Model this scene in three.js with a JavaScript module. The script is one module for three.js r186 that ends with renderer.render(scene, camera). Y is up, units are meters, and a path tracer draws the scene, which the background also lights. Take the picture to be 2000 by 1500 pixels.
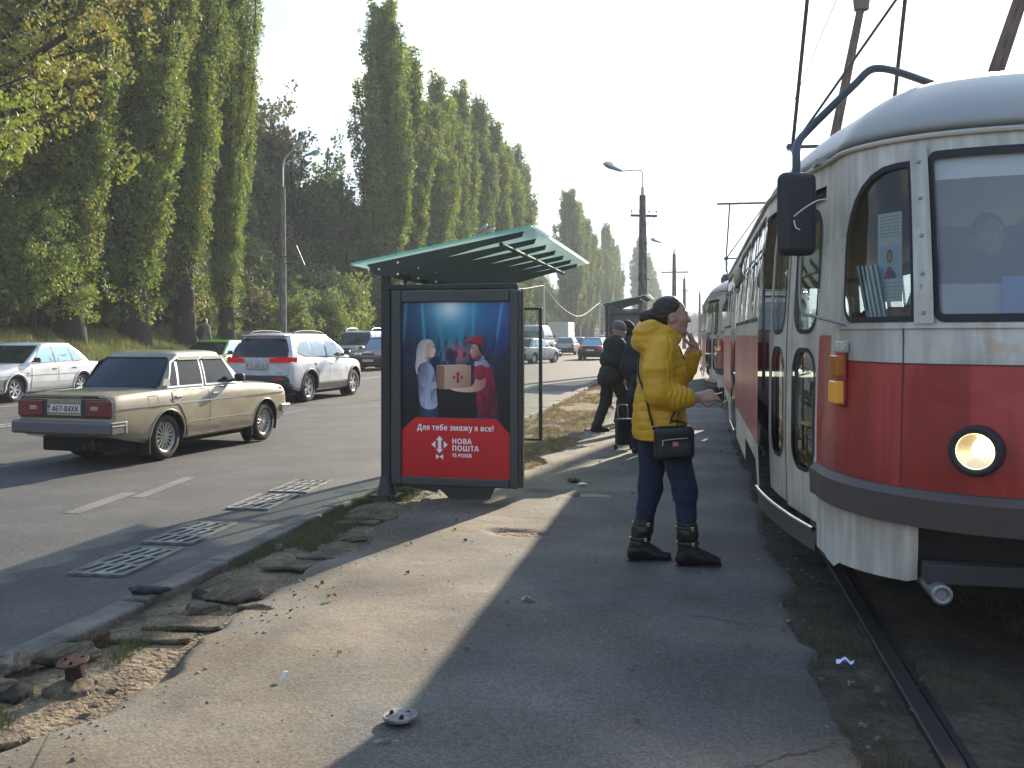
import * as THREE from 'three';
import { mergeGeometries, toCreasedNormals, mergeVertices } from 'three/addons/utils/BufferGeometryUtils.js';
import { RoundedBoxGeometry } from 'three/addons/geometries/RoundedBoxGeometry.js';
import { Brush, Evaluator, SUBTRACTION } from 'three-bvh-csg';

// ---------- camera, sky, sun, exposure ----------
const scene = new THREE.Scene();
const YAW = Math.atan(360 / 1900);
const camera = new THREE.PerspectiveCamera(2 * Math.atan(750 / 1900) * 180 / Math.PI, 4 / 3, 0.1, 3000);
camera.position.set(0, 1.5, 0);
camera.rotation.y = YAW;
camera.setViewOffset(2000, 1500, 0, 95, 2000, 1500);
const renderer = new THREE.WebGLRenderer({ antialias: true });
renderer.toneMapping = THREE.LinearToneMapping;
renderer.toneMappingExposure = 2.6;
renderer.shadowMap.enabled = true;
const SUN = new THREE.Vector3(0.67, 1, -2.5).normalize();
const sun = new THREE.DirectionalLight(new THREE.Color().setRGB(1, 0.87, 0.68), 5);
sun.name = 'sun';
sun.position.copy(SUN).multiplyScalar(120); sun.target.position.set(0, 0, 0);
sun.castShadow = true; sun.shadow.mapSize.set(4096, 4096);
Object.assign(sun.shadow.camera, { left: -70, right: 70, top: 70, bottom: -70, near: 1, far: 400 });
scene.add(sun, sun.target);
scene.fog = new THREE.FogExp2(new THREE.Color().setRGB(0.9, 0.95, 1), 0.001);

// ---------- helpers ----------
const rng = (s) => () => { s |= 0; s = (s + 0x6d2b79f5) | 0; let t = Math.imul(s ^ (s >>> 15), 1 | s); t = (t + Math.imul(t ^ (t >>> 7), 61 | t)) ^ t; return ((t ^ (t >>> 14)) >>> 0) / 4294967296; };
const { clamp, lerp, smoothstep } = THREE.MathUtils;
const V = (x, y, z) => new THREE.Vector3(x, y, z);
const hash = (x, y, s = 0) => { let h = Math.imul(x | 0, 374761393) ^ Math.imul(y | 0, 668265263) ^ Math.imul(s | 0, 1274126177); h = Math.imul(h ^ (h >>> 13), 1274126177); return ((h ^ (h >>> 16)) >>> 0) / 4294967296; };
function vnoise(x, y, s = 0, per = 0) {   // value noise 0..1, tiling with period per
  const ix = Math.floor(x), iy = Math.floor(y), fx = x - ix, fy = y - iy, u = fx * fx * (3 - 2 * fx), v = fy * fy * (3 - 2 * fy);
  const w = (a) => (per ? ((a % per) + per) % per : a);
  return lerp(lerp(hash(w(ix), w(iy), s), hash(w(ix + 1), w(iy), s), u), lerp(hash(w(ix), w(iy + 1), s), hash(w(ix + 1), w(iy + 1), s), u), v);
}
function fbm(x, y, s = 0, oct = 4, per = 0) { let a = 0.5, t = 0, n = 0; for (let i = 0; i < oct; i++) { t += a * vnoise(x, y, s + i, per); n += a; x *= 2; y *= 2; per *= 2; a *= 0.5; } return t / n; }
function noise3(x, y, z, s = 0) { const iz = Math.floor(z), f = z - iz, u = f * f * (3 - 2 * f); return lerp(vnoise(x, y, s + iz * 17), vnoise(x, y, s + (iz + 1) * 17), u); }
function tex(n, f, color = true) {   // f(u, v) -> grey 0..1 or [r, g, b] (sRGB values 0..1)
  const d = new Uint8Array(n * n * 4);
  for (let y = 0; y < n; y++) for (let x = 0; x < n; x++) { const c = f(x / n, y / n), o = (y * n + x) * 4; for (let k = 0; k < 3; k++) d[o + k] = clamp((c.length ? c[k] : c) * 255, 0, 255); d[o + 3] = 255; }
  const t = new THREE.DataTexture(d, n, n); t.wrapS = t.wrapT = THREE.RepeatWrapping; t.magFilter = t.minFilter = THREE.LinearFilter; if (color) t.colorSpace = THREE.SRGBColorSpace; t.needsUpdate = true; return t;
}
const rep = (t, r) => { const c = t.clone(); c.repeat.set(r, r); c.needsUpdate = true; return c; };
function canvasTex(w, h, draw) { const c = document.createElement('canvas'); c.width = w; c.height = h; draw(c.getContext('2d'), w, h); const t = new THREE.CanvasTexture(c); t.colorSpace = THREE.SRGBColorSpace; return t; }
const rgb = (r, g, b) => new THREE.Color().setRGB(r, g, b);
function M(c, rough = 0.6, o = {}) {
  const phys = ['clearcoat', 'transmission', 'sheen', 'ior', 'specularIntensity'].some((k) => k in o);
  const m = new (phys ? THREE.MeshPhysicalMaterial : THREE.MeshStandardMaterial)({ color: Array.isArray(c) ? rgb(...c) : c, roughness: rough, side: THREE.DoubleSide, ...o });
  return m;
}
const used = {};
function numbered(n) { used[n] = (used[n] ?? -1) + 1; return used[n] ? n + '_' + String(used[n]).padStart(3, '0') : n; }
function tag(o, label, category, group) { Object.assign(o.userData, { label, category }); if (group) o.userData.group = group; return o; }
function thing(name, label, category, pos = [0, 0, 0], turn = 0, group) {
  const o = new THREE.Group(); o.name = numbered(name); scene.add(o); o.position.set(...pos); o.rotation.y = turn; return tag(o, label, category, group);
}
const clean = (g) => { g = g.index ? g.toNonIndexed() : g; for (const k of Object.keys(g.attributes)) if (!['position', 'normal', 'uv', 'color'].includes(k)) g.deleteAttribute(k); if (!g.attributes.normal) g.computeVertexNormals(); if (!g.attributes.uv) g.setAttribute('uv', new THREE.BufferAttribute(new Float32Array(g.attributes.position.count * 2), 2)); return g; };
const join = (list) => { if (!Array.isArray(list)) return list; if (list.length === 1) return list[0]; const a = list.map(clean), col = a.every((g) => g.attributes.color); if (!col) a.forEach((g) => g.deleteAttribute('color')); return mergeGeometries(a, false); };
function part(name, geo, mat, parent, label) {
  const m = new THREE.Mesh(join(geo), mat); m.name = parent === scene ? numbered(name) : name; m.castShadow = m.receiveShadow = true; parent.add(m); if (label) m.userData.label = label; return m;
}
function struct(name, geo, mat, parent = scene) { const m = part(name, geo, mat, parent); if (parent === scene) m.userData.kind = 'structure'; return m; }
const bx = (w, h, d, x = 0, y = 0, z = 0, r = 0, rx = 0, ry = 0, rz = 0) => { const g = r ? new RoundedBoxGeometry(w, h, d, 2, Math.min(r, w / 2.1, h / 2.1, d / 2.1)) : new THREE.BoxGeometry(w, h, d); if (rx) g.rotateX(rx); if (rz) g.rotateZ(rz); if (ry) g.rotateY(ry); return g.translate(x, y, z); };
const UPY = V(0, 1, 0);
function rod(a, b, r, r2 = r, seg = 10) { a = a.isVector3 ? a : V(...a); b = b.isVector3 ? b : V(...b); const d = b.clone().sub(a), g = new THREE.CylinderGeometry(r2, r, d.length(), seg, 1); g.applyQuaternion(new THREE.Quaternion().setFromUnitVectors(UPY, d.clone().normalize())); const m = a.clone().add(b).multiplyScalar(0.5); return g.translate(m.x, m.y, m.z); }
const tube = (pts, r, seg = 24, rad = 8, closed = false) => new THREE.TubeGeometry(new THREE.CatmullRomCurve3(pts.map((p) => (p.isVector3 ? p : V(...p))), closed), seg, r, rad, closed);
function shapeOf(pts) { const s = new THREE.Shape(); pts.forEach((p, i) => (i ? s.lineTo(p[0], p[1]) : s.moveTo(p[0], p[1]))); s.closePath(); return s; }
function ext(pts, depth, bevel = 0, z0 = 0) { const g = new THREE.ExtrudeGeometry(pts.isShape ? pts : shapeOf(pts), { depth: depth - 2 * bevel, bevelEnabled: bevel > 0, bevelSize: bevel, bevelThickness: bevel, bevelSegments: 1, steps: 1, curveSegments: 10 }); return g.translate(0, 0, z0 + bevel); }
function rrect(x0, y0, x1, y1, r, n = 6) { const out = [], c = [[x1 - r, y1 - r, 0], [x0 + r, y1 - r, 90], [x0 + r, y0 + r, 180], [x1 - r, y0 + r, 270]]; for (const [cx, cy, a] of c) for (let i = 0; i <= n; i++) { const t = (a + 90 * i / n) * Math.PI / 180; out.push([cx + r * Math.cos(t), cy + r * Math.sin(t)]); } return out; }
function insetPoly(pts, d) { // moves every edge inwards (for counter-clockwise or clockwise polygons)
  const n = pts.length; let area = 0; for (let i = 0; i < n; i++) { const a = pts[i], b = pts[(i + 1) % n]; area += a[0] * b[1] - b[0] * a[1]; } const s = area > 0 ? 1 : -1;
  return pts.map((p, i) => { const a = pts[(i + n - 1) % n], b = pts[(i + 1) % n]; let e1 = [p[0] - a[0], p[1] - a[1]], e2 = [b[0] - p[0], b[1] - p[1]]; const l1 = Math.hypot(...e1) || 1e-6, l2 = Math.hypot(...e2) || 1e-6; const n1 = [-e1[1] / l1 * s, e1[0] / l1 * s], n2 = [-e2[1] / l2 * s, e2[0] / l2 * s]; let m = [n1[0] + n2[0], n1[1] + n2[1]]; const q = Math.max(0.35, (m[0] * m[0] + m[1] * m[1]) / 2); return [p[0] + m[0] / q * d, p[1] + m[1] / q * d]; });
}
// triangulated shape, split until no edge is longer than most(x, y), then mapped by f(x, y) -> Vector3
function patch(outer, holes, f, most = 0.15, flip = false) {
  const s = outer.isShape ? outer : shapeOf(outer); for (const h of holes || []) s.holes.push(shapeOf(h));
  const g0 = new THREE.ShapeGeometry(s, 8), P = []; for (let i = 0; i < g0.attributes.position.count; i++) P.push([g0.attributes.position.getX(i), g0.attributes.position.getY(i)]);
  let T = []; for (let i = 0; i < g0.index.count; i += 3) T.push([g0.index.getX(i), g0.index.getX(i + 1), g0.index.getX(i + 2)]);
  const lim = typeof most === 'function' ? most : () => most;
  for (let k = 0; k < 9; k++) {
    const mid = new Map(); let any = false;
    const cut = (a, b) => { const key = a < b ? a * 1e6 + b : b * 1e6 + a; if (mid.has(key)) return mid.get(key); const A = P[a], B = P[b]; let r = -1; if (Math.hypot(A[0] - B[0], A[1] - B[1]) > lim((A[0] + B[0]) / 2, (A[1] + B[1]) / 2)) { r = P.push([(A[0] + B[0]) / 2, (A[1] + B[1]) / 2]) - 1; any = true; } mid.set(key, r); return r; };
    const N = [];
    for (const [a, b, c] of T) {
      const x = cut(a, b), y = cut(b, c), z = cut(c, a), n = (x >= 0) + (y >= 0) + (z >= 0);
      if (n === 0) N.push([a, b, c]);
      else if (n === 3) N.push([a, x, z], [x, b, y], [z, y, c], [x, y, z]);
      else if (n === 1) { if (x >= 0) N.push([a, x, c], [x, b, c]); else if (y >= 0) N.push([a, b, y], [a, y, c]); else N.push([a, b, z], [z, b, c]); }
      else if (x < 0) N.push([a, b, y], [a, y, z], [z, y, c]); else if (y < 0) N.push([b, c, z], [b, z, x], [x, z, a]); else N.push([c, a, x], [c, x, y], [y, x, b]);
    }
    T = N; if (!any) break;
  }
  const pos = new Float32Array(P.length * 3), uv = new Float32Array(P.length * 2);
  P.forEach((p, i) => { f(p[0], p[1]).toArray(pos, i * 3); uv[i * 2] = p[0]; uv[i * 2 + 1] = p[1]; });
  const g = new THREE.BufferGeometry(); g.setAttribute('position', new THREE.BufferAttribute(pos, 3)); g.setAttribute('uv', new THREE.BufferAttribute(uv, 2));
  g.setIndex(T.flatMap(([a, b, c]) => (flip ? [a, c, b] : [a, b, c]))); g.computeVertexNormals(); return g;
}
// sheet over a grid: f(i, j) -> Vector3, uv in metres from x and z unless given
function grid(nx, ny, f, uvf, colf) {
  const pos = [], uv = [], col = [], idx = [];
  for (let j = 0; j <= ny; j++) for (let i = 0; i <= nx; i++) { const p = f(i / nx, j / ny, i, j); pos.push(p.x, p.y, p.z); const u = uvf ? uvf(i / nx, j / ny, p) : [p.x, p.z]; uv.push(u[0], u[1]); if (colf) { const c = colf(p, i / nx, j / ny); col.push(c[0], c[1], c[2]); } }
  for (let j = 0; j < ny; j++) for (let i = 0; i < nx; i++) { const a = j * (nx + 1) + i, b = a + 1, c = a + nx + 1, d = c + 1; idx.push(a, b, d, a, d, c); }
  const g = new THREE.BufferGeometry(); g.setAttribute('position', new THREE.Float32BufferAttribute(pos, 3)); g.setAttribute('uv', new THREE.Float32BufferAttribute(uv, 2)); if (colf) g.setAttribute('color', new THREE.Float32BufferAttribute(col, 3)); g.setIndex(idx); g.computeVertexNormals(); return g;
}
// loft: rings of equal point count -> closed skin, ends capped by fans
function loft(rings, closed = true, caps = true) {
  const n = rings[0].length, pos = [], idx = [];
  rings.forEach((r) => r.forEach((p) => pos.push(...(p.isVector3 ? p.toArray() : p))));
  const m = closed ? n : n - 1;
  for (let j = 0; j < rings.length - 1; j++) for (let i = 0; i < m; i++) { const a = j * n + i, b = j * n + (i + 1) % n, c = a + n, d = b + n; idx.push(a, b, d, a, d, c); }
  if (caps && closed) for (const [j, s] of [[0, -1], [rings.length - 1, 1]]) { const c = V(0, 0, 0); rings[j].forEach((p) => c.add(p.isVector3 ? p : V(...p))); c.divideScalar(n); const k = pos.length / 3; pos.push(c.x, c.y, c.z); for (let i = 0; i < n; i++) { const a = j * n + i, b = j * n + (i + 1) % n; s > 0 ? idx.push(a, b, k) : idx.push(b, a, k); } }
  const g = new THREE.BufferGeometry(); g.setAttribute('position', new THREE.Float32BufferAttribute(pos, 3)); g.setIndex(idx); g.computeVertexNormals(); return g;
}
const crease = (g, a = 0.5) => toCreasedNormals(g.index ? g.toNonIndexed() : g, a);
function xf(g, pos = [0, 0, 0], rot = [0, 0, 0], sc = 1) { const m = new THREE.Matrix4().compose(V(...pos), new THREE.Quaternion().setFromEuler(new THREE.Euler(...rot)), typeof sc === 'number' ? V(sc, sc, sc) : V(...sc)); return g.clone().applyMatrix4(m); }
const curve = (list) => (x) => { if (x <= list[0][0]) return list[0][1]; for (let i = 1; i < list.length; i++) if (x <= list[i][0]) { const t = (x - list[i - 1][0]) / (list[i][0] - list[i - 1][0]); return lerp(list[i - 1][1], list[i][1], t); } return list[list.length - 1][1]; };
const scurve = (list) => { const n = list.length, m = list.map((p, i) => (i && i < n - 1 ? (list[i + 1][1] - list[i - 1][1]) / (list[i + 1][0] - list[i - 1][0]) : 0)); return (x) => { if (x <= list[0][0]) return list[0][1]; for (let i = 1; i < n; i++) if (x <= list[i][0]) { const h = list[i][0] - list[i - 1][0], t = (x - list[i - 1][0]) / h, t2 = t * t, t3 = t2 * t; return (2 * t3 - 3 * t2 + 1) * list[i - 1][1] + (t3 - 2 * t2 + t) * h * m[i - 1] + (-2 * t3 + 3 * t2) * list[i][1] + (t3 - t2) * h * m[i]; } return list[n - 1][1]; }; };
// surface nets: closed surface of field < 0
function nets(field, lo, hi, cell) {
  const n = [0, 1, 2].map((k) => Math.ceil((hi[k] - lo[k]) / cell) + 1), [nx, ny, nz] = n, F = new Float32Array(nx * ny * nz);
  for (let z = 0, i = 0; z < nz; z++) for (let y = 0; y < ny; y++) for (let x = 0; x < nx; x++, i++) F[i] = field(lo[0] + x * cell, lo[1] + y * cell, lo[2] + z * cell);
  const at = new Int32Array(nx * ny * nz).fill(-1), pos = [], idx = [], C = [[0, 0, 0], [1, 0, 0], [0, 1, 0], [1, 1, 0], [0, 0, 1], [1, 0, 1], [0, 1, 1], [1, 1, 1]], E = [[0, 1], [2, 3], [4, 5], [6, 7], [0, 2], [1, 3], [4, 6], [5, 7], [0, 4], [1, 5], [2, 6], [3, 7]];
  const id = (x, y, z) => (z * ny + y) * nx + x, val = new Array(8);
  for (let z = 0; z < nz - 1; z++) for (let y = 0; y < ny - 1; y++) for (let x = 0; x < nx - 1; x++) {
    let inside = 0; for (let k = 0; k < 8; k++) { val[k] = F[id(x + C[k][0], y + C[k][1], z + C[k][2])]; if (val[k] < 0) inside++; }
    if (!inside || inside === 8) continue;
    let sx = 0, sy = 0, sz = 0, m = 0;
    for (const [a, b] of E) { if ((val[a] < 0) === (val[b] < 0)) continue; const t = val[a] / (val[a] - val[b]); sx += lerp(C[a][0], C[b][0], t); sy += lerp(C[a][1], C[b][1], t); sz += lerp(C[a][2], C[b][2], t); m++; }
    at[id(x, y, z)] = pos.length / 3; pos.push(lo[0] + (x + sx / m) * cell, lo[1] + (y + sy / m) * cell, lo[2] + (z + sz / m) * cell);
  }
  for (let z = 1; z < nz - 1; z++) for (let y = 1; y < ny - 1; y++) for (let x = 1; x < nx - 1; x++) {
    const v = F[id(x, y, z)] < 0;
    for (const [dx, dy, dz, q] of [[1, 0, 0, [[0, -1, -1], [0, 0, -1], [0, 0, 0], [0, -1, 0]]], [0, 1, 0, [[-1, 0, -1], [-1, 0, 0], [0, 0, 0], [0, 0, -1]]], [0, 0, 1, [[-1, -1, 0], [0, -1, 0], [0, 0, 0], [-1, 0, 0]]]]) {
      const w = F[id(x + dx, y + dy, z + dz)] < 0; if (v === w) continue;
      const [a, b, c, d] = q.map((o) => at[id(x + o[0], y + o[1], z + o[2])]); if (a < 0 || b < 0 || c < 0 || d < 0) continue;
      v ? idx.push(a, b, c, a, c, d) : idx.push(a, c, b, a, d, c);
    }
  }
  const g = new THREE.BufferGeometry(); g.setAttribute('position', new THREE.Float32BufferAttribute(pos, 3)); g.setIndex(idx); g.computeVertexNormals();
  const uv = new Float32Array(pos.length / 3 * 2); for (let i = 0; i < pos.length / 3; i++) { uv[i * 2] = pos[i * 3] + pos[i * 3 + 2]; uv[i * 2 + 1] = pos[i * 3 + 1]; } g.setAttribute('uv', new THREE.BufferAttribute(uv, 2)); return g;
}
const smin = (a, b, k) => { const h = Math.max(k - Math.abs(a - b), 0) / k; return Math.min(a, b) - h * h * k * 0.25; };
function capsule(ax, ay, az, bx_, by, bz, r1, r2) { const dx = bx_ - ax, dy = by - ay, dz = bz - az, L = dx * dx + dy * dy + dz * dz || 1e-9; return (x, y, z) => { const t = clamp(((x - ax) * dx + (y - ay) * dy + (z - az) * dz) / L, 0, 1); return Math.hypot(x - ax - dx * t, y - ay - dy * t, z - az - dz * t) - lerp(r1, r2, t); }; }
const cap = (a, b, r1, r2) => capsule(...a, ...b, r1, r2);
const ell = (c, r) => (x, y, z) => { const dx = (x - c[0]) / r[0], dy = (y - c[1]) / r[1], dz = (z - c[2]) / r[2], k = Math.hypot(dx, dy, dz); return (k - 1) * Math.min(...r) ; };
const blend = (list, k = 0.03) => (x, y, z) => { let d = 1e3; for (const f of list) d = smin(d, f(x, y, z), k); return d; };
function tint(g, f) { const p = g.attributes.position, c = new Float32Array(p.count * 3); for (let i = 0; i < p.count; i++) f(p.getX(i), p.getY(i), p.getZ(i)).forEach((v, k) => { c[i * 3 + k] = v; }); g.setAttribute('color', new THREE.BufferAttribute(c, 3)); return g; }

// ---------- sky ----------
{
  const W = 1024, H = 512, d = new Float32Array(W * H * 4);
  for (let j = 0; j < H; j++) for (let i = 0; i < W; i++) {
    const up = ((j + 0.5) / H - 0.5) * Math.PI, az = ((i + 0.5) / W - 0.5) * 2 * Math.PI, x = Math.cos(az) * Math.cos(up), y = Math.sin(up), z = Math.sin(az) * Math.cos(up);
    const a = Math.acos(clamp(x * SUN.x + y * SUN.y + z * SUN.z, -1, 1)) * 180 / Math.PI, e = Math.max(y, 0);
    const hz = Math.exp(-e * 4.2), glow = 0.5 * Math.exp(-a / 17) + 0.42 * Math.exp(-Math.pow(a / 38, 2));
    let c = [lerp(0.1, 0.28, hz), lerp(0.195, 0.32, hz), lerp(0.36, 0.37, hz)];
    c = [c[0] + glow * 1.0, c[1] + glow * 0.985, c[2] + glow * 0.96];
    if (y > 0.01) { const k = 1 / (y + 0.18), cx = x * k, cz = z * k; const n = fbm(cx * 1.9 + 7.3, cz * 1.9 + 2.1, 11, 6), m = smoothstep(n, 0.5, 0.68) * smoothstep(y, 0.01, 0.1); const w = 0.4 + glow * 0.9; c = [lerp(c[0], w, m), lerp(c[1], w * 1.0, m), lerp(c[2], w * 1.01, m)]; }
    if (y < 0) c = [0.16, 0.15, 0.13];
    const o = (j * W + i) * 4; d[o] = c[0]; d[o + 1] = c[1]; d[o + 2] = c[2]; d[o + 3] = 1;
  }
  const t = new THREE.DataTexture(d, W, H, THREE.RGBAFormat, THREE.FloatType); t.mapping = THREE.EquirectangularReflectionMapping; t.magFilter = t.minFilter = THREE.LinearFilter; t.needsUpdate = true;
  scene.background = t; scene.environment = t;
}
// ---------- shared surfaces ----------
const T_grain = tex(512, (u, v) => { const n = fbm(u * 8, v * 8, 3, 5, 8), s = hash(u * 512, v * 512, 5); return 0.8 + (n - 0.5) * 0.5 + (s - 0.5) * 0.16; });
const T_rough = tex(512, (u, v) => fbm(u * 16, v * 16, 21, 5, 16), false);
const T_asph = tex(1024, (u, v) => { const n = fbm(u * 6, v * 6, 31, 5, 6), f = fbm(u * 256, v * 256, 32, 2, 256), s = hash(u * 1024, v * 1024, 9); let k = 0.72 + (n - 0.5) * 0.35 + (f - 0.5) * 0.42; if (s > 0.985) k += 0.35; if (s < 0.012) k -= 0.3; return [k, k * 0.995, k * 0.985]; });
const T_asphB = tex(1024, (u, v) => fbm(u * 200, v * 200, 41, 3, 200) * 0.7 + fbm(u * 30, v * 30, 44, 3, 30) * 0.3, false);
const T_pave = tex(2048, (u, v) => { const n = fbm(u * 5, v * 5, 51, 5, 5), f = fbm(u * 300, v * 300, 52, 2, 300), s = hash(u * 700, v * 700, 19); let k = 0.72 + (n - 0.5) * 0.42 + (f - 0.5) * 0.32; if (s > 0.996) k += 0.28; if (s < 0.008) k -= 0.25; const w = fbm(u * 9 + 3, v * 9, 57, 3, 9); return [k * (1 + (w - 0.5) * 0.1), k * 0.985, k * (0.96 - (w - 0.5) * 0.14)]; });
const T_paveB = tex(1024, (u, v) => { const f = fbm(u * 110, v * 110, 61, 3, 110), g = fbm(u * 24, v * 24, 64, 4, 24); return 0.55 * f + 0.45 * g; }, false);
const T_dirt = tex(1024, (u, v) => { const n = fbm(u * 8, v * 8, 71, 6, 8), s = hash(u * 500, v * 500, 72), q = fbm(u * 60, v * 60, 75, 3, 60); let k = 0.62 + (n - 0.5) * 0.6 + (q - 0.5) * 0.4; if (s > 0.99) k += 0.25; return [k * 1.02, k * 0.96, k * 0.86]; });
const T_dirtB = tex(512, (u, v) => fbm(u * 20, v * 20, 81, 6, 20), false);
const T_conc = tex(512, (u, v) => { const n = fbm(u * 5, v * 5, 91, 6, 5), st = fbm(u * 30, v * 2, 95, 3, 2 * 15); return 0.72 + (n - 0.5) * 0.5 + (st - 0.5) * 0.12; });
// ---------- ground, road, pavement ----------
const bankH = curve([[-900, 34], [-200, 24], [-90, 15], [-60, 11], [-45, 7.5], [-34, 4.6], [-28, 3], [-24, 1.9], [-21.5, 1.4], [-20.2, 0.75], [-19.3, 0.2], [-18.7, 0.0], [-18.45, -0.02], [-18.3, -0.16]]);
const groundH = (x, z) => { if (x < -18.3) { const b = bankH(x), k = clamp((-18.6 - x) / 3, 0, 1); return b + k * ((fbm(x * 0.35, z * 0.35, 101, 4) - 0.5) * 0.7 + (fbm(x * 0.05 + 9, z * 0.05, 107, 2) - 0.5) * 1.2 * clamp((-22 - x) / 8, 0, 1)); } if (x > 3.6) return -0.06 + (fbm(x * 0.3, z * 0.3, 103, 3) - 0.5) * 0.08; return -0.16; };
{
  const xs = [-900, -500, -300, -200, -140, -110, -90, -75, -66, -60, -55, -50, -46, -42, -39, -36, -34, -32, -30, -28.5, -27, -26, -25, -24, -23.2, -22.5, -22, -21.5, -21, -20.6, -20.2, -19.9, -19.6, -19.3, -19, -18.7, -18.5, -18.4, -18.3, -18.1, 3.2, 3.6, 4.5, 6, 9, 14, 22, 35, 60, 110, 200, 400, 900];
  const zs = []; for (let z = 60; z > -160; z -= 0.7) zs.push(z); for (let z = -160; z > -1000; z -= 12) zs.push(z);
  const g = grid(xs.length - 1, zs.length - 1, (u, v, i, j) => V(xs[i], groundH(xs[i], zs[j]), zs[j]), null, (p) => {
    const n = fbm(p.x * 0.6, p.z * 0.6, 111, 4), m = fbm(p.x * 1.7, p.z * 1.7, 117, 3);
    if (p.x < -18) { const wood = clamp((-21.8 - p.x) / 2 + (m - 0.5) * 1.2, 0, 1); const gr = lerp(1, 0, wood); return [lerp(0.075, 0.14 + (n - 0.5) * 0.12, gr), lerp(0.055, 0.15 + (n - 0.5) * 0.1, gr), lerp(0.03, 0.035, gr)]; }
    return [0.16 + (n - 0.5) * 0.14, 0.17 + (n - 0.5) * 0.08, 0.06];
  });
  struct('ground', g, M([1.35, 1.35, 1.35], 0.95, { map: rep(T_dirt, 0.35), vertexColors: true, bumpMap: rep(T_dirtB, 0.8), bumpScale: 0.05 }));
}
const RY = -0.07;
{
  const zs = []; for (let z = 40; z > -60; z -= 1) zs.push(z); for (let z = -60; z > -900; z -= 10) zs.push(z);
  const g = grid(30, zs.length - 1, (u, v, i, j) => V(lerp(-18.35, -3.15, u), RY, zs[j]), null, (p) => {
    const lane = 0.5 + 0.5 * Math.cos((p.x + 4.6) * 2 * Math.PI / 1.65), edge = smoothstep(p.x, -3.9, -3.2) + smoothstep(-p.x, 17.4, 18.3); const n = fbm(p.x * 0.25, p.z * 0.06, 127, 3); const k = 1 + (n - 0.5) * 0.3 - lane * 0.13; return [k + edge * 0.45, k * 0.99 + edge * 0.36, k * 0.98 + edge * 0.22];
  });
  struct('road', g, M([0.106, 0.106, 0.107], 0.8, { map: rep(T_asph, 0.4), vertexColors: true, bumpMap: rep(T_asphB, 0.45), bumpScale: 0.004 }));
}
// painted lines, worn
const T_paint = tex(512, (u, v) => { const n = fbm(u * 24, v * 24, 131, 5, 24), k = smoothstep(n, 0.4, 0.56); return [lerp(0.55, 0.8, k), lerp(0.55, 0.79, k), lerp(0.53, 0.76, k)]; });
{
  const mk = new THREE.Group(); mk.name = 'road_marking'; mk.userData.kind = 'structure'; scene.add(mk);
  const m = M([0.62, 0.61, 0.58], 0.75, { map: rep(T_paint, 0.7), vertexColors: false }), faint = M([0.25, 0.246, 0.235], 0.8, { map: rep(T_asph, 0.4) });
  const strip = (x, z0, z1, w, y = RY + 0.003) => grid(1, Math.max(1, Math.round((z0 - z1) / 2)), (u, v) => V(x + (u - 0.5) * w, y, lerp(z0, z1, v)));
  part('centre_line', [strip(-11.72, 30, -400, 0.11)], m, mk); part('centre_line', [strip(-11.98, 30, -400, 0.11)], m, mk);
  for (let k = 0; k < 30; k++) { part('lane_dash', strip(-8.15, 8 - k * 8.2, 5 - k * 8.2, 0.1), k < 4 ? faint : m, mk); part('lane_dash', strip(-15.0, 6 - k * 8.2, 2.6 - k * 8.2, 0.1), m, mk); }
  part('lane_dash', grid(1, 4, (u, v) => V(-5.31 + (u - 0.5) * 0.14 - v * 0.19, RY + 0.003, lerp(-8.57, -9.9, v))), faint, mk);
  part('lane_dash', grid(1, 4, (u, v) => V(-5.41 + (u - 0.5) * 0.16 - v * 0.14, RY + 0.003, lerp(-7.7, -8.84, v))), faint, mk);
}
// kerb of separate stones along the near side of the road
{
  const kb = new THREE.Group(); kb.name = 'kerb'; kb.userData.kind = 'structure'; scene.add(kb);
  const R = rng(7), m = M([0.25, 0.225, 0.185], 0.9, { map: rep(T_conc, 1.3), bumpMap: rep(T_rough, 3), bumpScale: 0.012 }), far = [];
  for (let z = 3; z > -70; z -= 1.0) {
    const L = 0.965 + R() * 0.02, broken = R() < 0.15 && z > -12;
    const g = bx(0.16, 0.2, L, 0, 0, 0, 0.018, (R() - 0.5) * 0.02, (R() - 0.5) * 0.03, (R() - 0.5) * 0.1).translate(-3.14 + (R() - 0.5) * 0.03, -0.092 + (R() - 0.5) * 0.016 - (broken ? 0.03 : 0), z - 0.5);
    const p = g.attributes.position; for (let i = 0; i < p.count; i++) p.setY(i, p.getY(i) + (vnoise(p.getX(i) * 30, p.getZ(i) * 20, 5) - 0.5) * 0.012);
    g.setAttribute('uv', new THREE.Float32BufferAttribute(Array.from({ length: p.count }, (_, i) => [p.getX(i) + p.getY(i), p.getZ(i)]).flat(), 2));
    if (z > -30) part('kerb_stone', g, m, kb); else far.push(g);
  }
  part('kerb_stone', far, m, kb).userData.kind = 'stuff';
  const fk = []; for (let z = 20; z > -200; z -= 2) fk.push(bx(0.18, 0.28, 1.97, -18.42, -0.02, z, 0.02));
  part('kerb_stone', fk, m, kb).userData.kind = 'stuff';
}
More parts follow.
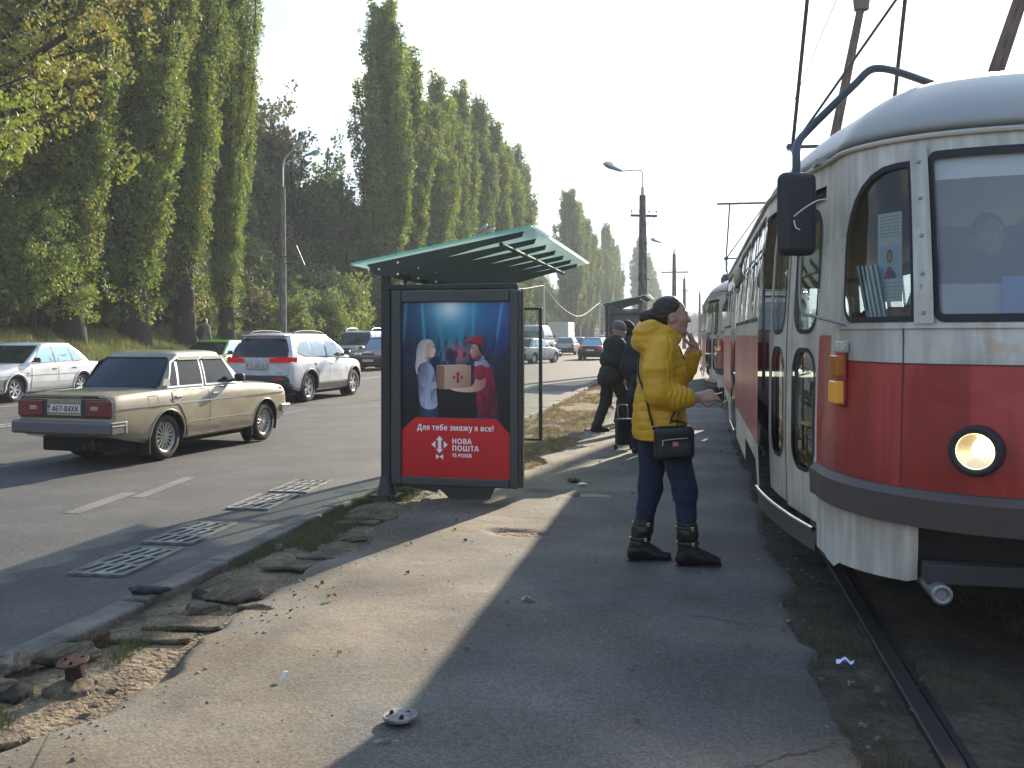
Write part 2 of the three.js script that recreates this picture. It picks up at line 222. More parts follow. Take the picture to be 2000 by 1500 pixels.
// earth under and beside the pavement, lumpy where it is bare
const paveL = (z) => { const b = z > -9.4 ? -2.42 : z > -11 ? lerp(-2.42, -1.75, (-9.4 - z) / 1.6) : -1.75 - (z < -16 ? (-16 - z) * 0.004 : 0); return b + (fbm(z * 1.1, 3.7, 141, 4) - 0.5) * 0.5 + (fbm(z * 5, 1.7, 143, 3) - 0.5) * 0.16; };
const paveR = (z) => 0.56 + (fbm(z * 1.3, 9.1, 145, 4) - 0.5) * 0.22 + (fbm(z * 5, 2.2, 147, 4) - 0.5) * 0.16;
const dirtH = (x, z) => { const n = fbm(x * 2.3, z * 2.3, 151, 4) - 0.5, f = fbm(x * 9, z * 9, 153, 3) - 0.5, e = smoothstep(x, -3.08, -2.8); let h = lerp(-0.05, -0.022, e) + n * 0.06 * e + f * 0.024 * e; if (x > 0.3) h = lerp(h, -0.004 + n * 0.03 + f * 0.014 - smoothstep(x, 0.6, 1.0) * 0.02, smoothstep(x, 0.3, 0.45)); return h; };
{
  const zs = []; for (let z = 3; z > -18; z -= 0.06) zs.push(z); for (let z = -18; z > -60; z -= 0.5) zs.push(z); for (let z = -60; z > -900; z -= 14) zs.push(z);
  const xs = []; for (let x = -3.07; x < -1.0; x += 0.06) xs.push(x); for (let x = -1; x < 0.4; x += 0.2) xs.push(x); for (let x = 0.4; x < 3.61; x += 0.08) xs.push(x); xs.push(3.7);
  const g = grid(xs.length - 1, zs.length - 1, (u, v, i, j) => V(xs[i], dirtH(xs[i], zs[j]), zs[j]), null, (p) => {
    const n = fbm(p.x * 1.5, p.z * 1.5, 161, 4), dry = p.z < -11 && p.x < 0 ? smoothstep(n, 0.45, 0.62) : 0, grass = smoothstep(-p.x, 2.72, 3.02) * smoothstep(n, 0.4, 0.6);
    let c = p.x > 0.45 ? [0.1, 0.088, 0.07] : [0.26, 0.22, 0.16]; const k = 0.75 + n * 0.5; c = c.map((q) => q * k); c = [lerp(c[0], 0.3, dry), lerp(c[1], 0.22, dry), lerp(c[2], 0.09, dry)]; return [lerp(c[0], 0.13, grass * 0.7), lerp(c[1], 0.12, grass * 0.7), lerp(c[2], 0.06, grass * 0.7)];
  });
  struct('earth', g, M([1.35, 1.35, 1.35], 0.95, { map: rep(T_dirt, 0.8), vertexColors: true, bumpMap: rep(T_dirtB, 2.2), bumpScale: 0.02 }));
}
const pits = [[-1.33, -7.24, 0.16, 0.035], [-1.2, -7.2, 0.1, 0.03], [-1.48, -7.3, 0.1, 0.025], [-0.98, -9.05, 0.2, 0.02], [-1.5, -9.2, 0.15, 0.02], [-0.9, -3.05, 0.14, 0.03], [-1.6, -2.9, 0.1, 0.02]];
const paveH = (x, z) => { let h = 0.012 + (fbm(x * 1.2, z * 1.2, 171, 3) - 0.5) * 0.03 + (fbm(x * 11, z * 11, 173, 3) - 0.5) * 0.007; for (const [a, b, r, d] of pits) { const q = Math.hypot(x - a, (z - b) * 1.4) / r; if (q < 1.3) h -= d * smoothstep(1.3 - q, 0, 0.55) * (0.6 + 0.8 * vnoise(x * 30, z * 30, 9)); } return h; };
{
  const zs = []; for (let z = 3; z > -13; z -= 0.045) zs.push(z); for (let z = -13; z > -30; z -= 0.2) zs.push(z); for (let z = -30; z > -400; z -= 5) zs.push(z);
  const nx = 72, g = grid(nx, zs.length - 1, (u, v, i, j) => { const z = zs[j], x = lerp(paveL(z), paveR(z), u); return V(x, paveH(x, z) - (i === 0 ? 0.055 : i === nx ? 0.03 : 0), z); }, null, (p) => {
    const n = fbm(p.x * 0.8, p.z * 0.8, 181, 4), m = fbm(p.x * 3, p.z * 3, 185, 3), dust = smoothstep(-p.x + (n - 0.5) * 1.6, 0.3, 2.3); const k = 0.82 + n * 0.26 + (m - 0.5) * 0.16; let tramSideDark = 0; if (p.x > -0.2) tramSideDark = smoothstep(n, 0.42, 0.6) * 0.25 * smoothstep(p.x, -0.2, 0.4);  // patches get darker towards the tram side
    let pit_dark = 0; for (const [a, b, r] of pits) { const q = Math.hypot(p.x - a, (p.z - b) * 1.4) / r; pit_dark = Math.max(pit_dark, smoothstep(1.25 - q, 0, 0.6)); } const f = (1 - tramSideDark) * (1 - 0.45 * pit_dark);
    return [k * lerp(0.152, 0.19, dust) * f, k * lerp(0.143, 0.164, dust) * f, k * lerp(0.127, 0.124, dust) * f];
  });
  struct('pavement', g, M([1.4, 1.4, 1.4], 0.88, { map: rep(T_pave, 0.36), vertexColors: true, bumpMap: rep(T_paveB, 0.9), bumpScale: 0.0032 }));
}
// cracks in the worn asphalt
{
  const R = rng(17), m = M([0.035, 0.03, 0.026], 1), ck = new THREE.Group(); ck.name = 'pavement_crack'; ck.userData.kind = 'structure'; scene.add(ck);
  for (const [x0, z0, x1, z1, w] of [[-1.75, -7.9, -1.0, -7.75, 0.01], [-1.9, -7.2, -1.5, -7.26, 0.008], [-1.4, -2.9, -0.6, -3.1, 0.016], [-1.45, -7.5, -1.95, -7.75, 0.007], [-0.2, -5.3, 0.5, -5.1, 0.006], [-1.0, -9.0, -1.7, -9.15, 0.012], [-2.4, -3.3, -2.05, -2.6, 0.014], [0.1, -3.4, 0.55, -3.9, 0.008]]) {
    const n = 26, pts = []; let off = 0; for (let i = 0; i <= n; i++) { const t = i / n; off += (R() - 0.5) * 0.035; const x = lerp(x0, x1, t) + off * 0.5, z = lerp(z0, z1, t) + off; pts.push([x, z, w * (0.3 + R()) * Math.sin(Math.PI * Math.min(0.98, t + 0.04))]); }
    part('crack', grid(n, 1, (u, v, i, j) => V(pts[i][0], paveH(pts[i][0], pts[i][1]) + 0.0035, pts[i][1] + (j - 0.5) * pts[i][2])), m, ck);
  }
}
// ---------- bus shelters ----------
const darkSteel = M([0.045, 0.05, 0.048], 0.5, { metalness: 0.35, bumpMap: rep(T_rough, 4), bumpScale: 0.0006 });
const greyFrame = M([0.075, 0.085, 0.082], 0.42, { metalness: 0.4 });
const boltM = M([0.75, 0.75, 0.73], 0.35, { metalness: 0.9 });
const mintGlass = M([0.8, 0.96, 0.9], 0.6, { transmission: 0.98, thickness: 0 });
const mintEdge = M([0.3, 0.72, 0.62], 0.3, { transmission: 0.4, thickness: 0 });
const clearGlass = M([0.94, 0.97, 0.95], 0.03, { transmission: 1, thickness: 0 });
function drawPoster(c, W, H) {
  const R = rng(77), L = (x) => x * W, T = (y) => y * H, FAR = 4000;
  const path = (pts) => { c.beginPath(); const n = pts.length; for (let i = 0; i <= n; i++) { const a = pts[i % n], b = pts[(i + 1) % n], mx = L((a[0] + b[0]) / 2), my = T((a[1] + b[1]) / 2); i ? c.quadraticCurveTo(L(a[0]), T(a[1]), mx, my) : c.moveTo(mx, my); } };
  const smooth = (pts, fill) => { c.fillStyle = fill; path(pts); c.fill(); };
  const poly = (pts, fill) => { c.fillStyle = fill; c.beginPath(); pts.forEach((p, i) => (i ? c.lineTo(L(p[0]), T(p[1])) : c.moveTo(L(p[0]), T(p[1])))); c.closePath(); c.fill(); };
  const soft = (pts, color, blur) => { c.save(); c.translate(-FAR, 0); c.shadowColor = color; c.shadowBlur = blur; c.shadowOffsetX = FAR; smooth(pts, '#000'); c.restore(); };
  const within = (pts, draw) => { c.save(); path(pts); c.clip(); draw(); c.restore(); };
  const lg = (x0, y0, x1, y1, ...st) => { const q = c.createLinearGradient(L(x0), T(y0), L(x1), T(y1)); st.forEach((k, i) => q.addColorStop(i / (st.length - 1), k)); return q; };
  const glow = (x, y, r, col, a) => { const q = c.createRadialGradient(L(x), T(y), 2, L(x), T(y), L(r)); q.addColorStop(0, `rgba(${col},${a})`); q.addColorStop(0.45, `rgba(${col},${a * 0.4})`); q.addColorStop(1, `rgba(${col},0)`); c.fillStyle = q; c.fillRect(0, 0, W, T(0.72)); };
  c.fillStyle = lg(0, 0, 1, 0, '#1a2440', '#10395a', '#14607f', '#124a80', '#1c3f86'); c.fillRect(0, 0, W, T(0.72));
  c.fillStyle = lg(0, 0.1, 0, 0.6, 'rgba(6,12,28,0)', 'rgba(5,9,20,0.75)', 'rgba(3,4,9,1)'); c.fillRect(0, 0, W, T(0.72));
  glow(0.45, 0.0, 0.55, '60,160,200', 0.75); glow(0.45, 0.02, 0.3, '190,225,240', 0.85); glow(0.45, 0.03, 0.17, '245,250,255', 1); glow(0.45, 0.3, 0.36, '40,150,165', 0.75); glow(0.12, 0.36, 0.2, '50,40,120', 0.5); glow(0.88, 0.33, 0.25, '60,60,150', 0.5);
  for (const [a, b, w, al] of [[0.17, 0.21, 0.03, 0.5], [0.66, 0.65, 0.025, 0.4], [0.92, 0.86, 0.028, 0.5], [0.03, 0.0, 0.03, 0.4], [0.3, 0.36, 0.05, 0.16], [0.55, 0.52, 0.06, 0.16]]) soft([[a, -0.02], [a + w, -0.02], [b + w * 0.7, 0.26], [b, 0.26]], `rgba(80,205,230,${al})`, 14);
  for (let i = 0; i < 9; i++) { const x = 0.14 + i * 0.09 + R() * 0.03, y = 0.2 + R() * 0.03, s = 0.012 + R() * 0.006; soft([[x - s, y - s], [x + s, y - s], [x + s * 1.6, y + s * 5], [x - s * 1.6, y + s * 5]], 'rgba(6,14,32,0.4)', 8); }
  glow(0.5, 0.3, 0.15, '245,80,95', 0.8); glow(0.57, 0.3, 0.1, '240,60,80', 0.7);
  for (let i = 0; i < 190; i++) { const y = 0.29 + R() * 0.3, x = R(), s = 0.012 + R() * 0.02, k = 1 - (y - 0.29) / 0.34; soft([[x - s, y - s * 0.5], [x, y - s * 0.9], [x + s, y - s * 0.5], [x + s * 1.6, y + s * 1.6], [x - s * 1.6, y + s * 1.6]], `rgba(${6 + R() * 14},${14 + 26 * k * R()},${26 + 50 * k * R()},0.7)`, 4); if (R() < 0.35) soft([[x + s * 0.8, y], [x + s * 1.1, y - s * 2.2], [x + s * 1.5, y - s * 2.2], [x + s * 1.4, y]], 'rgba(6,16,32,0.8)', 3); }
  c.fillStyle = lg(0, 0.4, 0, 0.7, 'rgba(2,3,8,0)', 'rgba(2,3,7,0.95)'); c.fillRect(0, T(0.4), W, T(0.32));
  // the woman at the left, long fair hair, grey blouse
  const hairB = [[0.135, 0.33], [0.14, 0.26], [0.175, 0.222], [0.225, 0.212], [0.275, 0.218], [0.305, 0.238], [0.285, 0.262], [0.25, 0.3], [0.225, 0.36], [0.215, 0.42], [0.15, 0.43], [0.125, 0.38]];
  poly([[0.175, 0.57], [0.335, 0.57], [0.35, 0.7], [0.165, 0.7]], lg(0.16, 0, 0.35, 0, '#141d33', '#2c3b58', '#18233a'));
  smooth(hairB, lg(0.12, 0.22, 0.31, 0.3, '#6d6570', '#b5a7a4', '#e2d6cb'));
  const face = [[0.232, 0.245], [0.262, 0.228], [0.296, 0.232], [0.305, 0.25], [0.307, 0.262], [0.321, 0.279], [0.311, 0.286], [0.314, 0.296], [0.305, 0.311], [0.282, 0.32], [0.262, 0.318], [0.262, 0.345], [0.222, 0.345], [0.222, 0.29]];
  smooth(face, lg(0.22, 0.25, 0.32, 0.27, '#8d6661', '#c99a8b', '#f0cdb9')); within(face, () => { soft([[0.288, 0.255], [0.303, 0.255], [0.303, 0.261], [0.288, 0.261]], 'rgba(60,30,30,0.8)', 4); soft([[0.296, 0.297], [0.316, 0.295], [0.313, 0.303], [0.298, 0.303]], 'rgba(190,80,80,0.8)', 4); soft([[0.235, 0.31], [0.3, 0.325], [0.28, 0.35], [0.22, 0.35]], 'rgba(90,50,50,0.5)', 10); });
  c.lineWidth = 2; for (let k = 0; k < 46; k++) { const t = R(), x = lerp(0.15, 0.25, t); c.strokeStyle = `rgba(${200 + R() * 55},${190 + R() * 50},${180 + R() * 40},${0.12 + R() * 0.25})`; c.beginPath(); c.moveTo(L(lerp(0.19, 0.28, t)), T(0.216 + R() * 0.012)); c.bezierCurveTo(L(x - 0.02), T(0.26), L(x - 0.02), T(0.32), L(x - 0.01 + R() * 0.02), T(0.38 + R() * 0.05)); c.stroke(); }
  const blouse = [[0.15, 0.37], [0.2, 0.345], [0.255, 0.342], [0.3, 0.375], [0.325, 0.44], [0.325, 0.53], [0.345, 0.595], [0.27, 0.618], [0.17, 0.6], [0.158, 0.5], [0.148, 0.42]];
  smooth(blouse, lg(0.14, 0.4, 0.34, 0.42, '#3b4056', '#686d86', '#9aa0b8', '#6e748e')); within(blouse, () => { c.fillStyle = lg(0, 0.5, 0, 0.62, 'rgba(190,198,225,0)', 'rgba(190,198,225,0.75)'); c.fillRect(0, T(0.5), L(0.4), T(0.12)); for (let k = 0; k < 26; k++) { const x = 0.15 + R() * 0.18, y = 0.36 + R() * 0.22; soft([[x, y], [x + 0.012, y], [x + 0.03 * (R() - 0.3), y + 0.05], [x - 0.01, y + 0.05]], R() < 0.5 ? 'rgba(30,34,52,0.35)' : 'rgba(210,215,235,0.25)', 7); } });
  const armW = [[0.158, 0.4], [0.2, 0.385], [0.225, 0.44], [0.29, 0.458], [0.345, 0.462], [0.345, 0.49], [0.26, 0.503], [0.18, 0.488], [0.158, 0.45]];
  smooth(armW, lg(0.15, 0.4, 0.34, 0.47, '#50556d', '#8a8fa8', '#a6abc2')); smooth([[0.335, 0.466], [0.37, 0.468], [0.4, 0.48], [0.395, 0.49], [0.36, 0.496], [0.335, 0.488]], lg(0.33, 0.46, 0.4, 0.49, '#a97b70', '#dcb2a0'));
  // the courier at the right, red cap and shirt
  poly([[0.7, 0.62], [0.9, 0.62], [0.91, 0.7], [0.69, 0.7]], lg(0.69, 0, 0.91, 0, '#2a3352', '#141a30'));
  const shirt = [[0.675, 0.37], [0.7, 0.325], [0.75, 0.315], [0.815, 0.345], [0.855, 0.42], [0.89, 0.55], [0.895, 0.635], [0.8, 0.655], [0.705, 0.645], [0.69, 0.52], [0.672, 0.43]];
  smooth(shirt, lg(0.67, 0.4, 0.9, 0.46, '#b21832', '#8d1030', '#4d0920')); within(shirt, () => { for (let k = 0; k < 30; k++) { const x = 0.69 + R() * 0.19, y = 0.38 + R() * 0.24; soft([[x, y], [x + 0.014, y], [x + 0.04 * (R() - 0.5), y + 0.06], [x - 0.01, y + 0.06]], R() < 0.5 ? 'rgba(40,0,14,0.4)' : 'rgba(230,60,80,0.22)', 8); } });
  smooth([[0.668, 0.352], [0.705, 0.322], [0.755, 0.318], [0.822, 0.362], [0.8, 0.378], [0.738, 0.352], [0.69, 0.372]], lg(0.66, 0.32, 0.83, 0.37, '#b4bbd0', '#5d6480')); smooth([[0.695, 0.318], [0.765, 0.3], [0.77, 0.33], [0.705, 0.345]], '#727a94');
  const mface = [[0.648, 0.252], [0.645, 0.268], [0.63, 0.287], [0.64, 0.292], [0.64, 0.304], [0.652, 0.318], [0.675, 0.322], [0.69, 0.345], [0.74, 0.325], [0.752, 0.285], [0.742, 0.24], [0.69, 0.236]];
  smooth(mface, lg(0.63, 0.26, 0.76, 0.29, '#e0a891', '#a86f5e', '#5b3430')); within(mface, () => { soft([[0.65, 0.262], [0.667, 0.26], [0.667, 0.267], [0.65, 0.267]], 'rgba(40,18,16,0.9)', 4); soft([[0.636, 0.303], [0.66, 0.3], [0.66, 0.307], [0.64, 0.309]], 'rgba(150,60,56,0.8)', 4); soft([[0.7, 0.23], [0.77, 0.23], [0.77, 0.3], [0.725, 0.29]], 'rgba(22,12,12,0.95)', 9); soft([[0.66, 0.318], [0.74, 0.3], [0.74, 0.35], [0.68, 0.35]], 'rgba(70,34,30,0.6)', 10); });
  const cap0 = [[0.578, 0.228], [0.6, 0.215], [0.65, 0.207], [0.672, 0.194], [0.72, 0.19], [0.76, 0.207], [0.768, 0.245], [0.75, 0.262], [0.7, 0.246], [0.65, 0.238], [0.605, 0.238]];
  smooth(cap0, lg(0.58, 0.2, 0.77, 0.24, '#d02540', '#a31430', '#5c0c20')); within(cap0, () => soft([[0.58, 0.232], [0.66, 0.226], [0.76, 0.252], [0.7, 0.27], [0.58, 0.25]], 'rgba(40,0,10,0.6)', 8));
  // the parcel between them
  poly([[0.325, 0.361], [0.4, 0.366], [0.4, 0.498], [0.325, 0.487]], lg(0.325, 0, 0.4, 0, '#7d5540', '#94684e')); poly([[0.4, 0.366], [0.645, 0.361], [0.645, 0.487], [0.4, 0.498]], lg(0.4, 0.37, 0.65, 0.48, '#cda488', '#bd8f72', '#96694f')); poly([[0.325, 0.361], [0.56, 0.357], [0.645, 0.361], [0.4, 0.366]], '#d9b59b');
  const armM = [[0.685, 0.43], [0.765, 0.41], [0.785, 0.46], [0.755, 0.498], [0.66, 0.513], [0.55, 0.512], [0.47, 0.503], [0.45, 0.492], [0.5, 0.488], [0.6, 0.487], [0.67, 0.474]];
  smooth(armM, lg(0.45, 0.48, 0.78, 0.46, '#f0c6b2', '#d9a48e', '#9a6553')); smooth([[0.672, 0.37], [0.765, 0.352], [0.79, 0.43], [0.69, 0.452]], lg(0.67, 0.37, 0.79, 0.43, '#b01a34', '#6d0c26'));
  const mark = (x, y, s, col) => { c.fillStyle = col; const P = (pts) => { c.beginPath(); pts.forEach((p, i) => (i ? c.lineTo(x + p[0] * s, y + p[1] * s) : c.moveTo(x + p[0] * s, y + p[1] * s))); c.closePath(); c.fill(); };
    P([[0, -1], [0.42, -0.52], [0.2, -0.52], [0.2, -0.12], [-0.2, -0.12], [-0.2, -0.52], [-0.42, -0.52]]); P([[0, 1], [0.42, 0.52], [0.2, 0.52], [0.2, 0.12], [-0.2, 0.12], [-0.2, 0.52], [-0.42, 0.52]]); P([[1, 0], [0.5, -0.42], [0.5, 0.42]]); P([[-1, 0], [-0.5, -0.42], [-0.5, 0.42]]); P([[-0.2, -0.16], [0.2, -0.16], [0.2, 0.16], [-0.2, 0.16]]); };
  mark(L(0.525), T(0.43), L(0.052), '#8e1420');
  c.save(); c.globalCompositeOperation = 'screen'; c.globalAlpha = 0.3; c.drawImage(c.canvas, 0, 0); c.restore();  // screen pass brightens the print so the unlit poster looks lit
  const panel = [[0, 0.735], [0.115, 0.666], [0.14, 0.658], [0.86, 0.658], [0.885, 0.666], [1, 0.745], [1, 1], [0, 1]];
  poly(panel, '#d81e22'); poly(panel, lg(0, 0.66, 0, 1, 'rgba(255,70,50,0.12)', 'rgba(60,0,0,0.12)'));
  c.fillStyle = '#fff'; c.textBaseline = 'middle';
  const text = (s, x, y, size, wide, al = 'left') => { c.font = `bold ${size}px sans-serif`; c.textAlign = al; const w = c.measureText(s).width; c.save(); c.translate(L(x), T(y)); c.scale(L(wide) / w, 1); c.fillText(s, 0, 0); c.restore(); };
  text('Для тебе зможу я все!', 0.5, 0.714, 0.046 * H, 0.71, 'center');
  mark(L(0.355), T(0.81), L(0.077), '#fff');
  c.beginPath(); c.moveTo(L(0.322), T(0.862)); c.lineTo(L(0.355), T(0.878)); c.lineTo(L(0.388), T(0.862)); c.lineTo(L(0.388), T(0.894)); c.lineTo(L(0.355), T(0.878)); c.lineTo(L(0.322), T(0.894)); c.fill();
  text('НОВА', 0.468, 0.789, 0.043 * H, 0.185); text('ПОШТА', 0.468, 0.828, 0.043 * H, 0.25); text('15 РОКІВ', 0.468, 0.868, 0.029 * H, 0.185);
}
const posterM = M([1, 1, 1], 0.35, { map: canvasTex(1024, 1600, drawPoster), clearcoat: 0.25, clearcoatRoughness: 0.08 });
function shelter(label, pos, turn, withPoster) {
  const s = thing('bus_shelter', label, 'bus shelter', pos, turn), LEN = 4.35;
  for (const z of [0, -3.75]) { const p = part('post', [bx(0.1, 2.09, 0.1, 0, 1.045, z, 0.022)], darkSteel, s); part('base_plate', [rod([0, 0, z], [0, 0.22, z], 0.1, 0.052, 10), bx(0.26, 0.014, 0.24, 0, 0.012, z)], darkSteel, p); }
  part('purlin', [rod([0.03, 2.075, 0.05], [0.03, 2.075, -3.95], 0.035), rod([0.05, 1.94, 0.02], [0.05, 1.94, -3.75], 0.022)], darkSteel, s);
  const ry = (x) => lerp(2.135, 2.45, (x + 0.24) / 1.66);
  // roof: one tinted sheet on seven steel ribs
  const roof = part('roof_glass', xf(bx(1.69, 0.014, LEN + 0.16, 0, 0, 0), [0.59, ry(0.59) + 0.009, -LEN / 2 + 0.24], [0, 0, Math.atan2(0.315, 1.66)]), mintGlass, s);
  part('glass_edge', [xf(bx(1.69, 0.02, 0.006), [0.59, ry(0.59) + 0.009, 0.325], [0, 0, Math.atan2(0.315, 1.66)]), xf(bx(0.006, 0.02, LEN + 0.16), [1.438, ry(1.438) + 0.009, -LEN / 2 + 0.24])], mintEdge, roof);
  for (let k = 0; k < 7; k++) {
    const z = 0.16 - k * 0.665, pr = [[-0.14, ry(-0.14) - 0.004], [1.33, ry(1.33) - 0.004], [1.31, ry(1.31) - 0.05], [0.9, ry(0.9) - 0.065], [0.45, ry(0.45) - 0.105], [0.12, ry(0.12) - 0.17], [-0.05, ry(-0.05) - 0.12]];
    const rib = part('roof_rib', ext(pr, 0.016, 0, z), darkSteel, s);
    for (const [x, y] of [[0.16, -0.045], [0.16, -0.15], [-0.02, -0.07]]) part('bolt', rod([x, ry(x) + y, z + 0.014], [x, ry(x) + y, z + 0.024], 0.011, 0.011, 8), boltM, rib);
    if (k) part('bracket', bx(0.03, 0.16, 0.05, 0.03, 2.0, z, 0.004), darkSteel, s);
  }
  part('tie_bar', rod([1.13, ry(1.13) - 0.085, 0.22], [1.13, ry(1.13) - 0.085, -3.92], 0.02), darkSteel, s);
  // rear wall: three panes held between rails
  part('wall_rail', [bx(0.05, 0.05, 3.66, 0, 0.22, -1.875, 0.008), bx(0.05, 0.05, 3.66, 0, 1.88, -1.875, 0.008)], darkSteel, s);
  for (let k = 0; k < 3; k++) part('wall_pane', bx(0.008, 1.58, 1.17, 0, 1.05, -0.66 - k * 1.215), clearGlass, s);
  for (let k = 0; k < 2; k++) part('mullion', bx(0.04, 1.6, 0.035, 0, 1.05, -1.27 - k * 1.215, 0.006), darkSteel, s);
  // far end pane with its frame
  const e = -3.72; part('side_frame', [bx(0.045, 1.72, 0.045, 0.86, 1.0, e, 0.008), bx(0.78, 0.035, 0.04, 0.45, 1.845, e, 0.006), bx(0.78, 0.03, 0.04, 0.45, 0.15, e, 0.006)], darkSteel, s);
  const sp = part('side_pane', bx(0.78, 1.64, 0.008, 0.45, 1.0, e), clearGlass, s);
for (const x of [0.6, 0.28]) for (const q of [[[x - 0.045, 1.84], [x + 0.045, 1.84], [x + 0.028, 1.69], [x - 0.028, 1.69]], [[x - 0.045, 0.16], [x + 0.045, 0.16], [x + 0.028, 0.32], [x - 0.028, 0.32]]]) part('pane_clip', ext(q, 0.03, 0, e + 0.006), darkSteel, sp);
  const dotM = M([0.8, 0.82, 0.82], 0.5); for (let k = 0; k < 9; k++) part('warning_dot', rod([0.12 + k * 0.058, 1.19, e + 0.006], [0.12 + k * 0.058, 1.19, e + 0.009], 0.02, 0.02, 12), dotM, sp);
  part('bench', [bx(0.36, 0.04, 2.4, 0.3, 0.45, -1.9, 0.01), rod([0.3, 0, -0.95], [0.3, 0.44, -0.95], 0.03), rod([0.3, 0, -2.85], [0.3, 0.44, -2.85], 0.03)], M([0.2, 0.11, 0.05], 0.6), s);
  // the poster box at the near end, no lamp inside
  const b = new THREE.Group(); b.name = 'poster_box'; b.position.set(0.07, 0, 0.02); b.rotation.y = -0.07; s.add(b);
  part('box_frame', [bx(0.1, 1.79, 0.15, 0.05, 1.02, 0, 0.018), bx(0.085, 1.79, 0.15, 1.175, 1.02, 0, 0.018), bx(1.032, 0.11, 0.149, 0.616, 1.858, 0, 0.012), bx(1.032, 0.075, 0.149, 0.616, 0.164, 0, 0.012)], greyFrame, b);
  part('back_panel', bx(1.03, 1.63, 0.012, 0.616, 1.0, -0.05), withPoster ? darkSteel : M([0.12, 0.14, 0.14], 0.5), b);
  part('frame_seam', [bx(0.012, 1.77, 0.012, 1.222, 1.02, 0.03), bx(0.018, 1.8, 0.06, 1.228, 1.02, -0.045, 0.004)], M([0.16, 0.17, 0.16], 0.35, { metalness: 0.8 }), b);
  part('top_rail', [bx(1.27, 0.05, 0.09, 0.56, 1.945, 0, 0.01)], darkSteel, b);
  part('foot', [ext([[0.42, 0.128], [0.98, 0.128], [0.9, -0.03], [0.62, -0.03]], 0.1, 0, -0.05), ext([[0.0, 0.128], [0.5, 0.128], [0.42, 0.06], [0.1, 0.11]], 0.05, 0, -0.02)], darkSteel, b);
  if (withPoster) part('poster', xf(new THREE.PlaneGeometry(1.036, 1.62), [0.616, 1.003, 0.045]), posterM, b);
  return s;
}
shelter('near bus shelter with mint glass roof, dark ribs and a red and blue poster brightened to look lit', [-2.84, 0, -8.72], 0, true);
shelter('far bus shelter with bare grey poster box, standing beside the concrete pole', [-3.0, 0.42, -33.2], 0, false);
// ---------- trams ----------
const T_dirtyW = tex(512, (u, v) => { const n = fbm(u * 6, v * 6, 201, 5, 6), d = fbm(u * 40, v * 5, 205, 3, 20); const k = 0.9 + (n - 0.5) * 0.34 + (d - 0.5) * 0.26, r = smoothstep(fbm(u * 18, v * 18, 208, 4, 18), 0.72, 0.85); return [k, k * lerp(0.99, 0.9, r), k * lerp(0.96, 0.8, r)]; });
const T_red = tex(1024, (u, v) => { const st = fbm(u * 26, v * 2, 211, 4, 2 * 13), n = fbm(u * 5, v * 5, 215, 5, 5), p = smoothstep(st * 0.55 + n * 0.45, 0.42, 0.66); return [lerp(0.78, 1, p * 0.7 + n * 0.3), lerp(0.62, 1, p * 0.55), lerp(0.62, 1, p * 0.6)]; });
const creamDent = tex(256, (u, v) => fbm(u * 5, v * 5, 222, 3, 5), false), cream = M([0.7, 0.67, 0.6], 0.42, { bumpMap: rep(creamDent, 0.8), bumpScale: 0.01, map: rep(T_dirtyW, 0.5), clearcoat: 0.25, clearcoatRoughness: 0.3 });
const creamRoof = M([0.68, 0.69, 0.69], 0.42, { map: rep(T_dirtyW, 0.5) });
const dentT = tex(256, (u, v) => fbm(u * 5, v * 5, 221, 3, 5), false), tramRed = M([0.54, 0.095, 0.08], 0.44, { bumpMap: rep(dentT, 0.8), bumpScale: 0.016, map: rep(T_red, 0.33), clearcoat: 0.35, clearcoatRoughness: 0.2 });
const rubber = M([0.025, 0.025, 0.026], 0.7), tramGlass = M([0.75, 0.82, 0.8], 0.02, { transmission: 1, thickness: 0 }), milkyGlass = M([0.82, 0.83, 0.82], 0.02, { transmission: 0.76, thickness: 0 });  // windscreen pane whitened to stand in for a milky reflection
const blackM = M([0.015, 0.015, 0.015], 0.8), chrome = M([0.75, 0.75, 0.74], 0.18, { metalness: 1 }), greyMetal = M([0.3, 0.3, 0.29], 0.45, { metalness: 0.6 });
const bumperM = M([0.1, 0.08, 0.072], 0.6, { bumpMap: rep(T_rough, 2), bumpScale: 0.002 });
const TL = 14.0, NOSE = 1.75, TAPER = 1.55, U3 = NOSE + TAPER, STR = TL - 2 * 2.7;
const Wd = curve([[0.3, 1.235], [0.8, 1.255], [1.5, 1.25], [2.1, 1.215], [2.45, 1.165]]), Nb = curve([[0.3, 0.14], [0.55, 0.06], [0.9, 0], [1.4, 0.0], [1.62, 0.06], [2.45, 0.36]]);
function tramAt(u, h) { // u metres round the outline from the nose, on the left side; -> local point (x to the right, z towards the front)
  const total = 2 * U3 + STR; let rear = false; if (u > U3 + STR / 2) { u = total - u; rear = true; }
  const w = Wd(h), nb = Nb(h), k = lerp(1.0, 0.945, smoothstep(h, 0.9, 2.45)); let x, z;
  if (u <= NOSE) { const a = Math.max(u, 0) / NOSE * Math.PI / 2, s = Math.pow(Math.sin(a), 2 / 2.25), c = Math.pow(Math.max(Math.cos(a), 0), 2 / 2.25); x = -k * s; z = -nb - (1.08 - nb) * (1 - c); if (u < 0) x = -u; }
  else if (u <= U3) { const t = (u - NOSE) / TAPER; x = lerp(-k, -w, t * (2 - t) * 0.7 + t * 0.3); z = lerp(-1.08, -2.7, t); }
  else { x = -w; z = -2.7 - (u - U3); }
  return V(x, h, rear ? -TL - z : z);
}
function tramN(u, h) { const e = 0.01, a = tramAt(u - e, h), b = tramAt(u + e, h), c = tramAt(u, h + e), d = tramAt(u, h - e); return b.sub(a).cross(c.sub(d)).normalize(); }
const tramOff = (u, h, o) => { if (!o) return tramAt(u, h); const n = tramN(u, h); return tramAt(u, h).addScaledVector(n, o); };
